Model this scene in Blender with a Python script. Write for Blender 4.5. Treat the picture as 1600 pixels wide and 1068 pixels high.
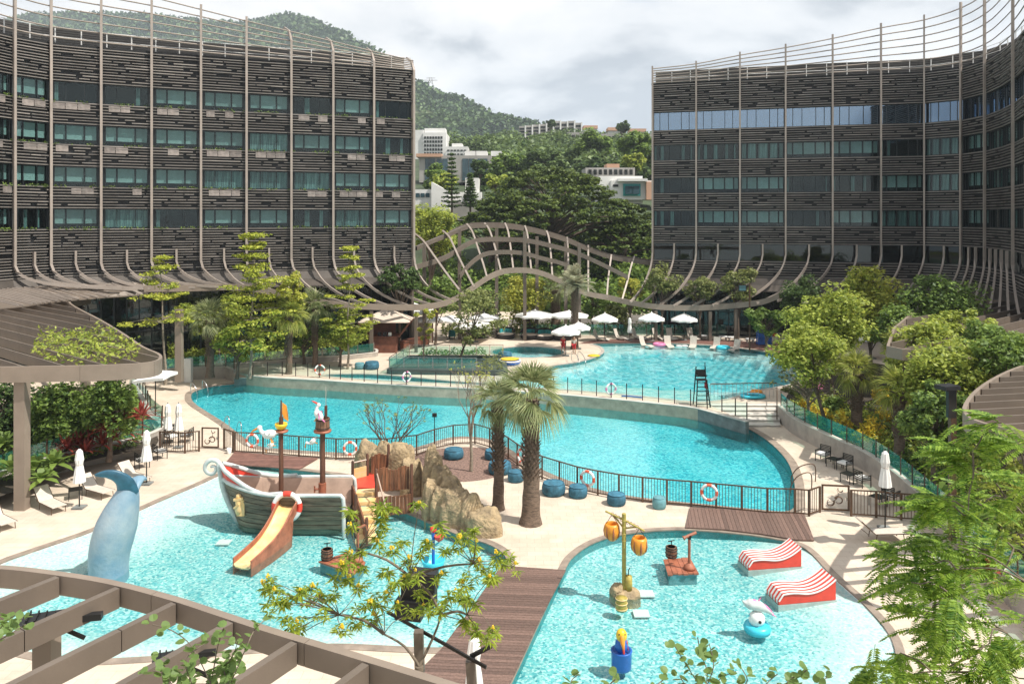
import bpy, math, random
import numpy as np
from mathutils import Vector, Matrix, geometry, noise
for _o in list(bpy.data.objects): bpy.data.objects.remove(_o)
S = bpy.context.scene; COL = S.collection
R = random.Random(11); NR = np.random.RandomState(5)
V = Vector; PI = math.pi
CZ = 13.5; F = 1200.0; HY = 340.0       # camera height, focal length and horizon line in the 1600 px frame

# ------------------------------------------------------------------ camera, sky, sun, exposure
cam = bpy.data.cameras.new('camera'); co = bpy.data.objects.new('camera', cam); COL.objects.link(co)
co.location = (0, 0, CZ); co.rotation_euler = (PI/2, 0, 0)
cam.sensor_width = 36; cam.lens = 36*F/1600; cam.shift_y = -(534-HY)/1600
cam.clip_start = .1; cam.clip_end = 9000
S.camera = co
SUNEL, SUNAZ = math.radians(56), math.radians(114)
w = bpy.data.worlds.new('World'); S.world = w; w.use_nodes = True
def build_world():
    nt = w.node_tree; nt.nodes.clear(); N = nt.nodes.new; L = nt.links.new
    out = N('ShaderNodeOutputWorld'); bg = N('ShaderNodeBackground'); bg.inputs[1].default_value = .1
    sky = N('ShaderNodeTexSky'); sky.sky_type = 'NISHITA'; sky.sun_disc = False
    sky.sun_elevation = SUNEL; sky.sun_rotation = SUNAZ; sky.dust_density = 2
    tc = N('ShaderNodeTexCoord')
    mp = N('ShaderNodeMapping'); mp.inputs['Scale'].default_value = (1, 1, 2.6); mp.inputs['Location'].default_value = (.35, .1, .32)
    L(tc.outputs['Generated'], mp.inputs[0])
    n1 = N('ShaderNodeTexNoise'); n1.inputs['Scale'].default_value = 2.3; n1.inputs['Detail'].default_value = 7; n1.inputs['Roughness'].default_value = .52
    n1.inputs['Distortion'].default_value = .3
    n2 = N('ShaderNodeTexNoise'); n2.inputs['Scale'].default_value = 2.6; n2.inputs['Detail'].default_value = 5; n2.inputs['Roughness'].default_value = .5
    mp2 = N('ShaderNodeMapping'); mp2.inputs['Scale'].default_value = (1, 1, 3.2); mp2.inputs['Location'].default_value = (.1, .62, .75)
    L(tc.outputs['Generated'], mp2.inputs[0]); L(mp.outputs[0], n1.inputs[0]); L(mp2.outputs[0], n2.inputs[0])
    # cloud tone: bright white masses with grey bases
    r1 = N('ShaderNodeValToRGB'); e = r1.color_ramp.elements
    e[0].position = .41; e[0].color = (2.9, 3.2, 3.6, 1); e[1].position = .57; e[1].color = (6.9, 6.85, 6.8, 1)
    m = r1.color_ramp.elements.new(.485); m.color = (5.6, 5.75, 5.95, 1)
    L(n1.outputs[0], r1.inputs[0])
    r2 = N('ShaderNodeValToRGB'); e = r2.color_ramp.elements
    e[0].position = .27; e[0].color = (0, 0, 0, 1); e[1].position = .4; e[1].color = (1, 1, 1, 1)
    L(n2.outputs[0], r2.inputs[0])
    mx = N('ShaderNodeMix'); mx.data_type = 'RGBA'
    L(r2.outputs[0], mx.inputs[0]); L(sky.outputs[0], mx.inputs[6]); L(r1.outputs[0], mx.inputs[7])
    L(mx.outputs[2], bg.inputs[0]); L(bg.outputs[0], out.inputs[0])
build_world()
sl = bpy.data.lights.new('sun', 'SUN'); sl.energy = 4.1; sl.angle = math.radians(.5); sl.color = (1, .95, .87)
so = bpy.data.objects.new('sun', sl); COL.objects.link(so)
sd = V((math.sin(SUNAZ)*math.cos(SUNEL), math.cos(SUNAZ)*math.cos(SUNEL), math.sin(SUNEL)))
so.rotation_euler = sd.to_track_quat('Z', 'Y').to_euler(); so.location = sd*200
S.view_settings.view_transform = 'Standard'; S.view_settings.look = 'None'; S.view_settings.gamma = 1
S.view_settings.exposure = .7; S.view_settings.use_curve_mapping = False
S.render.engine = 'CYCLES'
S.cycles.max_bounces = 7; S.cycles.transparent_max_bounces = 14; S.cycles.diffuse_bounces = 3; S.cycles.glossy_bounces = 3
S.cycles.caustics_reflective = False; S.cycles.caustics_refractive = False

# ------------------------------------------------------------------ points from the survey of the picture
def P(px, py, d): return V(((px-800)/F*d, d, CZ-(py-HY)/F*d))
def G(px, py, z=0.0):
    d = (CZ-z)*F/(py-HY); return V(((px-800)/F*d, d, z))
def smooth(pts, n=5, closed=False):
    pts = [V(p) for p in pts]; m = len(pts); out = []
    rng = range(m) if closed else range(m-1)
    for i in rng:
        if closed: a, b, c, d = pts[i-1], pts[i], pts[(i+1) % m], pts[(i+2) % m]
        else: a, b, c, d = pts[max(i-1, 0)], pts[i], pts[i+1], pts[min(i+2, m-1)]
        for k in range(n):
            t = k/n
            out.append(.5*((2*b)+(c-a)*t+(2*a-5*b+4*c-d)*t*t+(3*b-a-3*c+d)*t**3))
    if not closed: out.append(pts[-1])
    return out
def lerp(a, b, t): return a+(b-a)*t
def interp(x, xs, ys): return float(np.interp(x, xs, ys))
def resample(path, step):
    path = [V(p) for p in path]; L = [0]
    for a, b in zip(path, path[1:]): L.append(L[-1]+(b-a).length)
    n = max(1, round(L[-1]/step)); out = []
    for k in range(n+1):
        s = L[-1]*k/n; i = 0
        while i < len(L)-2 and L[i+1] < s: i += 1
        t = (s-L[i])/max(1e-9, L[i+1]-L[i]); out.append(path[i].lerp(path[i+1], min(1, t)))
    return out

# ------------------------------------------------------------------ materials
MATS = {}
def nodes(name):
    m = bpy.data.materials.new(name); m.use_nodes = True; nt = m.node_tree; nt.nodes.clear()
    MATS[name] = m; return m, nt, nt.nodes.new, nt.links.new
def pbr(name, col, rough=.6, metal=0, var=.18, scale=2.5, bump=.0, bscale=25, spec=.5, col2=None, rnd=0, streak=None, detail=5):
    m, nt, N, L = nodes(name)
    out = N('ShaderNodeOutputMaterial'); b = N('ShaderNodeBsdfPrincipled'); L(b.outputs[0], out.inputs[0])
    b.inputs['Roughness'].default_value = rough; b.inputs['Metallic'].default_value = metal
    b.inputs['Specular IOR Level'].default_value = spec
    tc = N('ShaderNodeTexCoord'); mp = N('ShaderNodeMapping'); L(tc.outputs['Object'], mp.inputs[0])
    if streak: mp.inputs['Scale'].default_value = streak
    n = N('ShaderNodeTexNoise'); n.inputs['Scale'].default_value = scale; n.inputs['Detail'].default_value = detail; n.inputs['Roughness'].default_value = .6
    L(mp.outputs[0], n.inputs[0])
    rp = N('ShaderNodeMapRange'); rp.inputs[1].default_value = .3; rp.inputs[2].default_value = .7; L(n.outputs[0], rp.inputs[0])
    c2 = col2 if col2 else tuple(c*(1-var*1.6) for c in col); c1 = col if col2 else tuple(min(1, c*(1+var*.5)) for c in col)
    mx = N('ShaderNodeMix'); mx.data_type = 'RGBA'; mx.inputs[6].default_value = (*c1, 1); mx.inputs[7].default_value = (*c2, 1)
    L(rp.outputs[0], mx.inputs[0]); last = mx.outputs[2]
    if rnd:
        oi = N('ShaderNodeObjectInfo'); mr = N('ShaderNodeMapRange'); mr.inputs[3].default_value = 1-rnd; mr.inputs[4].default_value = 1+rnd*.6
        L(oi.outputs['Random'], mr.inputs[0]); h = N('ShaderNodeHueSaturation'); L(mr.outputs[0], h.inputs['Value']); L(last, h.inputs['Color']); last = h.outputs[0]
    L(last, b.inputs['Base Color'])
    if bump:
        nb = N('ShaderNodeTexNoise'); nb.inputs['Scale'].default_value = bscale; nb.inputs['Detail'].default_value = 4; L(mp.outputs[0], nb.inputs[0])
        bp = N('ShaderNodeBump'); bp.inputs['Strength'].default_value = bump; bp.inputs['Distance'].default_value = .1
        L(nb.outputs[0], bp.inputs['Height']); L(bp.outputs[0], b.inputs['Normal'])
    return m
def leafmat(name, dark, light, trans=.35, rough=.5, extra=None, patch=.35):
    m, nt, N, L = nodes(name)
    out = N('ShaderNodeOutputMaterial'); b = N('ShaderNodeBsdfPrincipled'); b.inputs['Roughness'].default_value = rough; b.inputs['Specular IOR Level'].default_value = .3
    g = N('ShaderNodeNewGeometry'); cr = N('ShaderNodeValToRGB'); e = cr.color_ramp.elements
    e[0].position = 0; e[0].color = (*dark, 1); e[1].position = .85; e[1].color = (*light, 1)
    if extra:
        x = cr.color_ramp.elements.new(.93); x.color = (*extra, 1); cr.color_ramp.elements[-1].position = .9 if False else cr.color_ramp.elements[-1].position
    ns = N('ShaderNodeTexNoise'); ns.inputs['Scale'].default_value = patch; ns.inputs['Detail'].default_value = 2
    tc = N('ShaderNodeTexCoord'); L(tc.outputs['Object'], ns.inputs[0])
    ad = N('ShaderNodeMath'); ad.operation = 'MULTIPLY_ADD'; ad.inputs[1].default_value = 1.1; ad.inputs[2].default_value = -.55; L(ns.outputs[0], ad.inputs[0])
    ad2 = N('ShaderNodeMath'); ad2.operation = 'ADD'; ad2.use_clamp = True; L(ad.outputs[0], ad2.inputs[0]); L(g.outputs['Random Per Island'], ad2.inputs[1])
    L(ad2.outputs[0], cr.inputs[0]); L(cr.outputs[0], b.inputs['Base Color'])
    t = N('ShaderNodeBsdfTranslucent'); hs = N('ShaderNodeHueSaturation'); hs.inputs['Hue'].default_value = .485; hs.inputs['Value'].default_value = 1.35; L(cr.outputs[0], hs.inputs['Color']); L(hs.outputs[0], t.inputs[0])
    mx = N('ShaderNodeMixShader'); mx.inputs[0].default_value = trans; L(b.outputs[0], mx.inputs[1]); L(t.outputs[0], mx.inputs[2]); L(mx.outputs[0], out.inputs[0])
    return m
def glassmat(name, tint, refl=.12, rough=.02, body=None, bodyfac=0, gcol=(.9, .95, .95)):
    m, nt, N, L = nodes(name)
    out = N('ShaderNodeOutputMaterial'); t = N('ShaderNodeBsdfTransparent'); t.inputs[0].default_value = (*tint, 1)
    g = N('ShaderNodeBsdfGlossy'); g.inputs['Roughness'].default_value = rough; g.inputs[0].default_value = (*gcol, 1)
    lw = N('ShaderNodeLayerWeight'); lw.inputs[0].default_value = .5; fr = N('ShaderNodeMath'); fr.operation = 'POWER'; fr.inputs[1].default_value = 5; L(lw.outputs['Facing'], fr.inputs[0])
    ma = N('ShaderNodeMath'); ma.operation = 'ADD'; ma.inputs[1].default_value = refl; ma.use_clamp = True; L(fr.outputs[0], ma.inputs[0])
    last = t.outputs[0]
    if body:
        d = N('ShaderNodeBsdfDiffuse'); d.inputs[0].default_value = (*body, 1); m2 = N('ShaderNodeMixShader'); m2.inputs[0].default_value = bodyfac
        L(last, m2.inputs[1]); L(d.outputs[0], m2.inputs[2]); last = m2.outputs[0]
    mx = N('ShaderNodeMixShader'); L(ma.outputs[0], mx.inputs[0]); L(last, mx.inputs[1]); L(g.outputs[0], mx.inputs[2]); L(mx.outputs[0], out.inputs[0])
    return m
def watermat(name, tint, ripple=.25, rscale=3.0, scat=(.1, .5, .55), sf=.1):
    m, nt, N, L = nodes(name)
    out = N('ShaderNodeOutputMaterial'); t = N('ShaderNodeBsdfTransparent'); t.inputs[0].default_value = (*tint, 1)
    g = N('ShaderNodeBsdfGlossy'); g.inputs['Roughness'].default_value = .04
    tc = N('ShaderNodeTexCoord'); n = N('ShaderNodeTexNoise'); n.inputs['Scale'].default_value = rscale; n.inputs['Detail'].default_value = 3; n.inputs['Distortion'].default_value = .6
    mp = N('ShaderNodeMapping'); mp.inputs['Scale'].default_value = (1, .7, 1); L(tc.outputs['Object'], mp.inputs[0])
    L(mp.outputs[0], n.inputs[0]); bp = N('ShaderNodeBump'); bp.inputs['Strength'].default_value = ripple; bp.inputs['Distance'].default_value = .15; L(n.outputs[0], bp.inputs['Height'])
    fr = N('ShaderNodeFresnel'); fr.inputs[0].default_value = 1.33; L(bp.outputs[0], fr.inputs['Normal']); L(bp.outputs[0], g.inputs['Normal'])
    d = N('ShaderNodeBsdfDiffuse'); d.inputs[0].default_value = (*scat, 1); m2 = N('ShaderNodeMixShader'); m2.inputs[0].default_value = sf
    # a fixed share of diffuse water colour is mixed into the clear tint
    L(t.outputs[0], m2.inputs[1]); L(d.outputs[0], m2.inputs[2])
    mx = N('ShaderNodeMixShader'); L(fr.outputs[0], mx.inputs[0]); L(m2.outputs[0], mx.inputs[1]); L(g.outputs[0], mx.inputs[2]); L(mx.outputs[0], out.inputs[0])
    return m
def mosaicmat(name, cols, scale=9, pale=None):
    """glass mosaic: each tessera its own tone; 'pale' swaps to white tesserae where the floor attribute says so"""
    m, nt, N, L = nodes(name)
    out = N('ShaderNodeOutputMaterial'); b = N('ShaderNodeBsdfPrincipled'); b.inputs['Roughness'].default_value = .4; L(b.outputs[0], out.inputs[0])
    tc = N('ShaderNodeTexCoord'); v = N('ShaderNodeTexVoronoi'); v.inputs['Scale'].default_value = scale; L(tc.outputs['Object'], v.inputs[0])
    sp = N('ShaderNodeSeparateColor'); L(v.outputs['Color'], sp.inputs[0])
    def ramp(cs):
        cr = N('ShaderNodeValToRGB'); cr.color_ramp.interpolation = 'CONSTANT'; e = cr.color_ramp.elements
        while len(e) < len(cs): e.new(.5)
        for i, (p, c) in enumerate(cs): e[i].position = p; e[i].color = (*c, 1)
        L(sp.outputs[0], cr.inputs[0]); return cr.outputs[0]
    a = ramp(cols); nz = N('ShaderNodeTexNoise'); nz.inputs['Scale'].default_value = .45; nz.inputs['Detail'].default_value = 3; L(tc.outputs['Object'], nz.inputs[0])
    hs = N('ShaderNodeHueSaturation'); mr = N('ShaderNodeMapRange'); mr.inputs[1].default_value = .3; mr.inputs[2].default_value = .7; mr.inputs[3].default_value = .86; mr.inputs[4].default_value = 1.12
    L(nz.outputs[0], mr.inputs[0]); L(mr.outputs[0], hs.inputs['Value']); L(a, hs.inputs['Color']); last = hs.outputs[0]
    if pale:
        pb = ramp(pale); at = N('ShaderNodeAttribute'); at.attribute_name = 'pale'
        ad = N('ShaderNodeMath'); ad.operation = 'ADD'; L(at.outputs['Fac'], ad.inputs[0])
        sc = N('ShaderNodeMath'); sc.operation = 'MULTIPLY_ADD'; sc.inputs[1].default_value = .5; sc.inputs[2].default_value = -.25; L(sp.outputs[1], sc.inputs[0]); L(sc.outputs[0], ad.inputs[1]); ad.use_clamp = True
        mx = N('ShaderNodeMix'); mx.data_type = 'RGBA'; L(ad.outputs[0], mx.inputs[0]); L(last, mx.inputs[6]); L(pb, mx.inputs[7]); last = mx.outputs[2]
    L(last, b.inputs['Base Color'])
    return m

# ------------------------------------------------------------------ mesh builder
class MB:
    def __init__(s): s.v = []; s.f = []; s.sm = []
    def add(s, vs, fs, sm=False):
        o = len(s.v); s.v += [tuple(v) for v in vs]; s.f += [tuple(i+o for i in f) for f in fs]; s.sm += [sm]*len(fs); return s
    def box(s, c, d, rz=0, ax=None):
        c = V(c); hx, hy, hz = d[0]/2, d[1]/2, d[2]/2
        if ax is None:
            ca, sa = math.cos(rz), math.sin(rz); X, Y, Z = V((ca, sa, 0)), V((-sa, ca, 0)), V((0, 0, 1))
        else: X, Y, Z = ax
        vs = [c+X*(hx*i)+Y*(hy*j)+Z*(hz*k) for k in (-1, 1) for j in (-1, 1) for i in (-1, 1)]
        return s.add(vs, [(0, 2, 3, 1), (4, 5, 7, 6), (0, 1, 5, 4), (2, 6, 7, 3), (1, 3, 7, 5), (0, 4, 6, 2)])
    def bar(s, a, b, w, h=None, up=(0, 0, 1)):
        a, b = V(a), V(b); h = h or w; d = (b-a); L = d.length
        if L < 1e-6: return s
        X = d/L; U = V(up)
        if abs(X.dot(U)) > .98: U = V((0, 1, 0))
        Y = U.cross(X).normalized(); Z = X.cross(Y)
        return s.box((a+b)/2, (L, w, h), ax=(X, Y, Z))
    def tube(s, path, r, n=8, cap=True, ring=False, flat=None):
        path = [V(p) for p in path]; m = len(path); rr = r if isinstance(r, (list, tuple)) else [r]*m
        vs = []; prev = None
        for i, p in enumerate(path):
            if ring: t = (path[(i+1) % m]-path[i-1])
            else: t = path[min(i+1, m-1)]-path[max(i-1, 0)]
            t = t.normalized() if t.length > 1e-9 else V((0, 0, 1))
            if prev is None:
                u = V((0, 0, 1)) if abs(t.z) < .9 else V((1, 0, 0)); a = t.cross(u).normalized()
            else:
                a = prev-t*prev.dot(t); a = a.normalized() if a.length > 1e-6 else t.orthogonal().normalized()
            prev = a; b = t.cross(a)
            for k in range(n):
                th = 2*PI*k/n; vs.append(p+a*(math.cos(th)*rr[i])+b*(math.sin(th)*rr[i]*(flat or 1)))
        fs = []
        for i in range(m if ring else m-1):
            j = (i+1) % m
            for k in range(n): l = (k+1) % n; fs.append((i*n+k, i*n+l, j*n+l, j*n+k))
        s.add(vs, fs, n > 4)
        if cap and not ring: s.add(vs[:n], [tuple(range(n))[::-1]]); s.add(vs[-n:], [tuple(range(n))])
        return s
    def lathe(s, prof, c=(0, 0, 0), n=20, ax=None, cap=True):
        c = V(c); X, Y, Z = ax or (V((1, 0, 0)), V((0, 1, 0)), V((0, 0, 1))); vs = []
        for r, z in prof:
            for k in range(n): th = 2*PI*k/n; vs.append(c+X*(r*math.cos(th))+Y*(r*math.sin(th))+Z*z)
        fs = [(i*n+k, i*n+(k+1) % n, (i+1)*n+(k+1) % n, (i+1)*n+k) for i in range(len(prof)-1) for k in range(n)]
        s.add(vs, fs, True)
        if cap:
            if prof[0][0] > .001: s.add(vs[:n], [tuple(range(n))[::-1]])
            if prof[-1][0] > .001: s.add(vs[-n:], [tuple(range(n))])
        return s
    def prism(s, poly, z0, z1, top=True, bot=True):
        """poly: list of (x,y[,...]); z0/z1 numbers"""
        n = len(poly); A = sum(poly[i][0]*poly[(i+1) % n][1]-poly[(i+1) % n][0]*poly[i][1] for i in range(n))
        if A < 0: poly = poly[::-1]
        lo = [V((p[0], p[1], z0)) for p in poly]; hi = [V((p[0], p[1], z1)) for p in poly]
        s.add(lo+hi, [(i, (i+1) % n, n+(i+1) % n, n+i) for i in range(n)])
        tris = geometry.tessellate_polygon([hi])
        up = []
        for t in tris:
            a, b, c = (hi[i] for i in t); up.append(t if (b-a).cross(c-a).z > 0 else (t[0], t[2], t[1]))
        if top: s.add(hi, up)
        if bot: s.add(lo, [(t[0], t[2], t[1]) for t in up])
        return s
    def ribbon(s, path, prof_fn):
        """sweep: prof_fn(i, p) -> list of points (open section), joined along the path"""
        secs = [prof_fn(i, p) for i, p in enumerate(path)]; k = len(secs[0]); vs = [q for sec in secs for q in sec]
        return s.add(vs, [(i*k+j, i*k+j+1, (i+1)*k+j+1, (i+1)*k+j) for i in range(len(secs)-1) for j in range(k-1)])
    def loft(s, secs, closed=True, cap=True, sm=True):
        k = len(secs[0]); vs = [q for sec in secs for q in sec]; fs = []
        for i in range(len(secs)-1):
            for j in range(k if closed else k-1): l = (j+1) % k; fs.append((i*k+j, i*k+l, (i+1)*k+l, (i+1)*k+j))
        s.add(vs, fs, sm)
        if cap and closed: s.add(secs[0], [tuple(range(k))[::-1]]); s.add(secs[-1], [tuple(range(k))])
        return s
    def mesh(s, name, origin=V((0, 0, 0))):
        me = bpy.data.meshes.new(name); o = V(origin)
        me.from_pydata([(v[0]-o.x, v[1]-o.y, v[2]-o.z) for v in s.v], [], s.f); me.update()
        me.polygons.foreach_set('use_smooth', s.sm); return me
    def build(s, name, m, parent=None, label=None):
        o = parent.get('_o') if parent else None; org = V(o) if o else V((0, 0, 0))
        if parent is None and s.v:
            xs = [v[0] for v in s.v]; ys = [v[1] for v in s.v]; org = V(((min(xs)+max(xs))/2, (min(ys)+max(ys))/2, min(v[2] for v in s.v)))
        me = s.mesh(name, org); me.materials.append(MATS[m] if isinstance(m, str) else m)
        ob = bpy.data.objects.new(name, me); COL.objects.link(ob)
        if parent: ob.parent = parent
        else: ob.location = org
        ob['_o'] = tuple(org)
        if label: ob['label'] = label
        return ob
def tag(o, label=None, cat=None, group=None, kind=None):
    if label: o['label'] = label
    if cat: o['category'] = cat
    if group: o['group'] = group
    if kind: o['kind'] = kind
    return o
def root(name, label, cat, loc=(0, 0, 0), group=None, rz=0):
    o = bpy.data.objects.new(name, None); COL.objects.link(o); o.location = loc; o.rotation_euler = (0, 0, rz); o.empty_display_size = .1
    o['_o'] = tuple(loc); return tag(o, label, cat, group)
def inst(name, me, parent, mw, label=None):
    """a part sharing mesh data; mw: matrix in world space of an unrotated root"""
    o = bpy.data.objects.new(name, me); COL.objects.link(o); o.parent = parent
    og = V(parent['_o']); o.matrix_local = Matrix.Translation(-og) @ mw; o['_o'] = tuple(og)
    if label: o['label'] = label
    return o
def kids(o): return [c for c in KID.get(o.name, ())]
def dup(src, loc, rz=0, label=None, group=None, scale=None):
    def cp(o, par):
        c = o.copy(); COL.objects.link(c)
        if par: c.parent = par
        for ch in o.children: cp(ch, c)
        return c
    r = cp(src, None); r.location = loc; r.rotation_euler = (0, 0, rz); r['_o'] = tuple(loc)
    if scale: r.scale = (scale,)*3 if isinstance(scale, (int, float)) else scale
    if label: r['label'] = label
    if group: r['group'] = group
    return r
_UB = {}
def unitbox(m):
    if m not in _UB:
        b = MB().box((0, 0, 0), (1, 1, 1)); me = b.mesh('box_'+m); me.materials.append(MATS[m]); _UB[m] = me
    return _UB[m]
def bx(name, m, parent, c, size, X=V((1, 0, 0)), label=None, Z=V((0, 0, 1))):
    X = V(X).normalized(); Z = V(Z); Y = Z.cross(X).normalized(); Z = X.cross(Y)
    M = Matrix(((X.x*size[0], Y.x*size[1], Z.x*size[2], c[0]), (X.y*size[0], Y.y*size[1], Z.y*size[2], c[1]), (X.z*size[0], Y.z*size[1], Z.z*size[2], c[2]), (0, 0, 0, 1)))
    return inst(name, unitbox(m), parent, M, label)
def pip(x, y, poly):
    c = False; n = len(poly); j = n-1
    for i in range(n):
        xi, yi = poly[i][0], poly[i][1]; xj, yj = poly[j][0], poly[j][1]
        if (yi > y) != (yj > y) and x < (xj-xi)*(y-yi)/(yj-yi)+xi: c = not c
        j = i
    return c
def flat(name, outer, holes, z, m, kind='structure', grid=None, zf=None, attr=None):
    """a sheet with holes cut in it, triangulated; grid adds inner points so that zf can bend it"""
    pts = []; edges = []
    for poly in [outer]+holes:
        o = len(pts); n = len(poly)
        for p in poly: pts.append(V((p[0], p[1])))
        edges += [(o+i, o+(i+1) % n) for i in range(n)]
    if grid:
        xs = [p[0] for p in outer]; ys = [p[1] for p in outer]
        x = min(xs)
        while x < max(xs):
            y = min(ys)
            while y < max(ys):
                if pip(x, y, outer): pts.append(V((x+R.uniform(-.1, .1)*grid, y+R.uniform(-.1, .1)*grid)))
                y += grid
            x += grid
    vs, es, fs, *_ = geometry.delaunay_2d_cdt(pts, edges, [], 0, 1e-5)
    keep = []
    for f in fs:
        cx = sum(vs[i].x for i in f)/3; cy = sum(vs[i].y for i in f)/3
        if pip(cx, cy, outer) and not any(pip(cx, cy, h) for h in holes):
            a, b, c = (vs[i] for i in f[:3]); keep.append(tuple(f) if (b-a).cross(c-a) > 0 else tuple(f)[::-1])
    mb = MB(); mb.add([(v.x, v.y, zf(v.x, v.y) if zf else z) for v in vs], keep)
    ob = mb.build(name, m); ob['kind'] = kind
    if attr:
        at = ob.data.attributes.new('pale', 'FLOAT', 'POINT'); at.data.foreach_set('value', [attr(v.x, v.y) for v in vs])
    return ob
def dist_poly(x, y, poly, closed=True):
    best = 1e9; n = len(poly)
    for i in range(n if closed else n-1):
        ax, ay = poly[i][0], poly[i][1]; b = poly[(i+1) % n]; dx, dy = b[0]-ax, b[1]-ay; L = dx*dx+dy*dy
        t = 0 if L == 0 else max(0, min(1, ((x-ax)*dx+(y-ay)*dy)/L)); q = (ax+dx*t-x)**2+(ay+dy*t-y)**2
        if q < best: best = q
    return math.sqrt(best)
def clip(poly, a, nrm):
    out = []; n = len(poly)
    for i in range(n):
        p, q = V(poly[i][:2]), V(poly[(i+1) % n][:2]); dp, dq = (p-a).dot(nrm), (q-a).dot(nrm)
        if dp >= 0: out.append(p)
        if (dp >= 0) != (dq >= 0): out.append(p+(q-p)*(dp/(dp-dq)))
    return out
def boards(parent, poly, ang, width, z0, z1, m, name='board', gap=.012):
    d = V((math.cos(ang), math.sin(ang))); nn = V((-d.y, d.x)); ts = [V(p[:2]).dot(nn) for p in poly]; t = min(ts)
    while t < max(ts):
        q = clip(poly, nn*(t+gap/2), nn); q = clip(q, nn*(t+width-gap/2), -nn) if len(q) > 2 else q
        if len(q) > 2:
            MB().prism(q, z0, z1+R.uniform(0, .004), bot=False).build(name, m, parent)
        t += width

# ------------------------------------------------------------------ foliage
def quads_mesh(name, C, D, Wd, L, Wi, m, bend=None):
    """rhombic leaves: centres C, long axes D, side axes Wd, lengths L, widths Wi (numpy)"""
    n = len(C); v = np.empty((n, 4, 3), np.float32)
    v[:, 0] = C-D*(L/2)[:, None]; v[:, 1] = C+Wd*(Wi/2)[:, None]; v[:, 2] = C+D*(L/2)[:, None]; v[:, 3] = C-Wd*(Wi/2)[:, None]
    me = bpy.data.meshes.new(name); me.vertices.add(n*4); me.vertices.foreach_set('co', v.reshape(-1))
    me.loops.add(n*4); me.loops.foreach_set('vertex_index', np.arange(n*4, dtype=np.int32))
    me.polygons.add(n); me.polygons.foreach_set('loop_start', np.arange(0, n*4, 4, dtype=np.int32))
    try: me.polygons.foreach_set('loop_total', np.full(n, 4, np.int32))
    except Exception: pass
    me.update(calc_edges=True); me.materials.append(MATS[m]); return me
def unit(a): return a/np.maximum(1e-6, np.linalg.norm(a, axis=1))[:, None]
def leaf_dirs(n, up=.6, outw=None):
    nrm = NR.normal(size=(n, 3)); nrm[:, 2] = np.abs(nrm[:, 2])+up*1.2
    if outw is not None: nrm += outw*.9
    nrm = unit(nrm); d = unit(np.cross(nrm, NR.normal(size=(n, 3)))); return d, np.cross(nrm, d)
def crown_points(style, rx, ry, h, n, ncl):
    """points in a box of half-widths rx, ry and height h (base z = 0); returns points, outward vectors, cluster centres"""
    cl = []
    if style in ('round', 'tall', 'loose'):
        for _ in range(ncl):
            u = NR.normal(size=3); u /= np.linalg.norm(u); r = NR.uniform(.45, .92)
            k = 1+.12*math.sin(u[0]*5+u[1]*7+_)
            cl.append((u[0]*r*rx*k, u[1]*r*ry*k, h*.5+u[2]*r*h*.5*k))
        cl = np.array(cl); cr = min(rx, h/2)*(.34 if style != 'loose' else .24)*NR.uniform(.7, 1.35, ncl)
        fl = .72
    elif style == 'layered':
        nt = max(4, int(h/.8)); tj = NR.uniform(-.35, .35, (nt, 9))/nt; tr2 = NR.uniform(.6, 1.15, (nt, 9))
        for i in range(ncl):
            ti = NR.randint(nt); a = NR.uniform(0, 2*PI); sec = int(a/(2*PI)*9) % 9; t = min(1, max(0, ti/(nt-1)+tj[ti, sec])); rr = rx*(1-.86*t**.8)*tr2[ti, sec]; q = math.sqrt(NR.uniform(.02, 1))
            cl.append((math.cos(a)*rr*q, math.sin(a)*rr*q*ry/rx, h*(.06+.9*t)-.1*h/nt*q+q*.25))
        cl = np.array(cl); cr = np.full(ncl, rx*.17)*NR.uniform(.6, 1.4, ncl); fl = .26
    elif style == 'umbrella':
        for i in range(ncl):
            a = NR.uniform(0, 2*PI); q = math.sqrt(NR.uniform(0, 1)); lay = NR.choice([0, 0, .1, .22, .38])
            z = h*(1-lay)*(1-.62*q**2.2)+NR.uniform(-.04, .04)*h
            cl.append((math.cos(a)*rx*q, math.sin(a)*ry*q, z))
        cl = np.array(cl); cr = np.full(ncl, rx*.1)*NR.uniform(.7, 1.4, ncl); fl = .3
    k = NR.randint(len(cl), size=n); u = unit(NR.normal(size=(n, 3))); r = NR.uniform(.25, 1, n)**.5
    off = u*(r*cr[k])[:, None]; off[:, 2] *= fl
    return cl[k]+off, u, cl
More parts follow.
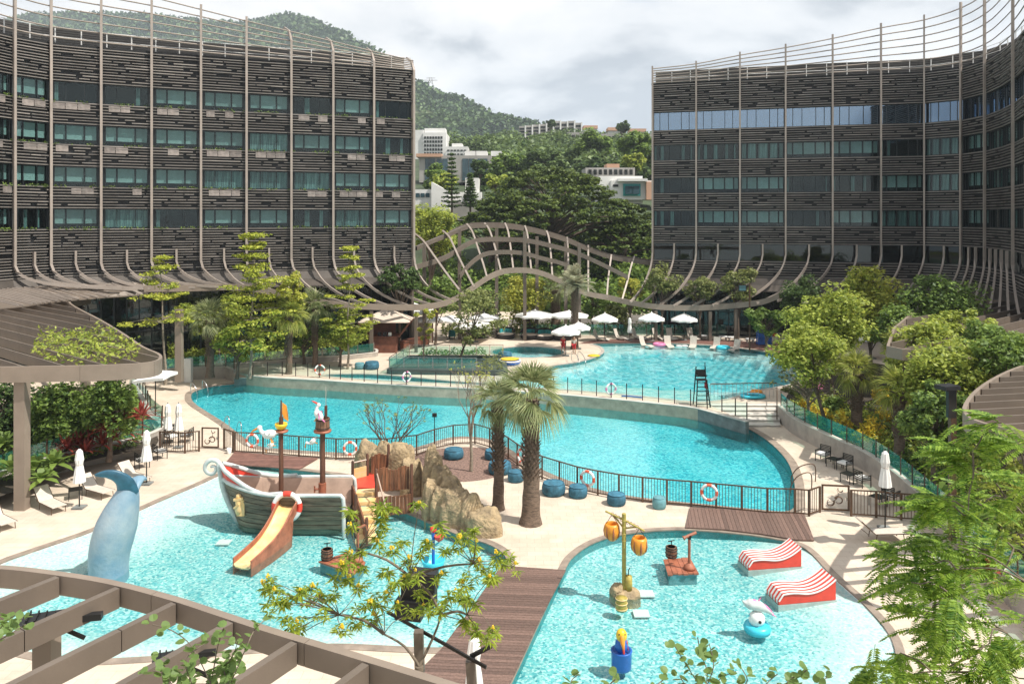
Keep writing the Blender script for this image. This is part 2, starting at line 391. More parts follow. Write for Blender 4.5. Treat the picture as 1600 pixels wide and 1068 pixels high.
def tree(name, label, px, d, x0, x1, ytop, ybot, z0=.7, style='round', m='leaf_mid', leaf=.25, n=4000, ncl=60, trunk=.14, bark='bark', group=None, cat='tree', asp=2.0, px_b=None, depth=None, tiers=None, branch=True, nbr=26, slim=None):
    """a tree whose crown fills x0..x1, ytop..ybot of the survey at distance d and whose trunk stands at px"""
    base = V(((px-800)/F*d, d, z0)); rx = (x1-x0)/2/F*d; cxx = ((x0+x1)/2-800)/F*d; zt = P(0, ytop, d).z; zb = P(0, ybot, d).z; h = zt-zb
    ry = depth or rx*.9
    t = root(name, label, cat, base, group)
    pts, outw, cl = crown_points(style, rx, ry, h, n, ncl)
    pts = pts+np.array([cxx-base.x, 0, zb-base.z])
    cl = cl+np.array([cxx-base.x, 0, zb-base.z])
    D, W = leaf_dirs(n, .7, outw); sz = leaf*NR.uniform(.6, 1.25, n)
    me = quads_mesh('crown', pts, D, W, sz*(asp**.5), sz/(asp**.5)*1.15, m)
    o = bpy.data.objects.new('crown', me); COL.objects.link(o); o.parent = t; o['_o'] = tuple(base)
    top = V((cxx-base.x, 0, zb-base.z+h*(.8 if style in ('layered', 'tall') else .55))); b = MB()
    k = 6; tp = [V((0, 0, -.2)).lerp(top, i/k)+V((math.sin(i*1.7)*.05, math.cos(i*2.3)*.05, 0))*(h*.25 if i else 0) for i in range(k+1)]
    b.tube(tp, [trunk*(1.25 if i == 0 else 1-.75*i/k) for i in range(k+1)], 7)
    if branch:
        for i in NR.permutation(len(cl))[:nbr]:
            c = V(cl[i]); s = max(.25, min(.95, (c.z-(zb-base.z)*.3)/max(.5, top.z)*.7+NR.uniform(-.1, .05)))
            if style == 'layered': s = max(.2, min(.97, c.z/top.z))
            a = V((0, 0, 0)).lerp(top, s); mid = a.lerp(c, .5)+V((0, 0, .08*(c-a).length)); rr = trunk*(1-.75*s)*.55
            b.tube([a, mid, c], [rr, rr*.65, rr*.25], 4, cap=False)
    b2 = MB(); b2.v, b2.f, b2.sm = [(p[0]+base.x, p[1]+base.y, p[2]+base.z) for p in b.v], b.f, b.sm
    b2.build('trunk', bark, t); return t
def bush_points(n, rx, ry, h, ncl=14, rr=.34):
    c = NR.normal(size=(ncl, 3)); c = unit(c)*NR.uniform(.3, .85, ncl)[:, None]; c[:, 2] = np.abs(c[:, 2]); k = NR.randint(ncl, size=n)
    p = c[k]*np.array([rx, ry, h*.8])+unit(NR.normal(size=(n, 3)))*NR.uniform(.3, 1, n)[:, None]*rr*np.array([rx, ry, h*.8]); p[:, 2] = np.maximum(p[:, 2], .02); return p
def shrub(name, label, px, py, z, w, h, m, leaf=.16, n=700, group=None, asp=2, cat='shrub', at=None):
    base = V(at) if at else G(px, py, z); t = root(name, label, cat, base, group); pts = bush_points(n, w/2, w/2, h)
    D, W = leaf_dirs(n, .5); sz = leaf*NR.uniform(.6, 1.2, n); me = quads_mesh('foliage', pts, D, W, sz*asp**.5, sz/asp**.5, m)
    o = bpy.data.objects.new('foliage', me); COL.objects.link(o); o.parent = t; o['_o'] = tuple(base)
    b = MB()
    for i in range(5): a = i*1.3; b.tube([base, base+V((math.cos(a)*w*.15, math.sin(a)*w*.15, h*.35)), base+V((math.cos(a)*w*.3, math.sin(a)*w*.3, h*.65))], [.025, .018, .008], 4)
    b.build('stem', 'bark', t); return t
def bed(name, label, poly, z, h, m, dens=40, leaf=.16, asp=2.2, lump=.8):
    """ground cover that nobody could count"""
    xs = [p[0] for p in poly]; ys = [p[1] for p in poly]; A = 0
    for i in range(len(poly)): A += poly[i][0]*poly[(i+1) % len(poly)][1]-poly[(i+1) % len(poly)][0]*poly[i][1]
    n = int(abs(A)/2*dens); P3 = []; tries = 0
    while len(P3) < n and tries < n*8:
        tries += 1; x = NR.uniform(min(xs), max(xs)); y = NR.uniform(min(ys), max(ys))
        if pip(x, y, poly):
            e = h*(.45+.8*max(-.3, noise.noise(V((x*lump, y*lump, 3.1))))); P3.append((x, y, z+NR.uniform(.25, 1)*e+.03))
    p = np.array(P3); n = len(p); org = p.mean(axis=0); D, W = leaf_dirs(n, .5); sz = leaf*NR.uniform(.6, 1.3, n)
    me = quads_mesh(name, p-org, D, W, sz*asp**.5, sz/asp**.5, m); o = bpy.data.objects.new(name, me); COL.objects.link(o); o.location = V(org); return tag(o, label, None, None, 'stuff')
# ------------------------------------------------------------------ materials of the place
pbr('deck_stone', (.66, .57, .47), .75, var=.14, scale=.9, col2=(.57, .47, .37), bump=.12, bscale=14)
def slabs(m, wdt, hgt, c2=(.93, .91, .89), mort=(.80, .76, .72), ms=.012):
    nt = MATS[m].node_tree; N = nt.nodes.new; L = nt.links.new; b = next(n for n in nt.nodes if n.type == 'BSDF_PRINCIPLED'); src = b.inputs['Base Color'].links[0].from_socket
    tc = N('ShaderNodeTexCoord'); br = N('ShaderNodeTexBrick'); br.inputs['Color1'].default_value = (1, 1, 1, 1); br.inputs['Color2'].default_value = (*c2, 1); br.inputs['Mortar'].default_value = (*mort, 1)
    br.inputs['Scale'].default_value = 1; br.inputs['Brick Width'].default_value = wdt; br.inputs['Row Height'].default_value = hgt; br.inputs['Mortar Size'].default_value = ms; br.inputs['Mortar Smooth'].default_value = .3; L(tc.outputs['Object'], br.inputs[0])
    n2 = N('ShaderNodeTexNoise'); n2.inputs['Scale'].default_value = .28; n2.inputs['Detail'].default_value = 6; L(tc.outputs['Object'], n2.inputs[0]); mr = N('ShaderNodeMapRange'); mr.inputs[1].default_value = .35; mr.inputs[2].default_value = .7; mr.inputs[3].default_value = 1.04; mr.inputs[4].default_value = .86; L(n2.outputs[0], mr.inputs[0])
    mx = N('ShaderNodeMix'); mx.data_type = 'RGBA'; mx.blend_type = 'MULTIPLY'; mx.inputs[0].default_value = 1; L(src, mx.inputs[6]); L(br.outputs['Color'], mx.inputs[7]); hs = N('ShaderNodeHueSaturation'); L(mr.outputs[0], hs.inputs['Value']); L(mx.outputs[2], hs.inputs['Color']); L(hs.outputs[0], b.inputs['Base Color'])
slabs('deck_stone', .62, .41)
pbr('deck_stone_warm', (.48, .40, .33), .75, var=.15, scale=1.2, bump=.1)
pbr('coping', (.30, .24, .19), .7, var=.25, scale=2, bump=.1)
pbr('concrete', (.48, .43, .37), .8, var=.22, scale=1.3, col2=(.30, .27, .24), bump=.15, bscale=30)
pbr('wall_tan', (.52, .41, .31), .75, var=.2, scale=2, bump=.1)
pbr('concrete_grey', (.22, .23, .22), .8, var=.3, scale=1.6, bump=.15)
pbr('concrete_pale', (.60, .56, .50), .8, var=.15, scale=1.5)
pbr('mulch', (.30, .19, .15), .95, var=.5, scale=9, bump=.6, bscale=30)
pbr('soil', (.06, .045, .03), .95, var=.4, scale=3, bump=.4)
pbr('board_wood', (.185, .115, .09), .62, var=.25, scale=5, bump=.12, rnd=.28, streak=(3, 3, 3))
pbr('board_red', (.22, .11, .085), .65, var=.2, scale=4, rnd=.2)
pbr('dark_metal', (.03, .028, .026), .4, .6, var=.2)
pbr('black', (.012, .012, .013), .5, var=.2)
pbr('steel', (.6, .6, .6), .25, 1, var=.05)
pbr('bronze', (.13, .075, .045), .45, .35, var=.25, scale=4)
pbr('canopy_metal', (.16, .127, .10), .55, .12, var=.12, scale=.8, bump=.03)
pbr('canopy_top', (.27, .215, .17), .55, .12, var=.1, scale=1.0)
pbr('slat_metal', (.31, .275, .245), .5, .15, var=.2, scale=2, rnd=.35)
pbr('rib_metal', (.38, .32, .275), .5, .15, var=.12, scale=.6)
pbr('backing', (.012, .012, .013), .8, var=.3, scale=1)
pbr('spandrel', (.012, .011, .012), .6, var=.3, scale=1)
pbr('room', (.014, .017, .017), .9, var=.3, scale=.5)
pbr('window_frame', (.022, .028, .03), .4, .4, var=.2)
pbr('blind', (.52, .55, .52), .8, var=.12, scale=1.2, rnd=.25)
pbr('curtain', (.36, .46, .43), .85, var=.5, scale=3, rnd=.3, streak=(9, 9, .4))
pbr('planter_stone', (.30, .255, .23), .7, var=.3, scale=2, rnd=.3)
pbr('white_paint', (.78, .77, .74), .5, var=.06)
pbr('white_wall', (.72, .71, .68), .8, var=.1, scale=.15)
pbr('grey_wall', (.38, .36, .33), .8, var=.2, scale=.15)
pbr('salmon_wall', (.55, .33, .22), .8, var=.1, scale=.2)
pbr('roof_screen', (.30, .28, .26), .6, .2, var=.15, streak=(.2, .2, 9), scale=2)
pbr('fabric_white', (.80, .79, .76), .85, var=.06, scale=2)
pbr('fabric_beige', (.62, .52, .43), .85, var=.1, scale=2)
pbr('fabric_teal', (.03, .30, .32), .8, var=.3, scale=6, rnd=.4)
pbr('rattan', (.035, .03, .028), .8, var=.4, scale=30, bump=.4, bscale=60)
pbr('sling', (.56, .50, .43), .8, var=.1, scale=6)
pbr('pouf_blue', (.045, .18, .27), .8, var=.35, scale=3.5, rnd=.3, bump=.15, bscale=9)
pbr('pouf_teal', (.14, .34, .38), .8, var=.2, scale=3, rnd=.2)
pbr('red_paint', (.72, .06, .035), .4, var=.1, scale=3)
pbr('buoy_orange', (.74, .12, .05), .5, var=.15, scale=8)
pbr('pink', (.75, .22, .42), .4, var=.1)
pbr('cyan_plastic', (.05, .55, .70), .35, var=.1)
pbr('blue_plastic', (.02, .13, .48), .35, var=.15)
pbr('yellow_plastic', (.80, .52, .03), .4, var=.12)
pbr('orange_plastic', (.78, .30, .03), .4, var=.12)
pbr('bamboo', (.42, .33, .07), .55, var=.25, scale=5)
pbr('trunk_wood', (.13, .055, .03), .6, var=.4, scale=3, bump=.3, bscale=12, streak=(1, 1, .2))
pbr('plank_green', (.21, .175, .12), .65, var=.4, scale=2.4, bump=.25, bscale=12, streak=(.5, 1, 4), rnd=.22)
pbr('ship_trim', (.56, .60, .58), .6, var=.16, scale=3)
pbr('ship_inner', (.50, .36, .28), .7, var=.15, scale=2)
pbr('stockade', (.26, .10, .045), .6, var=.5, scale=3, bump=.3, bscale=10, streak=(4, 4, .4), rnd=.3)
pbr('slide_yellow', (.80, .48, .17), .35, var=.15, scale=2, col2=(.72, .58, .34))
pbr('slide_side', (.38, .13, .07), .55, var=.3, scale=3)
pbr('rock', (.50, .37, .21), .85, var=.35, scale=2.6, col2=(.19, .145, .09), bump=1.0, bscale=7, detail=10)
pbr('whale_blue', (.36, .43, .46), .5, var=.3, scale=.7, col2=(.11, .24, .35), bump=.2, bscale=9, detail=12)
pbr('whale_dark', (.035, .14, .22), .45, var=.3, scale=2)
pbr('barrel_wood', (.24, .12, .07), .6, var=.4, scale=4, streak=(5, 5, .5))
pbr('bark', (.15, .11, .08), .9, var=.35, scale=6, bump=.5, bscale=18)
pbr('bark_pale', (.30, .25, .19), .9, var=.3, scale=6, bump=.4, bscale=18)
pbr('palm_bark', (.20, .14, .10), .9, var=.4, scale=5, bump=.6, bscale=14, streak=(1, 1, 3))
pbr('twig', (.19, .15, .11), .9, var=.3, scale=6)
pbr('skin', (.42, .24, .16), .6, var=.05)
pbr('cloth_red', (.55, .03, .04), .8, var=.1)
pbr('cloth_white', (.7, .66, .6), .8, var=.1)
pbr('hair', (.02, .015, .012), .6)
pbr('kiosk_wood', (.17, .06, .035), .6, var=.3, scale=3)
pbr('tile_dark', (.05, .075, .07), .4, var=.2, scale=2)
pbr('wall_tile', (.015, .25, .27), .4, var=.25, scale=5)
leafmat('leaf_mid', (.05, .10, .02), (.22, .32, .065))
leafmat('leaf_dark', (.025, .058, .018), (.11, .175, .045))
leafmat('leaf_rain', (.018, .045, .010), (.14, .19, .035), trans=.3, patch=.15)
leafmat('leaf_lime', (.11, .17, .02), (.42, .48, .09), trans=.42)
leafmat('leaf_yellow', (.17, .22, .025), (.54, .54, .10), trans=.42)
leafmat('leaf_olive', (.075, .105, .03), (.30, .33, .11), patch=.8)
leafmat('leaf_red', (.10, .02, .018), (.36, .08, .05), trans=.35)
leafmat('leaf_far', (.03, .065, .02), (.17, .24, .075), trans=.25, patch=.06)
leafmat('leaf_palm', (.14, .18, .07), (.44, .47, .24), trans=.35, patch=1.5)
leafmat('leaf_palm_lime', (.15, .20, .03), (.46, .48, .12), trans=.4, patch=1.5)
leafmat('leaf_fern', (.07, .16, .02), (.30, .44, .07), trans=.45, patch=.9)
leafmat('leaf_round', (.06, .12, .03), (.20, .30, .09), trans=.4, patch=3)
leafmat('leaf_tier', (.15, .21, .02), (.50, .52, .08), trans=.4)
leafmat('leaf_gold_sunlit', (.38, .33, .03), (.82, .66, .08), trans=.4)  # golden shrub leaves, colour brightened to imitate the sunlight that trees block
leafmat('leaf_grey', (.16, .17, .09), (.48, .47, .32), patch=1)
leafmat('leaf_dry', (.16, .11, .07), (.36, .27, .20), patch=1)
leafmat('flower_yellow', (.72, .50, .03), (.86, .70, .08), trans=.2)
glassmat('window_glass', (.70, .81, .81), .03, .03)
glassmat('window_sky', (.45, .62, .74), .30, .02, gcol=(.62, .78, .95))
glassmat('shop_glass', (.25, .40, .40), .05, .02)
glassmat('rail_glass', (.82, .96, .93), .05, .02, (.05, .38, .33), .09)
glassmat('clear_glass', (.90, .97, .95), .02, .02)
glassmat('teal_glass', (.72, .95, .90), .05, .02, (.02, .42, .36), .22)
CY = [(0, (.10, .53, .60)), (.22, (.22, .64, .68)), (.45, (.05, .43, .52)), (.62, (.36, .74, .76)), (.82, (.02, .32, .44))]
CYK = [(0, (.15, .50, .52)), (.25, (.27, .58, .58)), (.45, (.09, .41, .45)), (.66, (.44, .68, .66)), (.84, (.04, .27, .32)), (.93, (.60, .74, .70))]
PALE = [(0, (.74, .78, .75)), (.5, (.80, .80, .76)), (.8, (.60, .74, .73)), (.93, (.42, .66, .68))]
mosaicmat('mosaic_lap', CY, 9, PALE)
mosaicmat('mosaic_kids', CYK, 13, PALE)
mosaicmat('mosaic_upper', [(0, (.05, .48, .56)), (.3, (.16, .60, .66)), (.6, (.03, .38, .48)), (.85, (.28, .68, .72))], 3, PALE)
watermat('water_lap', (.60, .955, .97), .22, 2.2, (.05, .50, .56), .10)
watermat('water_kids', (.90, .992, .985), .16, 5.5, (.15, .6, .6), .03)
watermat('water_upper', (.82, .985, .985), .5, 1.2, (.05, .48, .55), .06)

# ------------------------------------------------------------------ outlines
ZU = .7
def Gs(pts, z, n=4, closed=True): return smooth([G(x, y, z) for x, y in pts], n, closed)
LAP = Gs([(298, 622), (305, 612), (345, 603), (440, 598), (560, 606), (680, 617), (760, 623), (880, 632), (1000, 643), (1075, 650), (1120, 656), (1165, 669), (1200, 690), (1228, 718), (1240, 745), (1243, 775), (1236, 800),
          (1180, 798), (1100, 790), (1020, 782), (960, 773), (910, 760), (870, 746), (830, 727), (800, 706), (770, 690), (735, 684), (700, 686), (660, 698), (620, 707), (560, 710), (460, 705), (400, 698), (376, 682), (350, 662), (320, 643), (304, 632)], -.07)
KIDL = Gs([(-60, 915), (0, 880), (60, 858), (150, 827), (250, 782), (310, 757), (345, 741), (386, 727), (440, 731), (506, 739), (540, 744), (556, 757), (585, 783), (640, 803), (680, 820), (725, 838), (760, 848), (785, 862), (793, 878), (786, 889),
           (760, 922), (730, 962), (700, 1006), (670, 1012), (620, 1010), (520, 1006), (404, 1012), (229, 1026), (116, 1030), (60, 1022), (0, 1007), (-70, 980), (-110, 945)], 0)
KIDR = Gs([(800, 1062), (845, 965), (880, 893), (896, 868), (930, 846), (980, 833), (1060, 827), (1150, 833), (1215, 842), (1250, 852), (1270, 866), (1300, 898), (1350, 943), (1390, 990), (1402, 1035), (1390, 1085), (1340, 1135), (1240, 1170), (1080, 1185), (900, 1180), (790, 1130), (780, 1098)], 0)
UPP = Gs([(506, 586), (560, 584), (620, 587), (690, 594), (745, 598), (785, 597), (815, 590), (845, 580), (866, 571), (900, 566), (930, 558), (944, 549), (938, 541), (925, 537), (960, 536), (1000, 535.5), (1060, 537), (1120, 540), (1180, 547), (1225, 555), (1262, 567), (1270, 582), (1250, 596), (1215, 604), (1175, 611), (1140, 622), (1085, 627), (1000, 618), (880, 608), (760, 601), (650, 596.5), (560, 591.5)], ZU, 3)
UDEEP = Gs([(888, 590), (868, 578), (905, 572), (945, 560), (955, 549), (1000, 544), (1080, 546), (1150, 554), (1195, 565), (1222, 580), (1226, 594), (1180, 602), (1100, 604), (1000, 598)], ZU, 3)
TUB = [G(825, 549.5, ZU)+V((3.45*math.cos(t*PI/16), 3.0*math.sin(t*PI/16), 0)) for t in range(32)]
WALL_PX = [(-300, 905), (-120, 822), (0, 765), (37, 751), (100, 733), (130, 725), (175, 715), (217, 706), (248, 694), (256, 682), (236, 664), (226, 640), (212, 614), (222, 600), (262, 592), (300, 590), (352, 588.5)]
WB = Gs(WALL_PX, .15, 3, False)
WE = Gs([(366, 583), (400, 588), (441, 591), (500, 594), (560, 598), (658, 603.5), (760, 608), (880, 617), (950, 623), (1040, 632), (1080, 636.5), (1100, 641), (1165, 659)], ZU, 3, False)
WR = Gs([(1214, 655), (1222, 663), (1238, 677), (1268, 694), (1310, 715), (1345, 732), (1376, 753), (1400, 772), (1425, 795), (1460, 828), (1500, 868), (1560, 930), (1640, 1010), (1760, 1120)], 0, 3, False)
BORDER = WB+WE+[V((13.35, 53.1, 0)), V((18.35, 53.1, 0))]+WR
def inset(poly, off):
    """grow (positive) or shrink a closed outline"""
    n = len(poly); A = sum(poly[i][0]*poly[(i+1) % n][1]-poly[(i+1) % n][0]*poly[i][1] for i in range(n)); s = 1 if A > 0 else -1; out = []
    for i in range(n):
        t = V(poly[(i+1) % n][:2])-V(poly[i-1][:2]); t = t.normalized() if t.length else V((1, 0)); out.append(V((poly[i][0]+t.y*off*s, poly[i][1]-t.x*off*s, 0)))
    return out
# ------------------------------------------------------------------ ground sheets
lower_outer = [V((-70, 1, 0)), V((70, 1, 0)), V((70, 12, 0)), V((BORDER[-1].x+.1, BORDER[-1].y, 0))]+[V((p.x, p.y+.02, 0)) for p in BORDER[::-1]]+[V((-70, 27, 0))]
flat('lower_deck_paving', lower_outer, [LAP, KIDL, KIDR], 0, 'deck_stone')
upper_outer = [V((-70, 27.2, 0))]+[V((p.x, p.y, 0)) for p in BORDER]+[V((70, 12.2, 0)), V((110, 60, 0)), V((110, 106, 0)), V((-110, 106, 0)), V((-110, 40, 0))]
PIT = [G(612, 583, ZU), G(655, 562, ZU), G(783, 563, ZU), G(786, 585, ZU)]
flat('upper_deck_paving', upper_outer, [UPP, TUB], ZU, 'deck_stone')
# coping bands round the pools
def coping(name, poly, z, wd, m, h=.05, part=None):
    p = poly+[poly[0]]; g = inset(poly, wd); q = g+[g[0]]; o = inset(poly, -.03); q0 = o+[o[0]]
    mb = MB(); mb.ribbon(p, lambda i, a: [V((q[i].x, q[i].y, z-.02)), V((q[i].x, q[i].y, z+h)), V((q0[i].x, q0[i].y, z+h)), V((q0[i].x, q0[i].y, z-.03))])
    return mb.build(name, m)
for nm, pl, z, wd, m in (('lap_pool_coping', LAP, 0, .42, 'coping'), ('splash_pool_coping', KIDL, 0, .30, 'coping'), ('splash_pool_coping', KIDR, 0, .25, 'coping'), ('leisure_pool_coping', UPP, ZU, .3, 'concrete'), ('hot_tub_coping', TUB, ZU, .25, 'concrete')):
    c = coping(nm, pl, z, wd, m, .02); c['kind'] = 'structure'
def basin(name, poly, ztop, zf, m, wm, pale=None, zb=None, grid=.8):
    flat(name+'_floor', poly, [], 0, m, grid=grid, zf=zf, attr=pale)
    mb = MB(); p = poly+[poly[0]]
    mb.ribbon(p, lambda i, a: [V((a.x, a.y, ztop)), V((a.x, a.y, min(zf(a.x, a.y), ztop-.02)-.06))]); mb.build(name+'_wall', wm)['kind'] = 'structure'
def shelf(x, y, poly, lo, hi, r): return hi+(lo-hi)*min(1, max(0, dist_poly(x, y, poly)/r))
basin('lap_pool', LAP, 0, lambda x, y: -.66, 'mosaic_lap', 'wall_tile', lambda x, y: max(0, min(.36, .36-(abs(x-1.5)-6.0)*.3))+(.22 if abs((x-11)+(y-44)*.45) < 1.2 else 0))
# beach entries: the floor climbs to the brim and its mosaic turns white there
ENTL = [G(x, y, 0) for x, y in [(-110, 935), (0, 882), (100, 842), (200, 805), (300, 762), (340, 745)]]+[G(0, 1003, 0)]
def dl(x, y, pts): return dist_poly(x, y, pts, False)
EL1 = [G(x, y) for x, y in [(-110, 940), (0, 880), (150, 827), (310, 757), (345, 741)]]; EL2 = [G(x, y) for x, y in [(-110, 960), (0, 1007), (116, 1030), (229, 1026), (404, 1012), (620, 1010)]]
def kl_floor(x, y): return -.03-.34*min(1, min(dl(x, y, EL1)/5.5, dl(x, y, EL2)/2.6))
def kl_pale(x, y):
    a = dl(x, y, EL1); b = dl(x, y, EL2); return max(0, min(1, 1.35-a/3.4), min(1, 1.3-b/1.5), .04)
EL3 = [G(x, y) for x, y in [(1270, 866), (1300, 898), (1350, 943), (1390, 990), (1402, 1035), (1390, 1085)]]
def kr_floor(x, y): return -.03-.32*min(1, dl(x, y, EL3)/4.0)
def kr_pale(x, y): return max(0, min(1, 1.3-dl(x, y, EL3)/2.4), .04)
basin('splash_pool', KIDL, 0, kl_floor, 'mosaic_kids', 'wall_tile', kl_pale, grid=.5)
basin('splash_pool', KIDR, 0, kr_floor, 'mosaic_kids', 'wall_tile', kr_pale, grid=.5)
basin('leisure_pool', UPP, ZU, lambda x, y: ZU-.8 if pip(x, y, UDEEP) else ZU-.3, 'mosaic_upper', 'wall_tile', lambda x, y: .1 if pip(x, y, UDEEP) else .8, grid=.7)
basin('hot_tub', TUB, ZU, lambda x, y: ZU-.6, 'mosaic_upper', 'wall_tile', lambda x, y: .5)
for nm, pl, z, m in (('lap_pool_water', LAP, -.07, 'water_lap'), ('splash_pool_water', KIDL, -.035, 'water_kids'), ('splash_pool_water', KIDR, -.035, 'water_kids'), ('leisure_pool_water', UPP, ZU-.05, 'water_upper'), ('hot_tub_water', TUB, ZU-.05, 'water_kids')):
    flat(nm, pl, [], z, m)
# warm paving fields in the decks
def field(name, pts, z, m, n=3): flat(name, Gs(pts, z, n), [], z+.004, m)
field('mulch_circle', [(648, 712), (680, 702), (720, 698), (770, 701), (800, 712), (812, 728), (785, 742), (750, 750), (712, 752), (688, 744), (660, 730)], 0, 'mulch')
field('red_deck_paving', [(760, 561), (790, 570), (835, 575), (838, 585), (800, 594), (740, 590), (735, 575)], ZU, 'deck_stone_warm', 1)
field('planting_strip_soil', [(60, 752), (130, 722), (217, 702), (248, 688), (225, 640), (205, 610), (150, 600), (60, 620), (-60, 660), (-160, 760), (-60, 790)], ZU, 'soil')
field('planting_bed_soil', [(255, 580), (300, 577), (362, 574), (455, 564), (530, 559), (585, 553), (560, 540), (450, 530), (300, 540), (150, 555), (120, 580)], ZU, 'soil')
BEDR = [V((p.x+.25, p.y+.2, 0)) for p in WR[:-6]]+[V((26, 20, 0)), V((34, 30, 0)), V((36, 60, 0)), G(1330, 560, ZU), G(1240, 600, ZU)]
flat('hillside_bed_soil', [V((p.x, p.y, 0)) for p in BEDR], [], ZU+.008, 'soil')
# red timber boards on the far pool side
rb = root('timber_deck', 'red brown timber deck along the far side of the leisure pool', 'deck', (0, 0, ZU))
rp = [G(x, y, ZU) for x, y in [(905, 537), (925, 532), (1000, 529), (1120, 531), (1200, 536), (1300, 548), (1300, 566), (1262, 562), (1225, 553), (1180, 545), (1120, 538.5), (1060, 535.5), (1000, 534), (960, 534.5), (925, 536)]]
boards(rb, rp, .02, .22, ZU+.004, ZU+.045, 'board_red')
# decks bridging the splash pools
def deck(label, px, ang, wd, m='board_wood', z=.03):
    poly = [G(x, y, 0) for x, y in px]; c = sum(poly, V((0, 0, 0)))/len(poly); t = root('timber_bridge', label, 'deck', (c.x, c.y, 0))
    boards(t, poly, ang, wd, z, z+.05, m); e = MB(); q = inset(poly, -.06)
    e.prism([(p.x, p.y) for p in q], .004, z-.004); e.build('deck_frame', 'coping', t); return t
deck('long dark timber walkway of narrow boards between the two splash pools', [(783, 886), (884, 893), (846, 966), (802, 1060), (775, 1110), (620, 1085), (690, 1016), (735, 955)], -.07, .155)
deck('timber deck of upright laid boards below the brown pool fence beside the gate', [(1078, 794), (1170, 800), (1256, 803), (1264, 824), (1272, 846), (1242, 845), (1189, 836), (1130, 829), (1071, 826)], PI/2-.16, .17)
deck('faded timber deck beside the toy ship and the brown fence', [(367, 707), (430, 713), (497, 717), (482, 726), (468, 734), (390, 729), (352, 725)], .05, .2, 'board_red')

# ------------------------------------------------------------------ retaining walls
def wall(label, path, z0, z1, th, m, cap='concrete_pale', name='retaining_wall', caph=.05):
    t = root(name, label, 'wall', (path[0].x, path[0].y, z0)); path = [V((p.x, p.y, 0)) for p in path]; n = len(path)
    nr = []
    for i in range(n):
        d = path[min(i+1, n-1)]-path[max(i-1, 0)]; d.normalize(); nr.append(V((-d.y, d.x, 0)))
    zt = z1 if callable(z1) else (lambda i: z1)
    def sec(w, a, b): return lambda i, p: [V((p.x-nr[i].x*w, p.y-nr[i].y*w, a(i))), V((p.x-nr[i].x*w, p.y-nr[i].y*w, b(i))), V((p.x+nr[i].x*(th+w), p.y+nr[i].y*(th+w), b(i))), V((p.x+nr[i].x*(th+w), p.y+nr[i].y*(th+w), a(i)))]
    body = MB(); s0 = sec(0, lambda i: z0, lambda i: zt(i)-caph); body.loft([s0(i, p) for i, p in enumerate(path)], sm=False); body.build('wall_face', m, t)
    c = MB(); s1 = sec(.025, lambda i: zt(i)-caph+.002, lambda i: zt(i)); c.loft([s1(i, p) for i, p in enumerate(path)], sm=False); c.build('coping', cap, t); return t
wl = resample(WB+[WE[0]], .6)
wall('long curved concrete planter wall behind the sunbeds and dark armchairs', wl, -.05, 1.0, .25, 'concrete')
we = resample(WE, .8); ks_ = min(range(len(we)), key=lambda i: abs(we[i].x-12.3))
wall('low tan wall between the lap pool and the leisure pool', we[:ks_+1], -.8, ZU+.03, .3, 'wall_tan')
wall('grey curved wall end beside the steps sloping to the lap pool', we[ks_:], -.8, ZU+.03, .3, 'concrete_grey')
wr = resample([V((p.x, p.y, 0)) for p in WR], .6)
wall('curved concrete planter wall under the teal glass beside the steps', wr, -.05, 1.02, .28, 'concrete')
wall('thin pale kerb wall of the palm bed behind the lap pool', Gs([(300, 577), (362, 575), (400, 573), (455, 568), (530, 563), (580, 558), (590, 556), (587, 551), (560, 549)], ZU, 3, False), ZU-.1, ZU+.42, .2, 'concrete')
wall('low grey wall standing at the corner of the lap pool', [G(366, 600, 0), G(400, 599, 0), G(441, 597, 0)], -.3, .5, .25, 'concrete_grey')
# steps up to the leisure pool
st = root('stone_steps', 'broad stone steps climbing to the leisure pool beside the curved wall', 'steps', G(1190, 660, 0))
for k in range(5):
    y0 = 49.5+k*.74; y1 = 53.3; lx = lambda y: lerp(15.35, 13.3, (y-49.3)/3.8); rx = lambda y: lerp(17.25, 18.4, (y-49.3)/3.8)
    MB().prism([(lx(y0), y0), (rx(y0), y0), (rx(y1), y1), (lx(y1), y1)], -.02, .14*(k+1)-(.012 if k == 4 else 0), bot=False).build('step', 'concrete_pale', st)
    MB().box(((lx(y0)+rx(y0))/2, y0-.008, .14*(k+1)-.045), (rx(y0)-lx(y0), .012, .03)).build('nosing', 'concrete_grey', st)

# ------------------------------------------------------------------ fences
def at_path(path, s):
    L = 0
    for a, b in zip(path, path[1:]):
        l = (b-a).length
        if L+l >= s: return a.lerp(b, (s-L)/max(l, 1e-9)), (b-a).normalized()
        L += l
    return path[-1], (path[-1]-path[-2]).normalized()
def plen(path): return sum((b-a).length for a, b in zip(path, path[1:]))
def bar_fence(label, posts, h=1.2, m='bronze', name='pool_fence', dense=.14):
    t = root(name, label, 'fence', posts[0]); 
    pb = MB().box((0, 0, h/2), (.09, .07, h)).mesh('fence_post'); pb.materials.append(MATS[m])
    for p in posts: inst('post', pb, t, Matrix.Translation(p))
    bars = MB()
    for a, b in zip(posts, posts[1:]):
        d = (b-a); L = d.length; u = d/L
        MB().bar(a+V((0, 0, h-.02)), b+V((0, 0, h-.02)), .06, .05).build('top_rail', m, t)
        MB().bar(a+V((0, 0, .1)), b+V((0, 0, .1)), .05, .05).build('bottom_rail', m, t)
        for k in range(1, int(L/dense)): q = a+u*(k*dense); bars.box((q.x, q.y, (h+.08)/2), (.022, .022, h-.16))
    o = bars.build('bar', m, t); o['kind'] = 'stuff'; return t
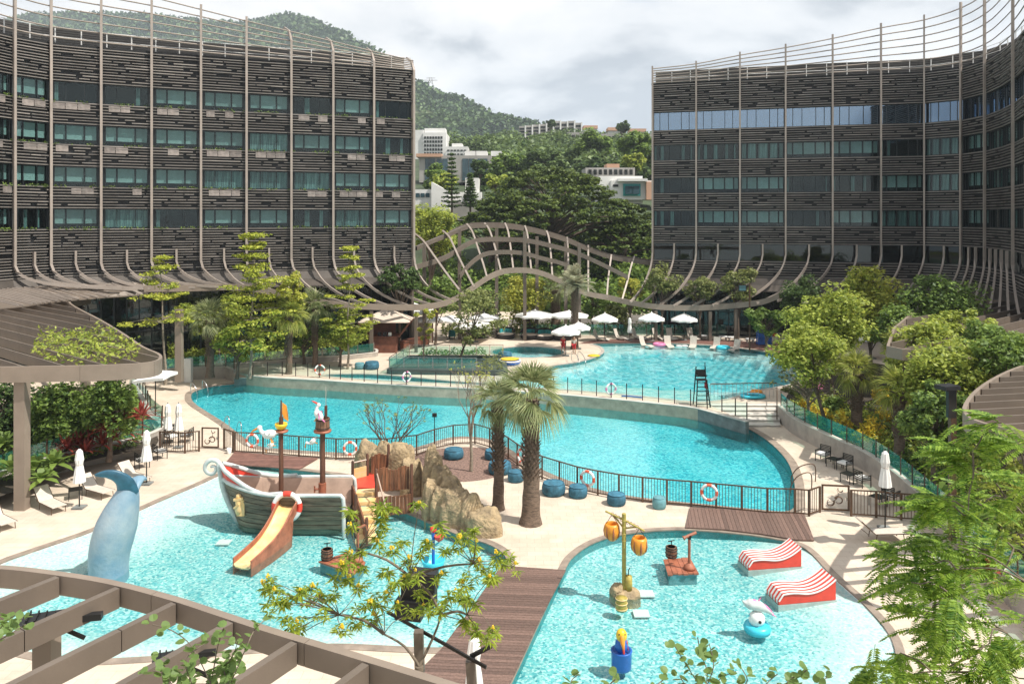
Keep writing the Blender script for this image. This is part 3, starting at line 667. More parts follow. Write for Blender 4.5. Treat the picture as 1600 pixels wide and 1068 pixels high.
FP = [(367, 707), (411, 709), (467, 714), (525, 718), (557, 718), (605, 718), (651, 712), (679, 702), (708, 695), (742, 693), (765, 700), (780, 707), (794, 716), (808, 727), (826, 739), (847, 748), (874, 757), (902, 766), (934, 773), (967, 779), (1004, 784), (1042, 788), (1080, 791), (1119, 795), (1159, 799), (1199, 803), (1242, 804), (1264, 806)]
bar_fence('long curved brown bar fence running between the lap pool and the splash pools', [G(x, y) for x, y in FP])
bar_fence('short brown bar fence beside the dark dining chairs and the scroll gate', [G(x, y) for x, y in [(250, 706), (289, 708), (311, 705)]])
bar_fence('brown bar fence beyond the scroll gate beside the folded umbrella', [G(x, y) for x, y in [(1330, 806), (1369, 808), (1408, 812), (1450, 815)]])
def gate(label, a, b, h=1.2):
    t = root('scroll_gate', label, 'gate', a); d = b-a; L = d.length; u = d/L; m = 'bronze'
    f = MB()
    for z in (.1, h): f.bar(a+V((0, 0, z)), b+V((0, 0, z)), .07)
    f.bar(a+V((0, 0, .065)), a+V((0, 0, h+.035)), .07); f.bar(b+V((0, 0, .065)), b+V((0, 0, h+.035)), .07); f.build('gate_frame', m, t)
    # wave scroll cut from plate: a big curl, a tail and a small crescent
    def arc(cx, cz, r, a0, a1, r0, r1, n=14):
        pts = []; 
        for k in range(n+1): th = lerp(a0, a1, k/n); pts.append((cx+r*math.cos(th)*lerp(1, .75, k/n), cz+r*math.sin(th)*lerp(1, .75, k/n)))
        return pts, [lerp(r0, r1, k/n) for k in range(n+1)]
    sc = MB()
    for cx, cz, r, a0, a1, r0, r1 in ((.30, .36, .16, .4, -4.2, .075, .02), (.62, .44, .17, 2.7, -2.6, .085, .03), (.70, .86, .12, -3.6, -.4, .03, .05), (.34, .70, .34, -1.5, .6, .03, .015)):
        pts, rr = arc(cx*L, cz*h, r*h*.9, a0, a1, r0, r1)
        sc.tube([a+u*x+V((0, 0, z)) for x, z in pts], rr, 6, flat=.45)
    sc.build('scroll', m, t)
    MB().box((b+V((0, 0, .6))-u*.1), (.06, .1, .14)).build('latch', 'steel', t); return t
gate('scroll pattern metal gate in the fence beside the dining chairs', G(316, 700), G(341, 701))
gate('scroll pattern metal gate beside the timber deck and lap pool corner', G(1285, 798), G(1326, 800))
bar_fence('narrow brown fence piece joining the scroll gate and the lap pool fence', [G(1264, 806), G(1281, 800)])
bar_fence('narrow brown fence piece between the scroll gate and the long fence', [G(350, 701), G(364, 706)])
def glass_fence(label, pts, z, h, gm='clear_glass', pm='dark_metal', post=.06, rail=False, name='glass_fence', gap=.12, low=.08):
    t = root(name, label, 'fence', V((pts[0].x, pts[0].y, z))); pts = [V((p.x, p.y, z)) for p in pts]
    for p in pts: MB().box(p+V((0, 0, h/2)), (post, post, h)).build('post', pm, t)
    for a, b in zip(pts, pts[1:]):
        u = (b-a).normalized(); MB().bar(a+u*gap*.5+V((0, 0, low+(h-low-.1)/2)), b-u*gap*.5+V((0, 0, low+(h-low-.1)/2)), .012, h-low-.1).build('glass_pane', gm, t)
        if rail: MB().bar(a+V((0, 0, h)), b+V((0, 0, h)), .05, .04).build('rail', 'steel', t)
    return t
GF = [(373, 587), (395, 587), (418, 586.5), (441, 586), (462, 587), (481, 588), (499, 589.5), (515, 591), (532, 592), (550, 594), (569, 596), (590, 598), (612, 600), (635, 601), (658, 602), (681, 603), (704, 604), (727, 605), (750, 606), (772, 607), (795, 608), (818, 609), (842, 610), (865, 611), (887, 613), (909, 615), (932, 618), (955, 621), (979, 623), (1004, 625), (1029, 628), (1054, 630), (1079, 633), (1105, 638), (1128, 643), (1149, 649), (1167, 655)]
glass_fence('clear glass fence on slim dark posts along the rim of the leisure pool', [G(x, y, ZU+.03) for x, y in GF], ZU+.03, 1.1)
wall_top = [V((p.x+.16, p.y+.12, 0)) for p in wr if p.y > 16]
glass_fence('teal tinted glass balustrade on the curved wall beside the yellow shrubs', resample(wall_top[1:], 1.35), 1.02, .95, 'teal_glass', 'bronze', .05)
lt = [p for p in wl if -30 < p.x]
glass_fence('glass balustrade on the curved planter wall beside the red cordylines', [V((p.x-.05, p.y+.12, 0)) for p in resample(lt, 1.7)], 1.0, .95, 'rail_glass', 'bronze', .06)
glass_fence('glass balustrade in front of the palm bed behind the lap pool', [V((p.x, p.y+.1, 0)) for p in resample(Gs([(255, 586), (300, 580), (362, 575), (400, 573), (455, 568), (530, 563), (584, 557)], ZU, 3, False), 1.6)], ZU+.42, .9, 'rail_glass', 'steel', .04)
for lab, y in (('glass balustrade behind the white chaises of the leisure pool', 0),):
    glass_fence(lab, [G(x, 524, ZU) for x in range(812, 1250, 22)], ZU, 1.3, 'rail_glass', 'dark_metal', .05)
# ------------------------------------------------------------------ the two hotel wings
def wing(name, label, plan, ztop_f, cols, rows, bot_z, lobby, style, depth_dir, ribs, fb, rod_n=7, slat_cap=300):
    """plan: px of the columns -> plan points; window rows (z bottom, z top); slat bands in between"""
    t = root(name, label, 'building', (plan[0].x, plan[0].y, ZU))
    m = len(plan); SB = MB(); cnt = [0]; um = unitbox('slat_metal')
    def slat(a, b, z, n, th=.075, dp=.16, proud=0):
        cnt[0] += 1; L = (b-a).length; u = (b-a)/L; c = (a+b)/2+n*(.14+proud)+V((0, 0, z))
        if cnt[0] % 3 == 0 and cnt[0]//3 <= slat_cap-1: bx('slat', 'slat_metal', t, c, (L, dp, th), u)
        else: SB.box(c, (L, dp, th), ax=(u, V((-u.y, u.x, 0)), V((0, 0, 1))))
    zt = rows[0][2] if False else 0
    bands = []; edges = sorted([(r[0], r[1]) for r in rows]+([lobby] if lobby else []))
    z = bot_z
    for lo, hi in edges: bands.append((z, lo)); z = hi
    bands.append((z, 28.1))
    FR = MB()
    for i in range(m-1):
        A, B = plan[i], plan[i+1]; d = B-A; L = d.length; u = d/L; n = V((u.y, -u.x, 0)); mid = (A+B)/2
        if style == 'R' and i >= m-4: pass
        # dark backing of each spandrel band
        for (z0, z1) in bands:
            bx('spandrel', 'spandrel', t, mid-n*.12+V((0, 0, (z0+z1)/2)), (L+.04, .2, z1-z0), u)
            k = int((z1-z0)/.238)
            # slats: long runs broken by gaps that drift along the bay
            for j in range(k+1):
                zz = z0+.05+j*(z1-z0-.1)/k
                if j in (0, k): slat(A, B, zz, n); continue
                s = 0
                ph = R.random()
                while s < L:
                    run = R.choice([.8, 1.3, 1.9, 2.6, 3.4]); gap = R.choice([.15, .3, .55, .9, 1.4]) if (j+i) % 3 == 0 else R.choice([0, 0, .1, .25, .5])
                    e = min(L, s+run)
                    if e-s > .25: slat(A+u*s, A+u*e, zz, n, th=R.choice([.05, .062, .08]), proud=R.choice([0, .04, .09]))
                    s = e+gap
            # stone planter fronts under the left wing's windows
            if style == 'L' and z1 < 26 and z0 > 9 and z1-z0 < 2.6:
                s = R.uniform(.1, .9); hh = .55
                for q in range(3):
                    wq = R.uniform(.75, 1.05)
                    if s+wq > L-.1: break
                    if R.random() < .7: bx('planter_stone', 'planter_stone', t, A+u*(s+wq/2)+n*.26+V((0, 0, z1-.12-hh/2)), (wq-.05, .07, hh-.04), u)
                    s += wq
        for ri, (z0, z1, kind) in enumerate(rows+([(lobby[0], lobby[1], 'lobby')] if lobby else [])):
            h = z1-z0; cz = (z0+z1)/2
            bx('room_back', 'room', t, mid-n*1.5+V((0, 0, cz)), (L+.5, .1, h+.5), u)
            wnd = MB(); zc = V((0, 0, cz)); wm = L*(.075 if style == 'L' else .03) if kind == 'room' else 0.02
            for zz in (z0+.04, z1-.04): wnd.box(mid-n*.1+V((0, 0, zz)), (L, .12, .07), ax=(u, V((-u.y, u.x, 0)), V((0, 0, 1))))
            nb = ([0, .27, .70, 1] if style == 'L' else [0, .14, .38, .66, .88, 1]) if kind == 'room' else [0, .16, .36, .66, .84, 1] if kind == 'sky' else [0, .5, 1]
            span = L-2*wm
            for f in nb: wnd.box(A+u*(wm+span*f)-n*.1+zc, (.06, .12, h-.16), ax=(u, V((-u.y, u.x, 0)), V((0, 0, 1))))
            win = wnd.build('window', 'window_frame', t)
            if kind == 'room':
                for sgn, at in ((0, wm/2), (1, L-wm/2)): bx('window_pier', 'window_frame', win, A+u*at-n*.13+zc, (wm-.08, .08, h-.17), u)
            gm = {'room': 'window_glass', 'sky': 'window_sky', 'lobby': 'shop_glass'}[kind]
            look = R.random()
            for a, b in zip(nb, nb[1:]):
                c = A+u*(wm+span*(a+b)/2); wd = span*(b-a)-.06
                bx('pane', gm, win, c-n*.1+zc, (wd, .015, h-.16), u)
                if kind == 'room':
                    if look < (.66 if style == 'L' else .48): bx('blind', 'blind', win, c-n*.3+V((0, 0, z1-.08-h*.36)), (wd-.08, .02, h*.68), u)
                    elif look < .8: bx('curtain', 'curtain', win, c-n*.34+zc, (wd*(1 if style == 'L' else .8), .03, h-.2), u)
                    elif R.random() < .5: bx('curtain', 'curtain', win, c-n*.34+zc-u*wd*.3, (wd*.35, .03, h-.2), u)
        # slab edges
        bx('floor_slab', 'backing', t, mid-n*1.0+V((0, 0, 28.2)), (L+.3, 2.2, .2), u)
    sb = SB.build('slat', 'slat_metal', t); sb['kind'] = 'stuff'
    # solid core behind the rooms, the roof and the set-back roof screen
    nrm = []
    for i in range(m):
        d = (plan[min(i+1, m-1)]-plan[max(i-1, 0)]).normalized(); nrm.append(V((d.y, -d.x, 0)))
    back = [p-nn*1.7 for p, nn in zip(plan, nrm)]
    for i in range(m-1):
        cb = MB(); dpt = 12 if style == 'L' or i < 7 else 4.5; q = [back[i], back[i+1], back[i+1]-nrm[i+1]*dpt, back[i]-nrm[i]*dpt]
        cb.prism([(p.x, p.y) for p in q], ZU, 28.3).build('core', 'backing', t)
    sc = [p-nn*3.2 for p, nn in zip(plan, nrm)]
    for k in range(9):
        zz = 28.45+k*.2
        rs = MB(); rs.ribbon(sc, lambda i, p, zz=zz: [V((p.x, p.y, zz)), V((p.x+nrm[i].x*.07, p.y+nrm[i].y*.07, zz+.13))]); 
        o = rs.build('screen_slat', 'roof_screen', t)
    MB().prism([(p.x, p.y) for p in [q-nn*3.35 for q, nn in zip(plan, nrm)]]+[(p.x, p.y) for p in [q-nn*3.6 for q, nn in zip(plan, nrm)]][::-1], 28.3, 30.1).build('roof_screen', 'backing', t)
    rp = resample([p-nn*.9 for p, nn in zip(plan, nrm)], 2.0)
    for p in rp: MB().box(p+V((0, 0, 28.3+.75)), (.07, .07, 1.5)).build('railing_post', 'white_paint', t)
    for zz in (29.0, 29.75): MB().tube([p+V((0, 0, zz)) for p in rp], .028, 4).build('handrail', 'white_paint', t)
    # end faces
    for e, s in ((0, 1), (m-1, -1)):
        d = (plan[1]-plan[0]).normalized() if e == 0 else (plan[-1]-plan[-2]).normalized(); a = plan[e]; b = a-nrm[e]*1.8
        bx('end_wall', 'canopy_metal', t, (a+b)/2+V((0, 0, 14.5)), ((b-a).length, .25, 27.6), (b-a))
    # top rods of the open crown
    for k in range(rod_n):
        f = (k+.6)/rod_n
        path = []
        for i in range(m):
            zz = lerp(28.2, ztop_f(i), f); path.append(plan[i]+nrm[i]*(.25)+V((0, 0, zz)))
        MB().tube(smooth(path, 3), .06, 4, cap=False).build('rod', 'rib_metal', t)
    # ribs: they climb the wall, pass its top and sweep out at the foot
    for (f, top, end, wdt) in ribs:
        i = min(int(f), m-2); q = f-i; p = plan[i].lerp(plan[i+1], q) if f < m-1 else plan[-1]; nn = nrm[min(int(round(f)), m-1)]
        o = p+nn*.42; z1 = top if top else (lerp(ztop_f(i), ztop_f(min(i+1, m-1)), q)+.15)
        pts = [o+V((0, 0, z1))]
        if not top and fb(i): pts = [o+fb(i)*.9+V((0, 0, z1+.1)), o+fb(i)*.35+V((0, 0, z1-.25)), o+V((0, 0, z1-1.2))]
        pts += [o+V((0, 0, 9.6))]
        if end is not None:
            c1 = o+V((0, 0, max(6.4, end.z+.1))); e2 = end
            for k in range(1, 11): s = k/10; pts.append((1-s)**2*(o+V((0, 0, 9.4)))+2*s*(1-s)*c1.lerp(V((e2.x, e2.y, c1.z)), .10)+s*s*e2)
        else: pts.append(o+V((0, 0, 1)))
        n = len(pts); secs = []
        for k, p3 in enumerate(pts):
            tt = (pts[min(k+1, n-1)]-pts[max(k-1, 0)]).normalized(); side = V((nn.y, -nn.x, 0)) if abs(tt.z) > .85 else tt.cross(V((0, 0, 1))).normalized()
            if side.dot(V((nn.y, -nn.x, 0))) < 0: side = -side
            out = side.cross(tt).normalized(); out = out if out.dot(nn+V((0, 0, .3))) > 0 else -out
            secs.append([p3+side*(wdt/2)+out*.12, p3-side*(wdt/2)+out*.12, p3-side*(wdt/2)-out*.10, p3+side*(wdt/2)-out*.10])
        MB().loft(secs, sm=False).build('rib', 'rib_metal', t)
    return t, nrm
def pl(px, d): return V(((px-800)/F*d, d, 0))
LP = [(-60, 58.6), (-20, 60.3), (18, 62.3), (78, 64.8), (158, 66.8), (237, 68.6), (314, 70.2), (385, 71.7), (455, 73.1), (520, 74.3), (583, 75.7), (645, 77.3)]
LT = [34.9, 34.7, 34.5, 34.2, 33.8, 33.4, 32.7, 32.0, 31.3, 30.6, 29.9, 29.3]
lplan = [pl(*a) for a in LP]
# lower ring (free edge of the canopy) in space
RINGL = [P(x, y, d) for x, y, d in [(225, 451, 67), (300, 449, 68.5), (380, 447, 69), (460, 462, 69.5), (520, 474, 70), (580, 479, 71), (650, 480, 72.9), (707, 469, 75)]]
def ringL(px):
    xs = [225, 300, 380, 460, 520, 580, 650, 707]; i = max(0, min(len(xs)-2, int(np.searchsorted(xs, px)-1))); t = (px-xs[i])/(xs[i+1]-xs[i]); return RINGL[i].lerp(RINGL[i+1], t)
rl = []
ends = {0: None, 1: None, 2: P(165, 447, 65.5), 2.5: P(190, 450, 65.6), 3: P(215, 452, 66.5), 3.5: ringL(235), 4: ringL(265), 4.5: ringL(305), 5: ringL(345), 5.5: ringL(385), 6: ringL(420), 6.5: ringL(455), 7: ringL(485), 7.5: ringL(520), 8: ringL(552), 8.5: ringL(582), 9: ringL(612), 9.5: ringL(645), 10: ringL(672), 10.5: ringL(692), 11: ringL(706)}
for f, e in ends.items(): rl.append((f, 10.7 if f % 1 else 0, e, .17 if f % 1 else .2))
rowsL = [(12.55, 14.3, 'room'), (16.15, 17.9, 'room'), (19.75, 21.5, 'room'), (23.35, 25.1, 'room')]
for f_ in (0,):
    wingL, nL = wing('hotel_wing', 'dark louvred hotel wing with stone planter fronts and pale ribs behind the toy ship', lplan, lambda i: LT[i], None, rowsL, 8.5, None, 'L', None, rl, lambda i: V((-.9, .5, 0)) if i >= 8 else None)
RPL = [(1020, 84.9), (1088, 83.6), (1156, 82.3), (1227, 81.2), (1300, 79.9), (1375, 78.9), (1444, 77.9), (1506, 75.3), (1546, 71.4), (1569, 67.6), (1592, 63.0), (1612, 58.0), (1640, 53)]
RT = [30.0, 30.3, 31.0, 31.6, 32.3, 33.2, 33.8, 34.4, 34.8, 35.1, 35.4, 35.6, 35.8]
rplan = [pl(*a) for a in RPL]
rowsR = [(12.55, 14.3, 'room'), (16.15, 17.9, 'room'), (19.75, 21.5, 'room'), (23.05, 25.1, 'sky')]
rend = {0: P(985, 472, 80.5), .5: P(1002, 474, 80.3), 1: P(1030, 477, 80), 1.5: P(1052, 478, 79.8), 2: P(1082, 478, 79.6), 2.5: P(1113, 477, 79.4), 3: P(1147, 476, 79), 3.5: P(1182, 474, 78), 4: P(1215, 470, 76.5), 4.5: P(1255, 475, 74), 5: P(1290, 482, 72), 5.5: P(1330, 492, 69), 6: P(1360, 505, 65), 6.5: P(1400, 515, 61), 7: P(1420, 520, 58.5), 7.33: P(1440, 524, 57), 7.66: P(1460, 528, 55.5), 8: P(1485, 532, 54), 8.4: P(1505, 536, 52.5), 8.8: P(1530, 541, 51), 9.2: P(1555, 546, 49.5), 9.6: P(1580, 550, 48), 10: P(1610, 555, 46.5)}
rr_ = [(f, 0 if f == int(f) else 10.7, e, .17) for f, e in rend.items()]
wingR, nRr = wing('hotel_wing', 'shaded louvred hotel wing with bright sky in its top windows beyond the leisure pool', rplan, lambda i: RT[i], None, rowsR, 7.2, (8.85, 10.7), 'R', None, rr_, lambda i: None)
# skirts (sheet metal bands round the foot of the walls) and ground floor glazing
pbr('skirt_metal', (.085, .07, .058), .5, .2, var=.2, scale=.8)
def skirt(t, plan, nrm, z0, z1, out0, out1, m, name='skirt_panel'):
    for i in range(len(plan)-1):
        a0, b0 = plan[i]+nrm[i]*out0, plan[i+1]+nrm[i+1]*out0; a1, b1 = plan[i]+nrm[i]*out1, plan[i+1]+nrm[i+1]*out1
        MB().loft([[a0+V((0, 0, z0)), a0+V((0, 0, z0+.1)), a1+V((0, 0, z1+.1)), a1+V((0, 0, z1))], [b0+V((0, 0, z0)), b0+V((0, 0, z0+.1)), b1+V((0, 0, z1+.1)), b1+V((0, 0, z1))]], sm=False).build(name, m, t)
for t, plan, nrm, zz in ((wingL, lplan, nL, 8.5), (wingR, rplan, nRr, 7.2)):
    skirt(t, plan, nrm, zz, zz-.9, .1, .5, 'skirt_metal')
    skirt(t, plan, nrm, zz-.92, zz-1.5, .5, 1.3, 'skirt_metal')
    for i in range(len(plan)-1):
        A, B = plan[i]-nrm[i]*.8, plan[i+1]-nrm[i+1]*.8; u = (B-A).normalized(); L = (B-A).length; hh = zz-1.5-ZU
        fr = MB()
        for k in range(5): fr.box(A+u*(L*k/4)+V((0, 0, ZU+hh/2)), (.1, .14, hh), ax=(u, V((-u.y, u.x, 0)), V((0, 0, 1))))
        for z in (ZU+.1, ZU+2.6, ZU+hh-.1): fr.box((A+B)/2+V((0, 0, z)), (L, .12, .1), ax=(u, V((-u.y, u.x, 0)), V((0, 0, 1))))
        f = fr.build('shopfront', 'window_frame', t)
        for k in range(4): bx('pane', 'shop_glass', f, A+u*(L*(k+.5)/4)+V((0, 0, ZU+hh/2)), (L/4-.12, .02, hh-.2), u)

for i in range(5):
    a0, b0 = lplan[i]+nL[i]*1.25, lplan[i+1]+nL[i+1]*1.25; oo = [4.6, 4.6, 4.4, 4.0, 2.6, 1.3]; a1, b1 = lplan[i]+nL[i]*oo[i], lplan[i+1]+nL[i+1]*oo[i+1]; a0, b0 = lplan[i]+nL[i]*.55, lplan[i+1]+nL[i+1]*.55
    MB().loft([[V((p.x, p.y, 7.75)), V((p.x, p.y, 7.83)), V((q.x, q.y, 6.80)), V((q.x, q.y, 6.72))] for p, q in ((a0, a1), (b0, b1))], sm=False).build('skirt_panel', 'canopy_metal', wingL)
oo = [4.6, 4.6, 4.4, 4.0, 2.6, 1.3]
for i in range(5):
    for f in (.0, .2, .4, .6, .8):
        p = lplan[i].lerp(lplan[i+1], f)+nL[i]*.6; j = min(4.9, i+f+.75); k = int(j); q = lplan[k].lerp(lplan[k+1], j-k)+nL[k]*lerp(oo[k], oo[k+1], j-k)
        MB().bar(V((p.x, p.y, 7.84)), V((q.x, q.y, 6.86)), .09, .12).build('skirt_fin', 'rib_metal', wingL)
# ------------------------------------------------------------------ free-standing ribbed trellis between the wings
def beam(t, pts, w=.16, h=.62, name='ring_beam', m='canopy_metal', sub=3):
    path = smooth(pts, sub); n = len(path); secs = []
    for i, p in enumerate(path):
        tt = (path[min(i+1, n-1)]-path[max(i-1, 0)]); tt.z = 0; tt.normalize(); s = V((tt.y, -tt.x, 0)); secs.append([p+s*(w/2)+V((0, 0, h/2)), p-s*(w/2)+V((0, 0, h/2)), p-s*(w/2)-V((0, 0, h/2)), p+s*(w/2)-V((0, 0, h/2))])
    return MB().loft(secs, sm=False).build(name, m, t)
tr = root('arched_trellis', 'wavy bronze trellis of curved ribs bridging the gap between the two hotel wings', 'trellis', P(790, 520, 80))
def BP(l): return [P(x, y, d) for x, y, d in l]
bmA = BP([(650, 388, 80), (675, 377, 81), (700, 367, 82), (729, 355, 83), (760, 353, 83.5), (790, 354, 84), (820, 358, 84.5), (854, 366, 85), (886, 376, 85.5), (919, 390, 86), (954, 402, 86), (990, 408, 86), (1022, 412, 86)])
beam(tr, bmA, .55, .42)
beam(tr, [p+V((0, 1.6, .12)) for p in bmA[2:]], .2, .55)
beam(tr, BP([(650, 417, 77), (675, 410, 78), (700, 400, 79), (735, 379, 80.5), (760, 374, 81), (790, 374, 81.5), (825, 376, 82), (870, 386, 82.5), (900, 395, 83), (930, 408, 83), (955, 420, 83), (981, 433, 83)]), .2, .5)
beam(tr, BP([(718, 432, 77), (735, 412, 78), (755, 398, 79), (780, 394, 79.5), (815, 395, 80), (845, 403, 80.5), (880, 412, 81), (905, 425, 81)]), .2, .45)
RING = BP([(225, 451, 67), (300, 450, 68.5), (380, 449, 69), (460, 463, 69.5), (520, 475, 70), (580, 479, 71), (650, 480, 72.9), (680, 477, 74), (707, 469, 75), (740, 449, 76.5), (762, 434, 77.5), (787, 424, 78.5), (815, 422, 79), (840, 425, 79.5), (865, 434, 80), (890, 447, 80.5), (920, 459, 81), (952, 465, 81.5), (982, 472, 81), (1025, 479, 80), (1070, 481, 79.8), (1110, 480, 79.5), (1150, 477, 79), (1190, 472, 78), (1218, 462, 77)])
beam(tr, RING, .16, .56, 'ring_beam', 'canopy_top')
def rib(t, pts, w=.17, h=.34):
    p = smooth(pts, 4); n = len(p); secs = []
    for k, q in enumerate(p):
        tt = (p[min(k+1, n-1)]-p[max(k-1, 0)]).normalized(); s = tt.cross(V((0, -1, .5))).normalized(); o = s.cross(tt).normalized(); secs.append([q+s*w/2+o*h/2, q-s*w/2+o*h/2, q-s*w/2-o*h/2, q+s*w/2-o*h/2])
    MB().loft(secs, sm=False).build('rib', 'rib_metal', t)
for l in ([(649, 366, 80), (662, 377, 79), (680, 402, 77.5), (700, 430, 76), (718, 453, 75)], [(692, 361, 82), (703, 372, 81), (715, 398, 79), (728, 424, 77.5), (741, 449, 76.5)], [(729, 350, 83), (738, 362, 82.5), (747, 388, 80), (755, 412, 78.5), (761, 433, 77.5)],
          [(757, 349, 83.5), (765, 360, 83), (773, 385, 81), (779, 408, 79.5), (783, 425, 78.5)], [(789, 349, 84), (794, 362, 83.3), (798, 388, 81), (802, 420, 79)], [(820, 353, 84.4), (824, 366, 83.8), (827, 392, 81.5), (830, 422, 79.3)], [(854, 361, 85), (858, 374, 84.3), (861, 402, 82), (863, 432, 80)],
          [(886, 370, 85.4), (887, 386, 85), (888, 412, 82.5), (889, 446, 80.5)], [(919, 383, 86), (919, 398, 85.5), (919, 425, 83), (919, 457, 81)], [(955, 399, 86), (953, 414, 85), (950, 438, 83), (948, 465, 81.5)], [(991, 401, 86), (986, 416, 85), (980, 440, 83), (972, 468, 81.2)]):
    rib(tr, BP(l))
for px, d in ((663, 78), (718, 81), (776, 82.5), (839, 84), (820, 80), (884, 84), (905, 82)):
    a = P(px, 420, d); a.z = ZU; i = min(range(len(bmA)), key=lambda k: abs(bmA[k].x-a.x)); MB().bar(a, V((a.x, a.y, bmA[i].z-.2)), .35).build('post', 'canopy_metal', tr)
for px in (600, 655, 1040, 1100, 1165):
    i = min(range(len(RING)), key=lambda k: abs((RING[k].x/RING[k].y*F+800)-px)); q = RING[i]; MB().bar(V((q.x, q.y+.1, ZU)), V((q.x, q.y+.1, q.z-.42)), .3).build('post', 'canopy_metal', tr)

# ------------------------------------------------------------------ finned canopies
def canopy(label, outline, z, ang, pitch, fin_h, fin_w=.12, fas=.6, cols=(), colw=.45, name='louvred_canopy', closed=True, joint=True, fmat='canopy_metal', top='canopy_top', fascia_skip=()):
    t = root(name, label, 'canopy', (outline[0].x, outline[0].y, ZU if z > 5 else 0)); poly = [V((p.x, p.y, 0)) for p in outline]
    # fascia panels, each a curved sheet with an open joint
    pp = poly+[poly[0]]; inn = inset(poly, -.14); inn = inn+[inn[0]]; L = 0; seg = []; k = 0
    while k < len(pp)-1:
        a = k; acc = 0
        while k < len(pp)-1 and acc < 3.2: acc += (pp[k+1]-pp[k]).length; k += 1
        secs = []
        for j in range(a, k+1):
            p, q = pp[j].copy(), inn[j].copy()
            if j == k and k > a: dd = (pp[j-1]-pp[j]).normalized()*.012; p += dd; q += dd
            secs.append([V((p.x, p.y, z)), V((q.x, q.y, z)), V((q.x, q.y, z-fas)), V((p.x, p.y, z-fas))])
        if (pp[a].x, pp[a].y) and not any(f(pp[a]) for f in fascia_skip): MB().loft(secs, sm=False).build('fascia_panel', top, t)
    d = V((math.cos(ang), math.sin(ang))); nn = V((-d.y, d.x)); s0 = inset(poly, -.15)
    ts = [V(p[:2]).dot(nn) for p in s0]; q = min(ts)+pitch*.55
    while q < max(ts):
        xs = []
        n = len(s0)
        for i in range(n):
            a, b = V(s0[i][:2]), V(s0[(i+1) % n][:2]); da, db = a.dot(nn)-q, b.dot(nn)-q
            if (da >= 0) != (db >= 0): c = a.lerp(b, da/(da-db)); xs.append(c.dot(d))
        xs.sort()
        for x0, x1 in zip(xs[::2], xs[1::2]):
            x = x0
            while x < x1-.3:
                e = min(x1, x+3.4 if x1-x > 4.2 else x1); a = d*x+nn*q; b = d*(e-.014)+nn*q
                MB().bar(V((a.x, a.y, z-.01-fin_h/2)), V((b.x, b.y, z-.01-fin_h/2)), fin_w, fin_h).build('fin', fmat, t); x = e
        q += pitch
    for c in cols: MB().bar(V((c[0], c[1], c[2])), V((c[0], c[1], z-fas*.5)), colw, colw*.9).build('column', 'canopy_top', t)
    return t
ZC = 6.7
LC = [G(x, y, ZC) for x, y in [(-260, 572), (-120, 573), (0, 573), (125, 571), (190, 569), (232, 566), (252, 560), (250, 552), (225, 541), (195, 521), (160, 500), (125, 482), (111, 473), (112, 467), (125, 463), (150, 460)]]+[V((-37.2, 64.2, 0)), V((-39.5, 62.0, 0)), V((-42, 56, 0)), V((-50, 45, 0))]
LCs = smooth(LC[:16], 3)+LC[16:]
k1 = G(28, 799, 0); k2 = G(178, 662, .7)
canopy('broad bronze louvred canopy over the planted terrace with greenery growing through it', LCs, ZC, math.atan2(-11.9, 14.9), 1.25, .5, .1, .72, [(k1.x, k1.y+.3, 0), (k2.x, k2.y, .6), (-30, 54, ZU), (-26, 60, ZU), (-34.5, 36, .6)], .5)
# foreground pergola
ZF = 7.3
FC = [G(x, y, ZF) for x, y in [(-300, 880), (-120, 878), (0, 882), (80, 890), (175, 905), (270, 929), (345, 953), (425, 979), (550, 1016), (650, 1046), (760, 1080), (900, 1125), (1050, 1185)]]
FCs = smooth(FC, 4)+[V((4.5, 2.6, 0)), V((-14, 2.6, 0)), V((-16, 8, 0))]
fd = (G(263, 922, ZF)-G(0, 1047, ZF)); fang = math.atan2(fd.y, fd.x)
cA = G(100, 948, ZF-.45); cB = G(300, 1010, ZF-.45)
fpg = canopy('curved bronze pergola of deep fins standing over the near end of the splash pool', FCs, ZF, fang, 1.27, .33, .12, .34, [], .3)
for q in (V((-7.6, 12.55, 0)), V((-5.15, 11.1, 0))  ): MB().bar(V((q.x, q.y, 0)), V((q.x, q.y, ZF-.44)), .3, .3).build('column', 'canopy_top', fpg)
ZR = 6.6
RC = [G(x, y, ZR) for x, y in [(1760, 520), (1680, 545), (1600, 569), (1560, 585), (1525, 607), (1506, 630), (1506, 645), (1525, 657), (1570, 668), (1640, 678), (1760, 690), (1900, 700)]]
RCs = smooth(RC, 3)+[V((30, 30, 0)), V((34, 36, 0))]
canopy('small rounded bronze canopy with dark fins above the hillside planting', RCs, ZR, .18, .95, .55, .1, .6, [(20.5, 27, ZU), (24, 32, ZU)], .4)
R2 = [G(x, y, ZR) for x, y in [(1385, 540), (1410, 545), (1460, 547), (1530, 543), (1600, 540), (1720, 536)]]+[V((46, 40, 0)), V((45.5, 52, 0)), V((44.5, 62, 0)), V((38, 66, 0)), G(1440, 475, ZR), G(1395, 512, ZR)]
canopy('wide dark louvred canopy sweeping out from the foot of the shaded wing', R2, ZR, math.atan2(G(1462, 517, ZR).y-G(1380, 535, ZR).y, G(1462, 517, ZR).x-G(1380, 535, ZR).x), 1.3, .5, .1, .6, [(34, 50, ZU), (30, 44, ZU), (38, 44, ZU)], .45)
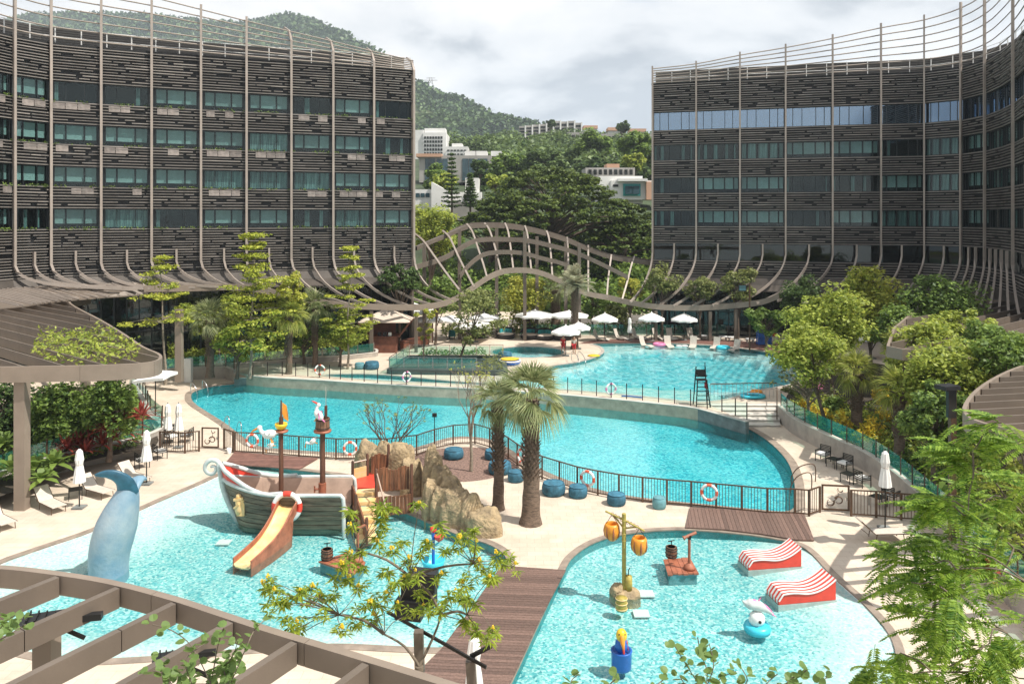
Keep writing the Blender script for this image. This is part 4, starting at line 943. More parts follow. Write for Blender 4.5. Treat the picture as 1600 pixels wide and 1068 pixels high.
# ------------------------------------------------------------------ the toy ship
def seg(a, b, n): return [V(a).lerp(V(b), k/n) for k in range(n+1)]
ship = root('toy_pirate_ship', 'grey planked toy pirate ship with white curled bow and red bulwarks', 'ship', (-10, 34.3, -.35))
X0, X1, YC = -13.0, -7.35, 34.35
def sh_w(t): return .10+1.08*min(1, (t/.42))**.62
def sh_top(t): return 1.52+.95*max(0, 1-t/.42)**1.6
def sh_low(t): return 1.50+.36*max(0, 1-t/.5)**1.5      # top of the planked hull, under the red bulwark
def sh_x(t, z): 
    rake = .85*(1-max(0, min(1, (z+.3)/2.6)))**1.0*max(0, 1-t/.25); return lerp(X0, X1, t)+rake
def hp(t, z, side, out=0):
    wz = sh_w(t)*(.70+.30*min(1, max(0, (z+.3)/1.5))); return V((sh_x(t, z), YC+side*(wz+out), z))
TS = [i/18 for i in range(19)]
for side in (-1, 1):
    NP = 8
    for k in range(NP):
        secs = []
        for t in TS:
            z0 = lerp(-.3, sh_low(t), k/NP)+.012; z1 = lerp(-.3, sh_low(t), (k+1)/NP)-.012; o = .02*(k % 2)
            secs.append([hp(t, z0, side, .04+o), hp(t, z1, side, .04+o), hp(t, z1, side, -.03), hp(t, z0, side, -.03)])
        MB().loft(secs, sm=False).build('plank', 'plank_green', ship)
    secs = []
    for t in TS: secs.append([hp(t, -.3, side, -.035), hp(t, sh_low(t), side, -.035), hp(t, sh_low(t), side, -.10), hp(t, -.3, side, -.10)])
    MB().loft(secs, sm=False).build('hull_lining', 'ship_inner', ship)
    tt = [t for t in TS if t <= .5]; secs = []
    for t in tt:
        zt = max(sh_low(t)+.02, sh_top(t)); secs.append([hp(t, sh_low(t)-.02, side, .02), hp(t, zt, side, .02), hp(t, zt, side, -.05), hp(t, sh_low(t)-.02, side, -.05)])
    MB().loft(secs, sm=False).build('bulwark', 'red_paint', ship)
    p = [hp(t, sh_low(t)+.02, side, .03) for t in TS]; e = p[-1]; p = p[:-1]+[e+V((-.05, 0, 0)), e+V((.06, 0, -.12)), e+V((.09, 0, -.4)), e+V((.09, 0, -1.8))]
    MB().tube(p, .088, 8).build('trim', 'ship_trim', ship)
    p = [hp(t, sh_top(t)+.03, side, 0) for t in TS if t <= .48]+[hp(.54, sh_low(.54)+.1, side, 0)]
    MB().tube(p, [.095]*len(p), 8).build('trim', 'ship_trim', ship)
stem = [V((X0+.9, YC, -.35)), V((X0+.45, YC, .5)), V((X0+.12, YC, 1.3)), V((X0-.02, YC, 2.0)), V((X0-.1, YC, 2.45))]
c0 = V((X0-.42, YC, 2.3)); cur = [c0+V((math.cos(a)*r, 0, math.sin(a)*r)) for a, r in [(.35, .39), (1.0, .39), (1.7, .37), (2.4, .34), (3.1, .32), (3.8, .29), (4.5, .26), (5.2, .22), (5.9, .19), (6.6, .16), (7.3, .12), (8, .09), (8.7, .05)]]
MB().tube(smooth(stem+cur, 3), [.13]*13+[lerp(.12, .05, k/40) for k in range(len(smooth(stem+cur, 3))-13)], 8).build('bow_scroll', 'ship_trim', ship)
MB().prism([(hp(t, .4, -1, -.1).x, hp(t, .4, -1, -.1).y) for t in TS[1:]]+[(hp(t, .4, 1, -.1).x, hp(t, .4, 1, -.1).y) for t in TS[:0:-1]], .38, .44).build('deck_floor', 'ship_inner', ship)
# carved figure by the bow
q = hp(.16, .95, -1, .1)
fg = MB()
fg.lathe([(.0, -.42), (.13, -.40), (.19, -.2), (.15, .0), (.17, .15), (.12, .28), (.14, .36), (.12, .46), (0, .52)], q, 10); fg.box(q+V((.1, -.05, -.1)), (.34, .12, .7)); fg.bar(q+V((-.2, -.1, .25)), q+V((.22, -.1, .33)), .1); fg.bar(q+V((-.18, -.12, -.1)), q+V((.05, -.16, .1)), .08)
fg.build('carved_figure', 'slide_yellow', ship)
def lifebuoy(label, c, nrm, r=.36, th=.075, group=None, bands=4, colr='buoy_orange', name='lifebuoy'):
    n = V(nrm).normalized(); X = n.cross(V((0, 0, 1))).normalized(); Z = X.cross(n).normalized(); t = root(name, label, 'lifebuoy', c, group)
    def arc(a0, a1, k=8): return [V(c)+X*(math.cos(lerp(a0, a1, i/k))*r)+Z*(math.sin(lerp(a0, a1, i/k))*r) for i in range(k+1)]
    MB().tube([V(c)+X*(math.cos(a*PI/14)*r)+Z*(math.sin(a*PI/14)*r) for a in range(28)], th, 8, ring=True).build('ring', 'fabric_white', t)
    for k in range(bands): a = k*2*PI/bands+PI/2*(bands == 4)*0+.02; MB().tube(arc(a-.30, a+.30), th*1.06, 8).build('band', colr, t)
    return t
sb = lifebuoy('big red banded white ring round the top of the ship slide', V((-9.66, 32.95, 1.10)), (0, -1, .1), .55, .115, None, 4, 'red_paint', 'ring_ornament')
def mast(label, x, y, top, r=.11, extra=None):
    t = root('ship_mast', label, 'mast', (x, y, .4)); MB().tube([(x, y, .42), (x, y, top)], [r, r*.85], 10).build('pole', 'trunk_wood', t); return t
m1 = mast('toy ship mast with a yellow bowl and small orange pennant on top', -10.31, 34.3, 4.6)
b = V((-10.31, 34.3, 4.0)); MB().lathe([(.12, -.1), (.3, -.06), (.32, 0), (.12, .03)], b, 16).build('top_disc', 'slide_side', m1)
MB().lathe([(.1, .05), (.22, .12), (.28, .26), (.27, .33), (.2, .28)], b, 16).build('bowl', 'yellow_plastic', m1)
MB().tube([b+V((0, 0, .2)), b+V((0, 0, 1.35))], [.07, .03], 8).build('mast_tip', 'trunk_wood', m1)
mb = MB(); mb.add([b+V(v) for v in [(.05, 0, 1.25), (.22, .05, 1.1), (.3, .0, .75), (.32, 0, .4), (.12, 0, .55), (.05, 0, .75)]]+[b+V(v)+V((0, .03, 0)) for v in [(.05, 0, 1.25), (.22, .05, 1.1), (.3, .0, .75), (.32, 0, .4), (.12, 0, .55), (.05, 0, .75)]], [(0, 1, 2, 3, 4, 5), (11, 10, 9, 8, 7, 6)]+[(i, (i+1) % 6, 6+(i+1) % 6, 6+i) for i in range(6)]); mb.build('pennant', 'orange_plastic', m1)
m2 = mast('toy ship mast with a barrel lookout and thin antenna on top', -8.52, 34.55, 4.3, .13)
b = V((-8.52, 34.55, 3.95)); MB().lathe([(.15, -.12), (.38, -.08), (.4, 0), (.15, .02)], b, 18).build('top_disc', 'slide_side', m2)
bar_ = MB()
for k in range(14):
    a = k*2*PI/14; bx_ = b+V((math.cos(a)*.29, math.sin(a)*.29, .30)); MB().box(bx_, (.03, .125, .5), a).build('stave', 'barrel_wood', m2)
for z in (.12, .48): MB().tube([b+V((math.cos(a*PI/8)*.315, math.sin(a*PI/8)*.315, z)) for a in range(16)], .022, 5, ring=True).build('hoop', 'dark_metal', m2)
MB().tube([b+V((.14, 0, .3)), b+V((.15, 0, 1.1))], .07, 6).build('mast_tip', 'trunk_wood', m2); MB().tube([b+V((.15, 0, 1.1)), b+V((.15, 0, 1.95))], .02, 5).build('antenna', 'steel', m2)
q = V((-8.52, 34.5, 1.35)); MB().tube([q+V((0, 0, -.5)), q+V((0, 0, .25))], .17, 10).build('collar', 'slide_side', m2); MB().tube([q+V((0, -.05, 0)), q+V((-.32, -.1, 0))], .05, 8).build('crank', 'slide_side', m2); MB().tube([q+V((-.32, -.1, -.15)), q+V((-.32, -.1, .15))], .035, 8).build('crank_handle', 'slide_side', m2)
def blob(mb, c, s, n=10, rot=None):
    c = V(c); secs = []; 
    for i in range(n+1):
        a = -PI/2+PI*i/n; r = math.cos(a); sec = []
        for k in range(n+2): th = 2*PI*k/(n+2); v = V((r*math.cos(th)*s[0], r*math.sin(th)*s[1], math.sin(a)*s[2])); sec.append(c+(rot@v if rot else v))
        secs.append(sec)
    mb.loft(secs, cap=False); return mb
from mathutils import Euler
def bird(label, c, rot, white='fabric_white', wing_m='fabric_white', s=1.0, beak='orange_plastic'):
    t = root('bird_figure', label, 'bird figure', c); E = Euler(rot).to_matrix(); o = V(c); W = lambda v: o+E@(V(v)*s)
    b = MB(); blob(b, o, (.34*s, .2*s, .2*s), 10, E); b.tube([W((.25, 0, .05)), W((.38, 0, .18)), W((.42, 0, .3))], [.11*s, .08*s, .08*s], 8); blob(b, W((.44, 0, .34)), (.12*s, .1*s, .1*s), 8, E); b.build('body', white, t)
    MB().tube([W((.52, 0, .33)), W((.74, 0, .24)), W((.86, 0, .17))], [.055*s, .045*s, .012*s], 6).build('beak', beak, t)
    for sg in (-1, 1):
        m = MB(); pts = [W((.16, sg*.12, .06)), W((.05, sg*.42, .16)), W((-.12, sg*.66, .02)), W((-.2, sg*.62, -.03)), W((-.14, sg*.35, .05)), W((-.12, sg*.12, .02))]; up = E@V((0, 0, .035*s))
        m.add(pts+[p+up for p in pts], [tuple(range(6)), tuple(range(11, 5, -1))]+[(i, (i+1) % 6, 6+(i+1) % 6, 6+i) for i in range(6)]); m.build('wing', wing_m, t)
    MB().tube([W((-.3, 0, 0)), W((-.52, 0, .02))], [.1*s, .05*s], 6, flat=.4).build('tail', wing_m, t)
    for sg in (-1, 1): MB().tube([W((-.05, sg*.06, -.16)), W((-.12, sg*.06, -.4))], .025*s, 5).build('leg', 'orange_plastic', t)
    return t
bird('white pelican figure with an orange beak fixed beside the shorter ship mast', P(421, 678, 34.1), (.2, .15, PI-.1))
bird('small white gull figure hanging below the pelican', P(424, 695, 34.1), (.3, 1.2, PI), s=.5)
bird('pink and white bird figure leaning on the barrel lookout', P(498, 648, 34.2), (.1, -.9, PI), wing_m='pink', s=.8, beak='red_paint')
bird('small white bird figure perched beneath the lookout barrel', P(489, 689, 34.3), (.2, .9, PI), s=.55)
# slide
sl_ = root('toy_slide', 'yellow curved slide with rust coloured sides leaving the toy ship', 'slide', (-10.3, 31.3, -.3))
ctr = smooth([V((-9.62, 33.15, 1.12)), V((-9.66, 32.7, 1.02)), V((-9.78, 32.0, .62)), V((-9.98, 31.2, .28)), V((-10.28, 30.3, .08)), V((-10.46, 29.75, .0))], 5); n = len(ctr)
def sl_sec(i, p, wd, up, lo):
    t = ctr[min(i+1, n-1)]-ctr[max(i-1, 0)]; t.z = 0; t.normalize(); s = V((t.y, -t.x, 0))
    return s
chan, lips, sides = [], [[], []], [[], []]
for i, p in enumerate(ctr):
    s = sl_sec(i, p, 0, 0, 0); hw = .40
    prof = [(-1, .24), (-.97, .05), (-.7, -.04), (0, -.07), (.7, -.04), (.97, .05), (1, .24)]
    chan.append([p+s*(hw*a)+V((0, 0, b)) for a, b in prof]+[p+s*(hw*1.03*a)+V((0, 0, b-.05)) for a, b in prof[::-1]])
    for j, sg in enumerate((-1, 1)):
        lips[j].append(p+s*(hw*sg*1.02)+V((0, 0, .25)))
        zb = -.35 if i > 8 else p.z-.3
        a = p+s*(hw*sg*1.07)+V((0, 0, .23)); sides[j].append([a, V((a.x, a.y, max(-.35, min(p.z-.22, -.35 if i > 6 else p.z-.22)))), V((a.x, a.y, max(-.35, min(p.z-.22, -.35 if i > 6 else p.z-.22))))-s*sg*.04, a-s*sg*.04])
MB().loft(chan, sm=True).build('chute', 'slide_yellow', sl_)
for l in lips: MB().tube(l, .035, 6).build('lip', 'slide_side', sl_)
for l in sides: MB().loft(l, sm=False).build('side_panel', 'slide_side', sl_)
# whale tail
wt = root('whale_tail', 'tall mottled blue whale tail sculpture standing in the splash pool', 'sculpture', G(172, 897, -.3)); dW = 29.3
def wp(px, py, dy=0): return P(px, py, dW+dy)
rad = [(172, 912, 33), (170, 890, 33.5), (171, 865, 35.5), (176, 842, 37), (183, 818, 36), (190, 797, 31), (196, 780, 25), (200, 766, 19), (202, 756, 14), (203, 749, 9)]
pth = [wp(a, b) for a, b, c in rad]; rr = [c/F*dW for a, b, c in rad]; sp = smooth(pth, 4); rs = [interp(i/4, range(len(rr)), rr) for i in range(len(sp))]
MB().tube(sp, rs, 22, flat=.8).build('body', 'whale_blue', wt)
def fluke(pts, rs, nm):
    sp = smooth([wp(*p) for p in pts], 3); r2 = [interp(i/3, range(len(rs)), [v/F*dW for v in rs]) for i in range(len(sp))]; MB().tube(sp, r2, 12, flat=.45).build('fluke', nm, wt)
fluke([(200, 768, -.1), (196, 754, -.35), (184, 744, -.55), (168, 740, -.7), (156, 741, -.8), (148, 742, -.85)], [16, 14, 11, 8, 5, 1.5], 'whale_dark')
fluke([(203, 766, .1), (210, 754, .3), (217, 748, .5), (223, 746, .65), (226, 749, .8)], [16, 14, 11, 8, 3], 'whale_blue')
# drums, rafts and pumps
def barrel(t, c, r=.22, h=.5):
    for k in range(12):
        a = k*2*PI/12; secs = []
        for z in (0, .25, .5, .75, 1): rad_ = r*(1+.14*math.sin(z*PI)); secs.append([V(c)+V((math.cos(a+da)*(rad_-dr), math.sin(a+da)*(rad_-dr), z*h)) for da, dr in ((-.245, 0), (.245, 0), (.245, .03), (-.245, .03))])
        MB().loft(secs, sm=False).build('stave', 'barrel_wood', t)
    for z in (.12, .38, .72, .93): MB().tube([V(c)+V((math.cos(a*PI/8), math.sin(a*PI/8), 0))*(r*(1+.14*math.sin(z*PI))+.01)+V((0, 0, z*h)) for a in range(16)], .016, 5, ring=True).build('hoop', 'dark_metal', t)
    MB().lathe([(0, h*.97), (r*.95, h*.97)], c, 14).build('lid', 'slide_side', t); MB().tube([V(c)+V((0, 0, h)), V(c)+V((0, 0, h+.2))], .02, 6).build('pump_rod', 'dark_metal', t); MB().bar(V(c)+V((-.13, 0, h+.2)), V(c)+V((.13, .02, h+.23)), .03).build('pump_handle', 'dark_metal', t)
def raft(label, quad, bc, pc, ph, head):
    c = sum((G(x, y) for x, y in quad), V((0, 0, 0)))/4; t = root('toy_raft', label, 'raft', (c.x, c.y, -.3)); poly = [G(x, y) for x, y in quad]
    for k in range(6):
        a, b, cc, d = poly; q = [a.lerp(b, k/6+.006), a.lerp(b, (k+1)/6-.006), d.lerp(cc, (k+1)/6-.006), d.lerp(cc, k/6+.006)]; dz = R.uniform(0, .02); sh = (a-d).normalized()*R.uniform(-.05, .05); MB().prism([(p.x+sh.x, p.y+sh.y) for p in q], .05+dz, .11+dz).build('plank', 'slide_side', t)
    q = inset(poly, -.08); MB().prism([(p.x, p.y) for p in q], -.34, .05).build('float', 'pouf_teal', t)
    barrel(t, G(*bc)+V((0, 0, .11)), .2, .42); p = G(*pc)+V((0, 0, .1))
    MB().lathe([(0, 0), (.22, .0), (.21, .12), (.12, .2), (.07, .24)], p, 14).build('cannon_base', 'slide_side', t); MB().tube([p+V((0, 0, .15)), p+V((0, 0, ph))], .055, 8).build('stand', 'slide_side', t)
    MB().tube([p+V((-.24, -.08, ph-.06)), p+V((-.17, -.06, ph-.03)), p+V((.28, .1, ph+.08))], [.09, .055, .06], 10).build('water_cannon', 'slide_side', t); MB().bar(p+V((-.02, 0, ph-.12)), p+V((.02, 0, ph+.02)), .12).build('bracket', 'dark_metal', t)
raft('square plank raft with barrel and water cannon near the wave benches', [(1036, 877), (1078, 874), (1092, 899), (1043, 901)], (1049, 874), (1077, 893), 1.28, 0)
raft('plank raft with a barrel half hidden by the yellow flowering branches', [(497, 881), (542, 867), (572, 882), (553, 900)], (511, 878), (559, 881), 1.3, 0)
# bamboo pole with buckets
bp = root('bucket_pole', 'bamboo pole with two striped orange tipping buckets on a rock mound', 'water toy', G(975, 935, -.3)); c = G(975, 927, 0)
pts = [c+V((0, 0, k*.24)) for k in range(13)]; MB().tube(pts, [.075]*13, 10).build('bamboo_post', 'bamboo', bp)
for k in range(1, 12): MB().tube([c+V((math.cos(a*PI/6)*.078, math.sin(a*PI/6)*.078, k*.24)) for a in range(12)], .012, 4, ring=True).build('bamboo_node', 'bamboo', bp)
tp = c+V((0, 0, 2.8)); ea, eb = P(946, 798, 27.9), P(1007, 829, 27.3); MB().tube([ea, ea.lerp(eb, .5)+V((0, 0, .02)), eb], .035, 8).build('crossbar', 'bamboo', bp)
for s_, e_ in ((.2, .55), (.8, .55)): MB().tube([ea.lerp(eb, s_), c+V((0, 0, 2.35))], .03, 6).build('brace', 'bamboo', bp)
for k in range(9): q = ea.lerp(eb, .18+k*.08); MB().tube([q+V((.06*math.cos(a), .05*math.sin(a), .06*math.sin(a*1.0))) for a in (0, 1, 2, 3, 4, 5)], .012, 4).build('rope', 'trunk_wood', bp)
for q, dx in ((ea.lerp(eb, .17), 0), (eb.lerp(ea, .13), 0)):
    cc = q+V((0, 0, -.62)); MB().lathe([(0, -.32), (.12, -.31), (.24, -.18), (.29, .02), (.27, .22), (.22, .31), (.2, .30), (.24, .1)], cc, 20).build('bucket', 'orange_plastic', bp)
    for k in range(7): a = k*2*PI/7+.3; MB().tube([cc+V((math.cos(a)*r, math.sin(a)*r, z)) for r, z in ((.16, -.28), (.265, -.14), (.298, .03), (.275, .22))], [.01, .035, .035, .008], 5, flat=.5).build('stripe', 'slide_side', bp)
    for sg in (-1, 1): MB().tube([q, cc+V((sg*.2, 0, .3))], .01, 4).build('hanger', 'dark_metal', bp)
def rockmesh(parent, c, s, seed, n=22, m='rock', name='boulder', amp=.32, flatb=True):
    secs = []; c = V(c)
    for i in range(n+1):
        a = -PI/2*.25+(PI/2*1.25)*i/n; sec = []
        for k in range(n*2):
            th = 2*PI*k/(n*2); u = V((math.cos(a)*math.cos(th), math.cos(a)*math.sin(th), math.sin(a))); q = 1.08+amp*.7*noise.noise(u*1.4+V((seed, 0, 0)))+amp*.22*noise.noise(u*4+V((0, seed, 0)))-amp*.7*max(0, .16-abs(noise.noise(V((u.x*2.6, u.y*2.6, u.z*.7))+V((seed, seed, 1)))))*2
            u = V((math.copysign(abs(u.x)**.72, u.x), math.copysign(abs(u.y)**.72, u.y), math.copysign(abs(u.z)**.62, u.z)))
            sec.append(c+V((u.x*s[0]*q, u.y*s[1]*q, u.z*s[2]*q)))
        secs.append(sec)
    mb = MB(); mb.loft(secs, cap=False); return mb.build(name, m, parent)
rockmesh(bp, c+V((.1, .0, -.2)), (.48, .36, .34), 3.3); rockmesh(bp, c+V((-.22, .05, -.2)), (.24, .26, .5), 7.1); rockmesh(bp, c+V((.28, -.05, -.2)), (.26, .22, .28), 5.1)
d1 = root('toy_drum', 'small yellow bamboo drum standing before the rock mound of the bucket pole', 'drum', G(971, 955, -.05)); q = G(971, 952, -.05); MB().lathe([(0, 0), (.19, 0), (.2, .1), (.19, .3), (.2, .42), (0, .43)], q, 16).build('drum_body', 'bamboo', d1)
for z in (.06, .24, .4): MB().tube([q+V((math.cos(a*PI/8)*.2, math.sin(a*PI/8)*.2, z)) for a in range(16)], .018, 5, ring=True).build('hoop', 'slide_yellow', d1)
d2 = root('toy_drum', 'small yellow bamboo drum standing behind the bamboo pole', 'drum', G(981, 921, .1)); q = G(982, 921, .15); MB().lathe([(0, 0), (.13, 0), (.14, .2), (.13, .5), (0, .52)], q, 14).build('drum_body', 'bamboo', d2); MB().tube([q+V((0, 0, .5)), q+V((.0, 0, .7)), q+V((.06, 0, .8))], .018, 5).build('spout', 'dark_metal', d2)
# wave benches
def wave(label, pxs, d0, wid):
    """striped wave lounger; profile runs along pxs"""
    t = root('wave_bench', label, 'bench', G(pxs[0], 880, -.3)); A, B = V(d0[0]), V(d0[1]); u = (B-A).normalized(); L = (B-A).length; s = V((-u.y, u.x, 0))
    f = lambda x: .72*(.36+.13*math.sin(x*2*PI*.85+.35)*(1-x)**.35+.62*max(0, (x-.42)/.58)**1.7); n = 26; X = [i/n for i in range(n+1)]
    def zf(x): return max(.05, f(x)*min(1, .35+x*9)) if x < .08 else f(x)
    NS = 9; wd = wid/NS
    for k in range(NS):
        a, b = k*wd, (k+1)*wd; secs = [[A+u*(x*L)+s*a+V((0, 0, zf(x))), A+u*(x*L)+s*b+V((0, 0, zf(x))), A+u*(x*L)+s*b+V((0, 0, -.03)), A+u*(x*L)+s*a+V((0, 0, -.03))] for x in X]
        MB().loft(secs, sm=False).build('stripe', 'red_paint' if k in (0, 2, 4, 6, 8) else 'white_paint', t)
    for sg, o in ((0, -.012), (1, .012)):
        p = [A+u*(x*L)+s*(wid*sg+o)+V((0, 0, zf(x)-.01)) for x in X]; MB().tube(p, .03, 5).build('edge', 'white_paint', t)
    MB().box((A+B)/2+s*wid/2+V((0, 0, -.17)), (L+.06, wid+.06, .25), math.atan2(u.y, u.x)).build('plinth', 'ship_trim', t)
wave('red and white striped wave bench next to the timber deck end', (1165, 1250), (G(1170, 889), G(1252, 883)), .88)
wave('red and white striped wave bench nearer to the leaping dolphin', (1212, 1305), (G(1217, 943), G(1306, 935)), .88)
# dolphin jet
dj = root('dolphin_figure', 'pink and white leaping dolphin on a blue ring in the splash pool', 'water toy', G(1184, 985, -.3)); q = G(1183, 985, -.1)
MB().lathe([(.2, 0), (.42, 0), (.45, .12), (.40, .22), (.2, .25), (.12, .2)], q, 20).build('base_ring', 'cyan_plastic', dj); b = MB(); blob(b, q+V((-.02, -.02, .42)), (.27, .24, .26)); b.build('wave_crest', 'fabric_white', dj)
MB().tube([q+V((-.1, 0, .3)), q+V((-.16, 0, .5)), q+V((-.06, 0, .62))], [.16, .13, .08], 8).build('splash', 'cyan_plastic', dj)
path = smooth([q+V((-.48, 0, 1.0)), q+V((-.38, 0, .92)), q+V((-.2, 0, .88)), q+V((.05, 0, .82)), q+V((.3, 0, .70)), q+V((.5, 0, .55))], 3); MB().tube(path, [interp(i, [0, 2, 5, 9, 12, 15], [.02, .06, .16, .17, .1, .03]) for i in range(len(path))], 12).build('dolphin_body', 'ship_trim', dj)
p2 = [p+V((0, 0, .06)) for p in path[4:]]; MB().tube(p2, [interp(i, [0, 3, 8, 11], [.05, .13, .08, .02]) for i in range(len(p2))], 10, flat=.9).build('dolphin_back', 'pink', dj)
MB().tube([q+V((.02, 0, .95)), q+V((.14, 0, 1.12))], [.07, .01], 6, flat=.3).build('fin', 'pink', dj)
for sg in (-1, 1): MB().tube([q+V((.48, 0, .56)), q+V((.6, sg*.14, .52))], [.05, .01], 6, flat=.4).build('fluke', 'pink', dj)
MB().tube([q+V((.0, -.22, .42)), q+V((.02, -.28, .42))], .05, 8).build('spout', 'black', dj)
# toucan jet
tj = root('toucan_figure', 'yellow headed toucan figure standing in a blue tub', 'water toy', G(971, 1045, -.3)); q = G(971, 1043, -.1)
MB().lathe([(.28, 0), (.30, .05), (.31, .5), (.33, .55), (.27, .56), (.26, .4), (0, .4)], q, 20).build('tub', 'blue_plastic', tj); b = MB(); blob(b, q+V((0, 0, .68)), (.2, .17, .26)); b.build('body', 'blue_plastic', tj)
b = MB(); blob(b, q+V((0, -.02, 1.0)), (.17, .17, .2)); b.build('head', 'yellow_plastic', tj); MB().tube([q+V((0, -.14, 1.02)), q+V((.0, -.28, .9)), q+V((.02, -.30, .72))], [.08, .07, .02], 8).build('beak', 'orange_plastic', tj)
MB().tube([q+V((.03, -.17, .8)), q+V((.04, -.22, .55))], [.05, .03], 6).build('breast', 'red_paint', tj)
for sg in (-1, 1): MB().tube([q+V((sg*.15, -.02, .82)), q+V((sg*.2, 0, .55))], [.07, .03], 6, flat=.5).build('wing', 'red_paint' if sg > 0 else 'blue_plastic', tj)
for sg in (-1, 1): b = MB(); blob(b, q+V((sg*.08, -.13, 1.08)), (.03, .03, .03), 5); b.build('eye', 'black', tj)
# tipping bowl
tb = root('tipping_bowl', 'blue tipping bowl with a coral coloured ball on top behind the flowering branches', 'water toy', G(677, 900, -.3)); q = G(677, 898, -.1)
MB().lathe([(0, 0), (.2, .0), (.38, .2), (.45, .45), (.43, .46), (.34, .22), (0, .1)], q+V((0, 0, .15)), 22).build('bowl', 'cyan_plastic', tb); MB().tube([q, q+V((0, 0, 1.7))], .06, 8).build('post', 'blue_plastic', tb); b = MB(); blob(b, q+V((0, 0, 1.75)), (.13, .13, .13)); b.build('ball', 'red_paint', tb); MB().lathe([(0, 0), (.16, .12), (.2, .26)], q+V((.22, 0, 1.25)), 12).build('scoop', 'red_paint', tb)
MB().tube([q+V((0, 0, 1.1)), q+V((.22, 0, 1.25))], .03, 6).build('arm', 'cyan_plastic', tb)
# white floor drains in the pools
for lab, x, y, z in (('pale square drain cover in the splash pool before the ship', 350, 846, -.33), ('pale square drain cover beside the rock mound in the pool', 1002, 957, -.3), ('small pale square drain cover near the bamboo drum', 1010, 926, -.3), ):
    q = G(x, y, z+.05); dt = MB(); dt.box((q.x, q.y, z+.03), (.55, .5, .04)); o = dt.build('drain_cover', 'white_paint'); tag(o, lab, 'drain cover')

# ------------------------------------------------------------------ stockade stairs and rocks
fort = root('play_stockade', 'brown stockade of upright boards with yellow play steps by the rocks', 'play structure', G(600, 800, -.3))
def pal(a, b, z0, z1, n, wav=.08):
    A, B = V(a), V(b); u = (B-A)
    for k in range(n):
        p = A+u*((k+.5)/n); wd = u.length/n-.012; MB().box((p.x, p.y, (z0+z1)/2+wav*.5*math.sin(k*.9)), (wd, .05, z1-z0+wav*math.sin(k*.9)+R.uniform(-.02, .03)), math.atan2(u.y, u.x)).build('board', 'stockade', fort)
fd = 33.0
g = lambda x, y, z=0: G(x, y, z)
pal(g(588, 800), g(640, 795), .95, 1.95, 11); pal(g(580, 768), g(628, 760), .8, 1.75, 10); pal(g(588, 806), g(642, 801), .0, .85, 9, .02)
for x, y, h in ((551, 776, 1.7), (574, 770, 1.9), (588, 802, 2.0), (643, 797, 2.1), (607, 764, 2.2), (630, 762, 1.85), (551, 800, 1.2), (556, 828, 1.5), (573, 843, .9)):
    p = g(x, y, 0); MB().tube([p+V((0, 0, -.3)), p+V((0, 0, h)), p+V((0, 0, h+.05))], [.075, .07, .04], 8).build('post', 'trunk_wood', fort)
for k in range(6): 
    a, b = g(556, 800+k*9, 0), g(586, 798+k*9, 0); z = .9-k*.16; MB().prism([(a.x, a.y+.45), (b.x, b.y+.45), (b.x, b.y-.1), (a.x, a.y-.1)], z-.18-.1*k*0, z).build('step', 'slide_yellow', fort)
a, b = g(552, 800), g(574, 850); MB().bar(V((a.x, a.y, .85)), V((b.x, b.y, .25)), .06, .7).build('side_board', 'stockade', fort)
a, b = g(588, 800), g(606, 838); MB().tube([V((a.x, a.y, 1.9)), V((b.x, b.y, .9))], .035, 6).build('handrail', 'ship_inner', fort)
a, b, c_, d_ = g(556, 790), g(586, 790), g(584, 765), g(556, 765); MB().prism([(p.x, p.y) for p in (a, b, c_, d_)], .78, .86).build('landing', 'red_paint', fort)
a, b = g(551, 776), g(574, 770); MB().bar(V((a.x, a.y, 1.1)), V((b.x, b.y, 1.1)), .05, .5).build('panel', 'slide_yellow', fort)
for z in (1.65, 1.1): MB().tube([V((a.x, a.y, z)), V((b.x, b.y, z))], .03, 6).build('rope_rail', 'fabric_beige', fort)
rk = root('rock_outcrop', 'tall fluted tan rock outcrop behind the play stockade', 'rock', G(600, 775, 0))
for (x, y, sx, sy, sz, sd_) in ((575, 752, .72, .7, 1.85, 1.2), (598, 756, .55, .7, 1.9, 5.5), (622, 758, .80, .8, 2.15, 2.2), (644, 770, .55, .6, 1.65, 9.4)): rockmesh(rk, G(x, y, 0), (sx, sy, sz), sd_, 22, amp=.36)
rk = root('rock_outcrop', 'tan rock outcrop of a spire and tumbled boulders beside the two palms', 'rock', G(715, 820, 0))
for (x, y, sx, sy, sz, sd_) in ((676, 778, .45, .55, 2.15, 4.2), (690, 784, .55, .6, 1.6, 6.1), (674, 806, .42, .5, 1.45, 8.8), (703, 794, .6, .6, 1.25, 3.7), (712, 817, .72, .6, 1.3, 7.7), (733, 820, .62, .55, 1.2, 11.1), (755, 832, .8, .6, .95, 2.9), (690, 812, .5, .4, 1.3, 5.9)): rockmesh(rk, G(x, y, 0), (sx, sy, sz), sd_, 22, amp=.36)

# ------------------------------------------------------------------ furniture
def pouf(label, x, y, r, h, m='pouf_blue', z=0):
    q = G(x, y, z); t = root('pouf', label, 'pouf', q, 'round poufs on the pool decks'); e = min(.1, h*.3)
    MB().lathe([(r*.80, 0), (r*.95, .05), (r, h*.35), (r*.99, h*.65), (r*.93, h-e*.5), (r*.8, h-.01)], q, 24, cap=True).build('side', m, t); MB().lathe([(0, h+.03), (r*.5, h+.025), (r*.84, h-.005)], q, 24, cap=False).build('top', m, t)
    MB().tube([q+V((math.cos(a*PI/12)*r*.86, math.sin(a*PI/12)*r*.86, h)) for a in range(24)], .015, 5, ring=True).build('seam', m, t)
pouf('wide dark blue pouf at the fence side of the mulch circle', 709, 715, .56, .5)
pouf('blue pouf half behind the slimmer palm trunk at the fence', 771, 716, .5, .48)
pouf('wide blue pouf behind the slimmer palm trunk', 781, 738, .62, .55)
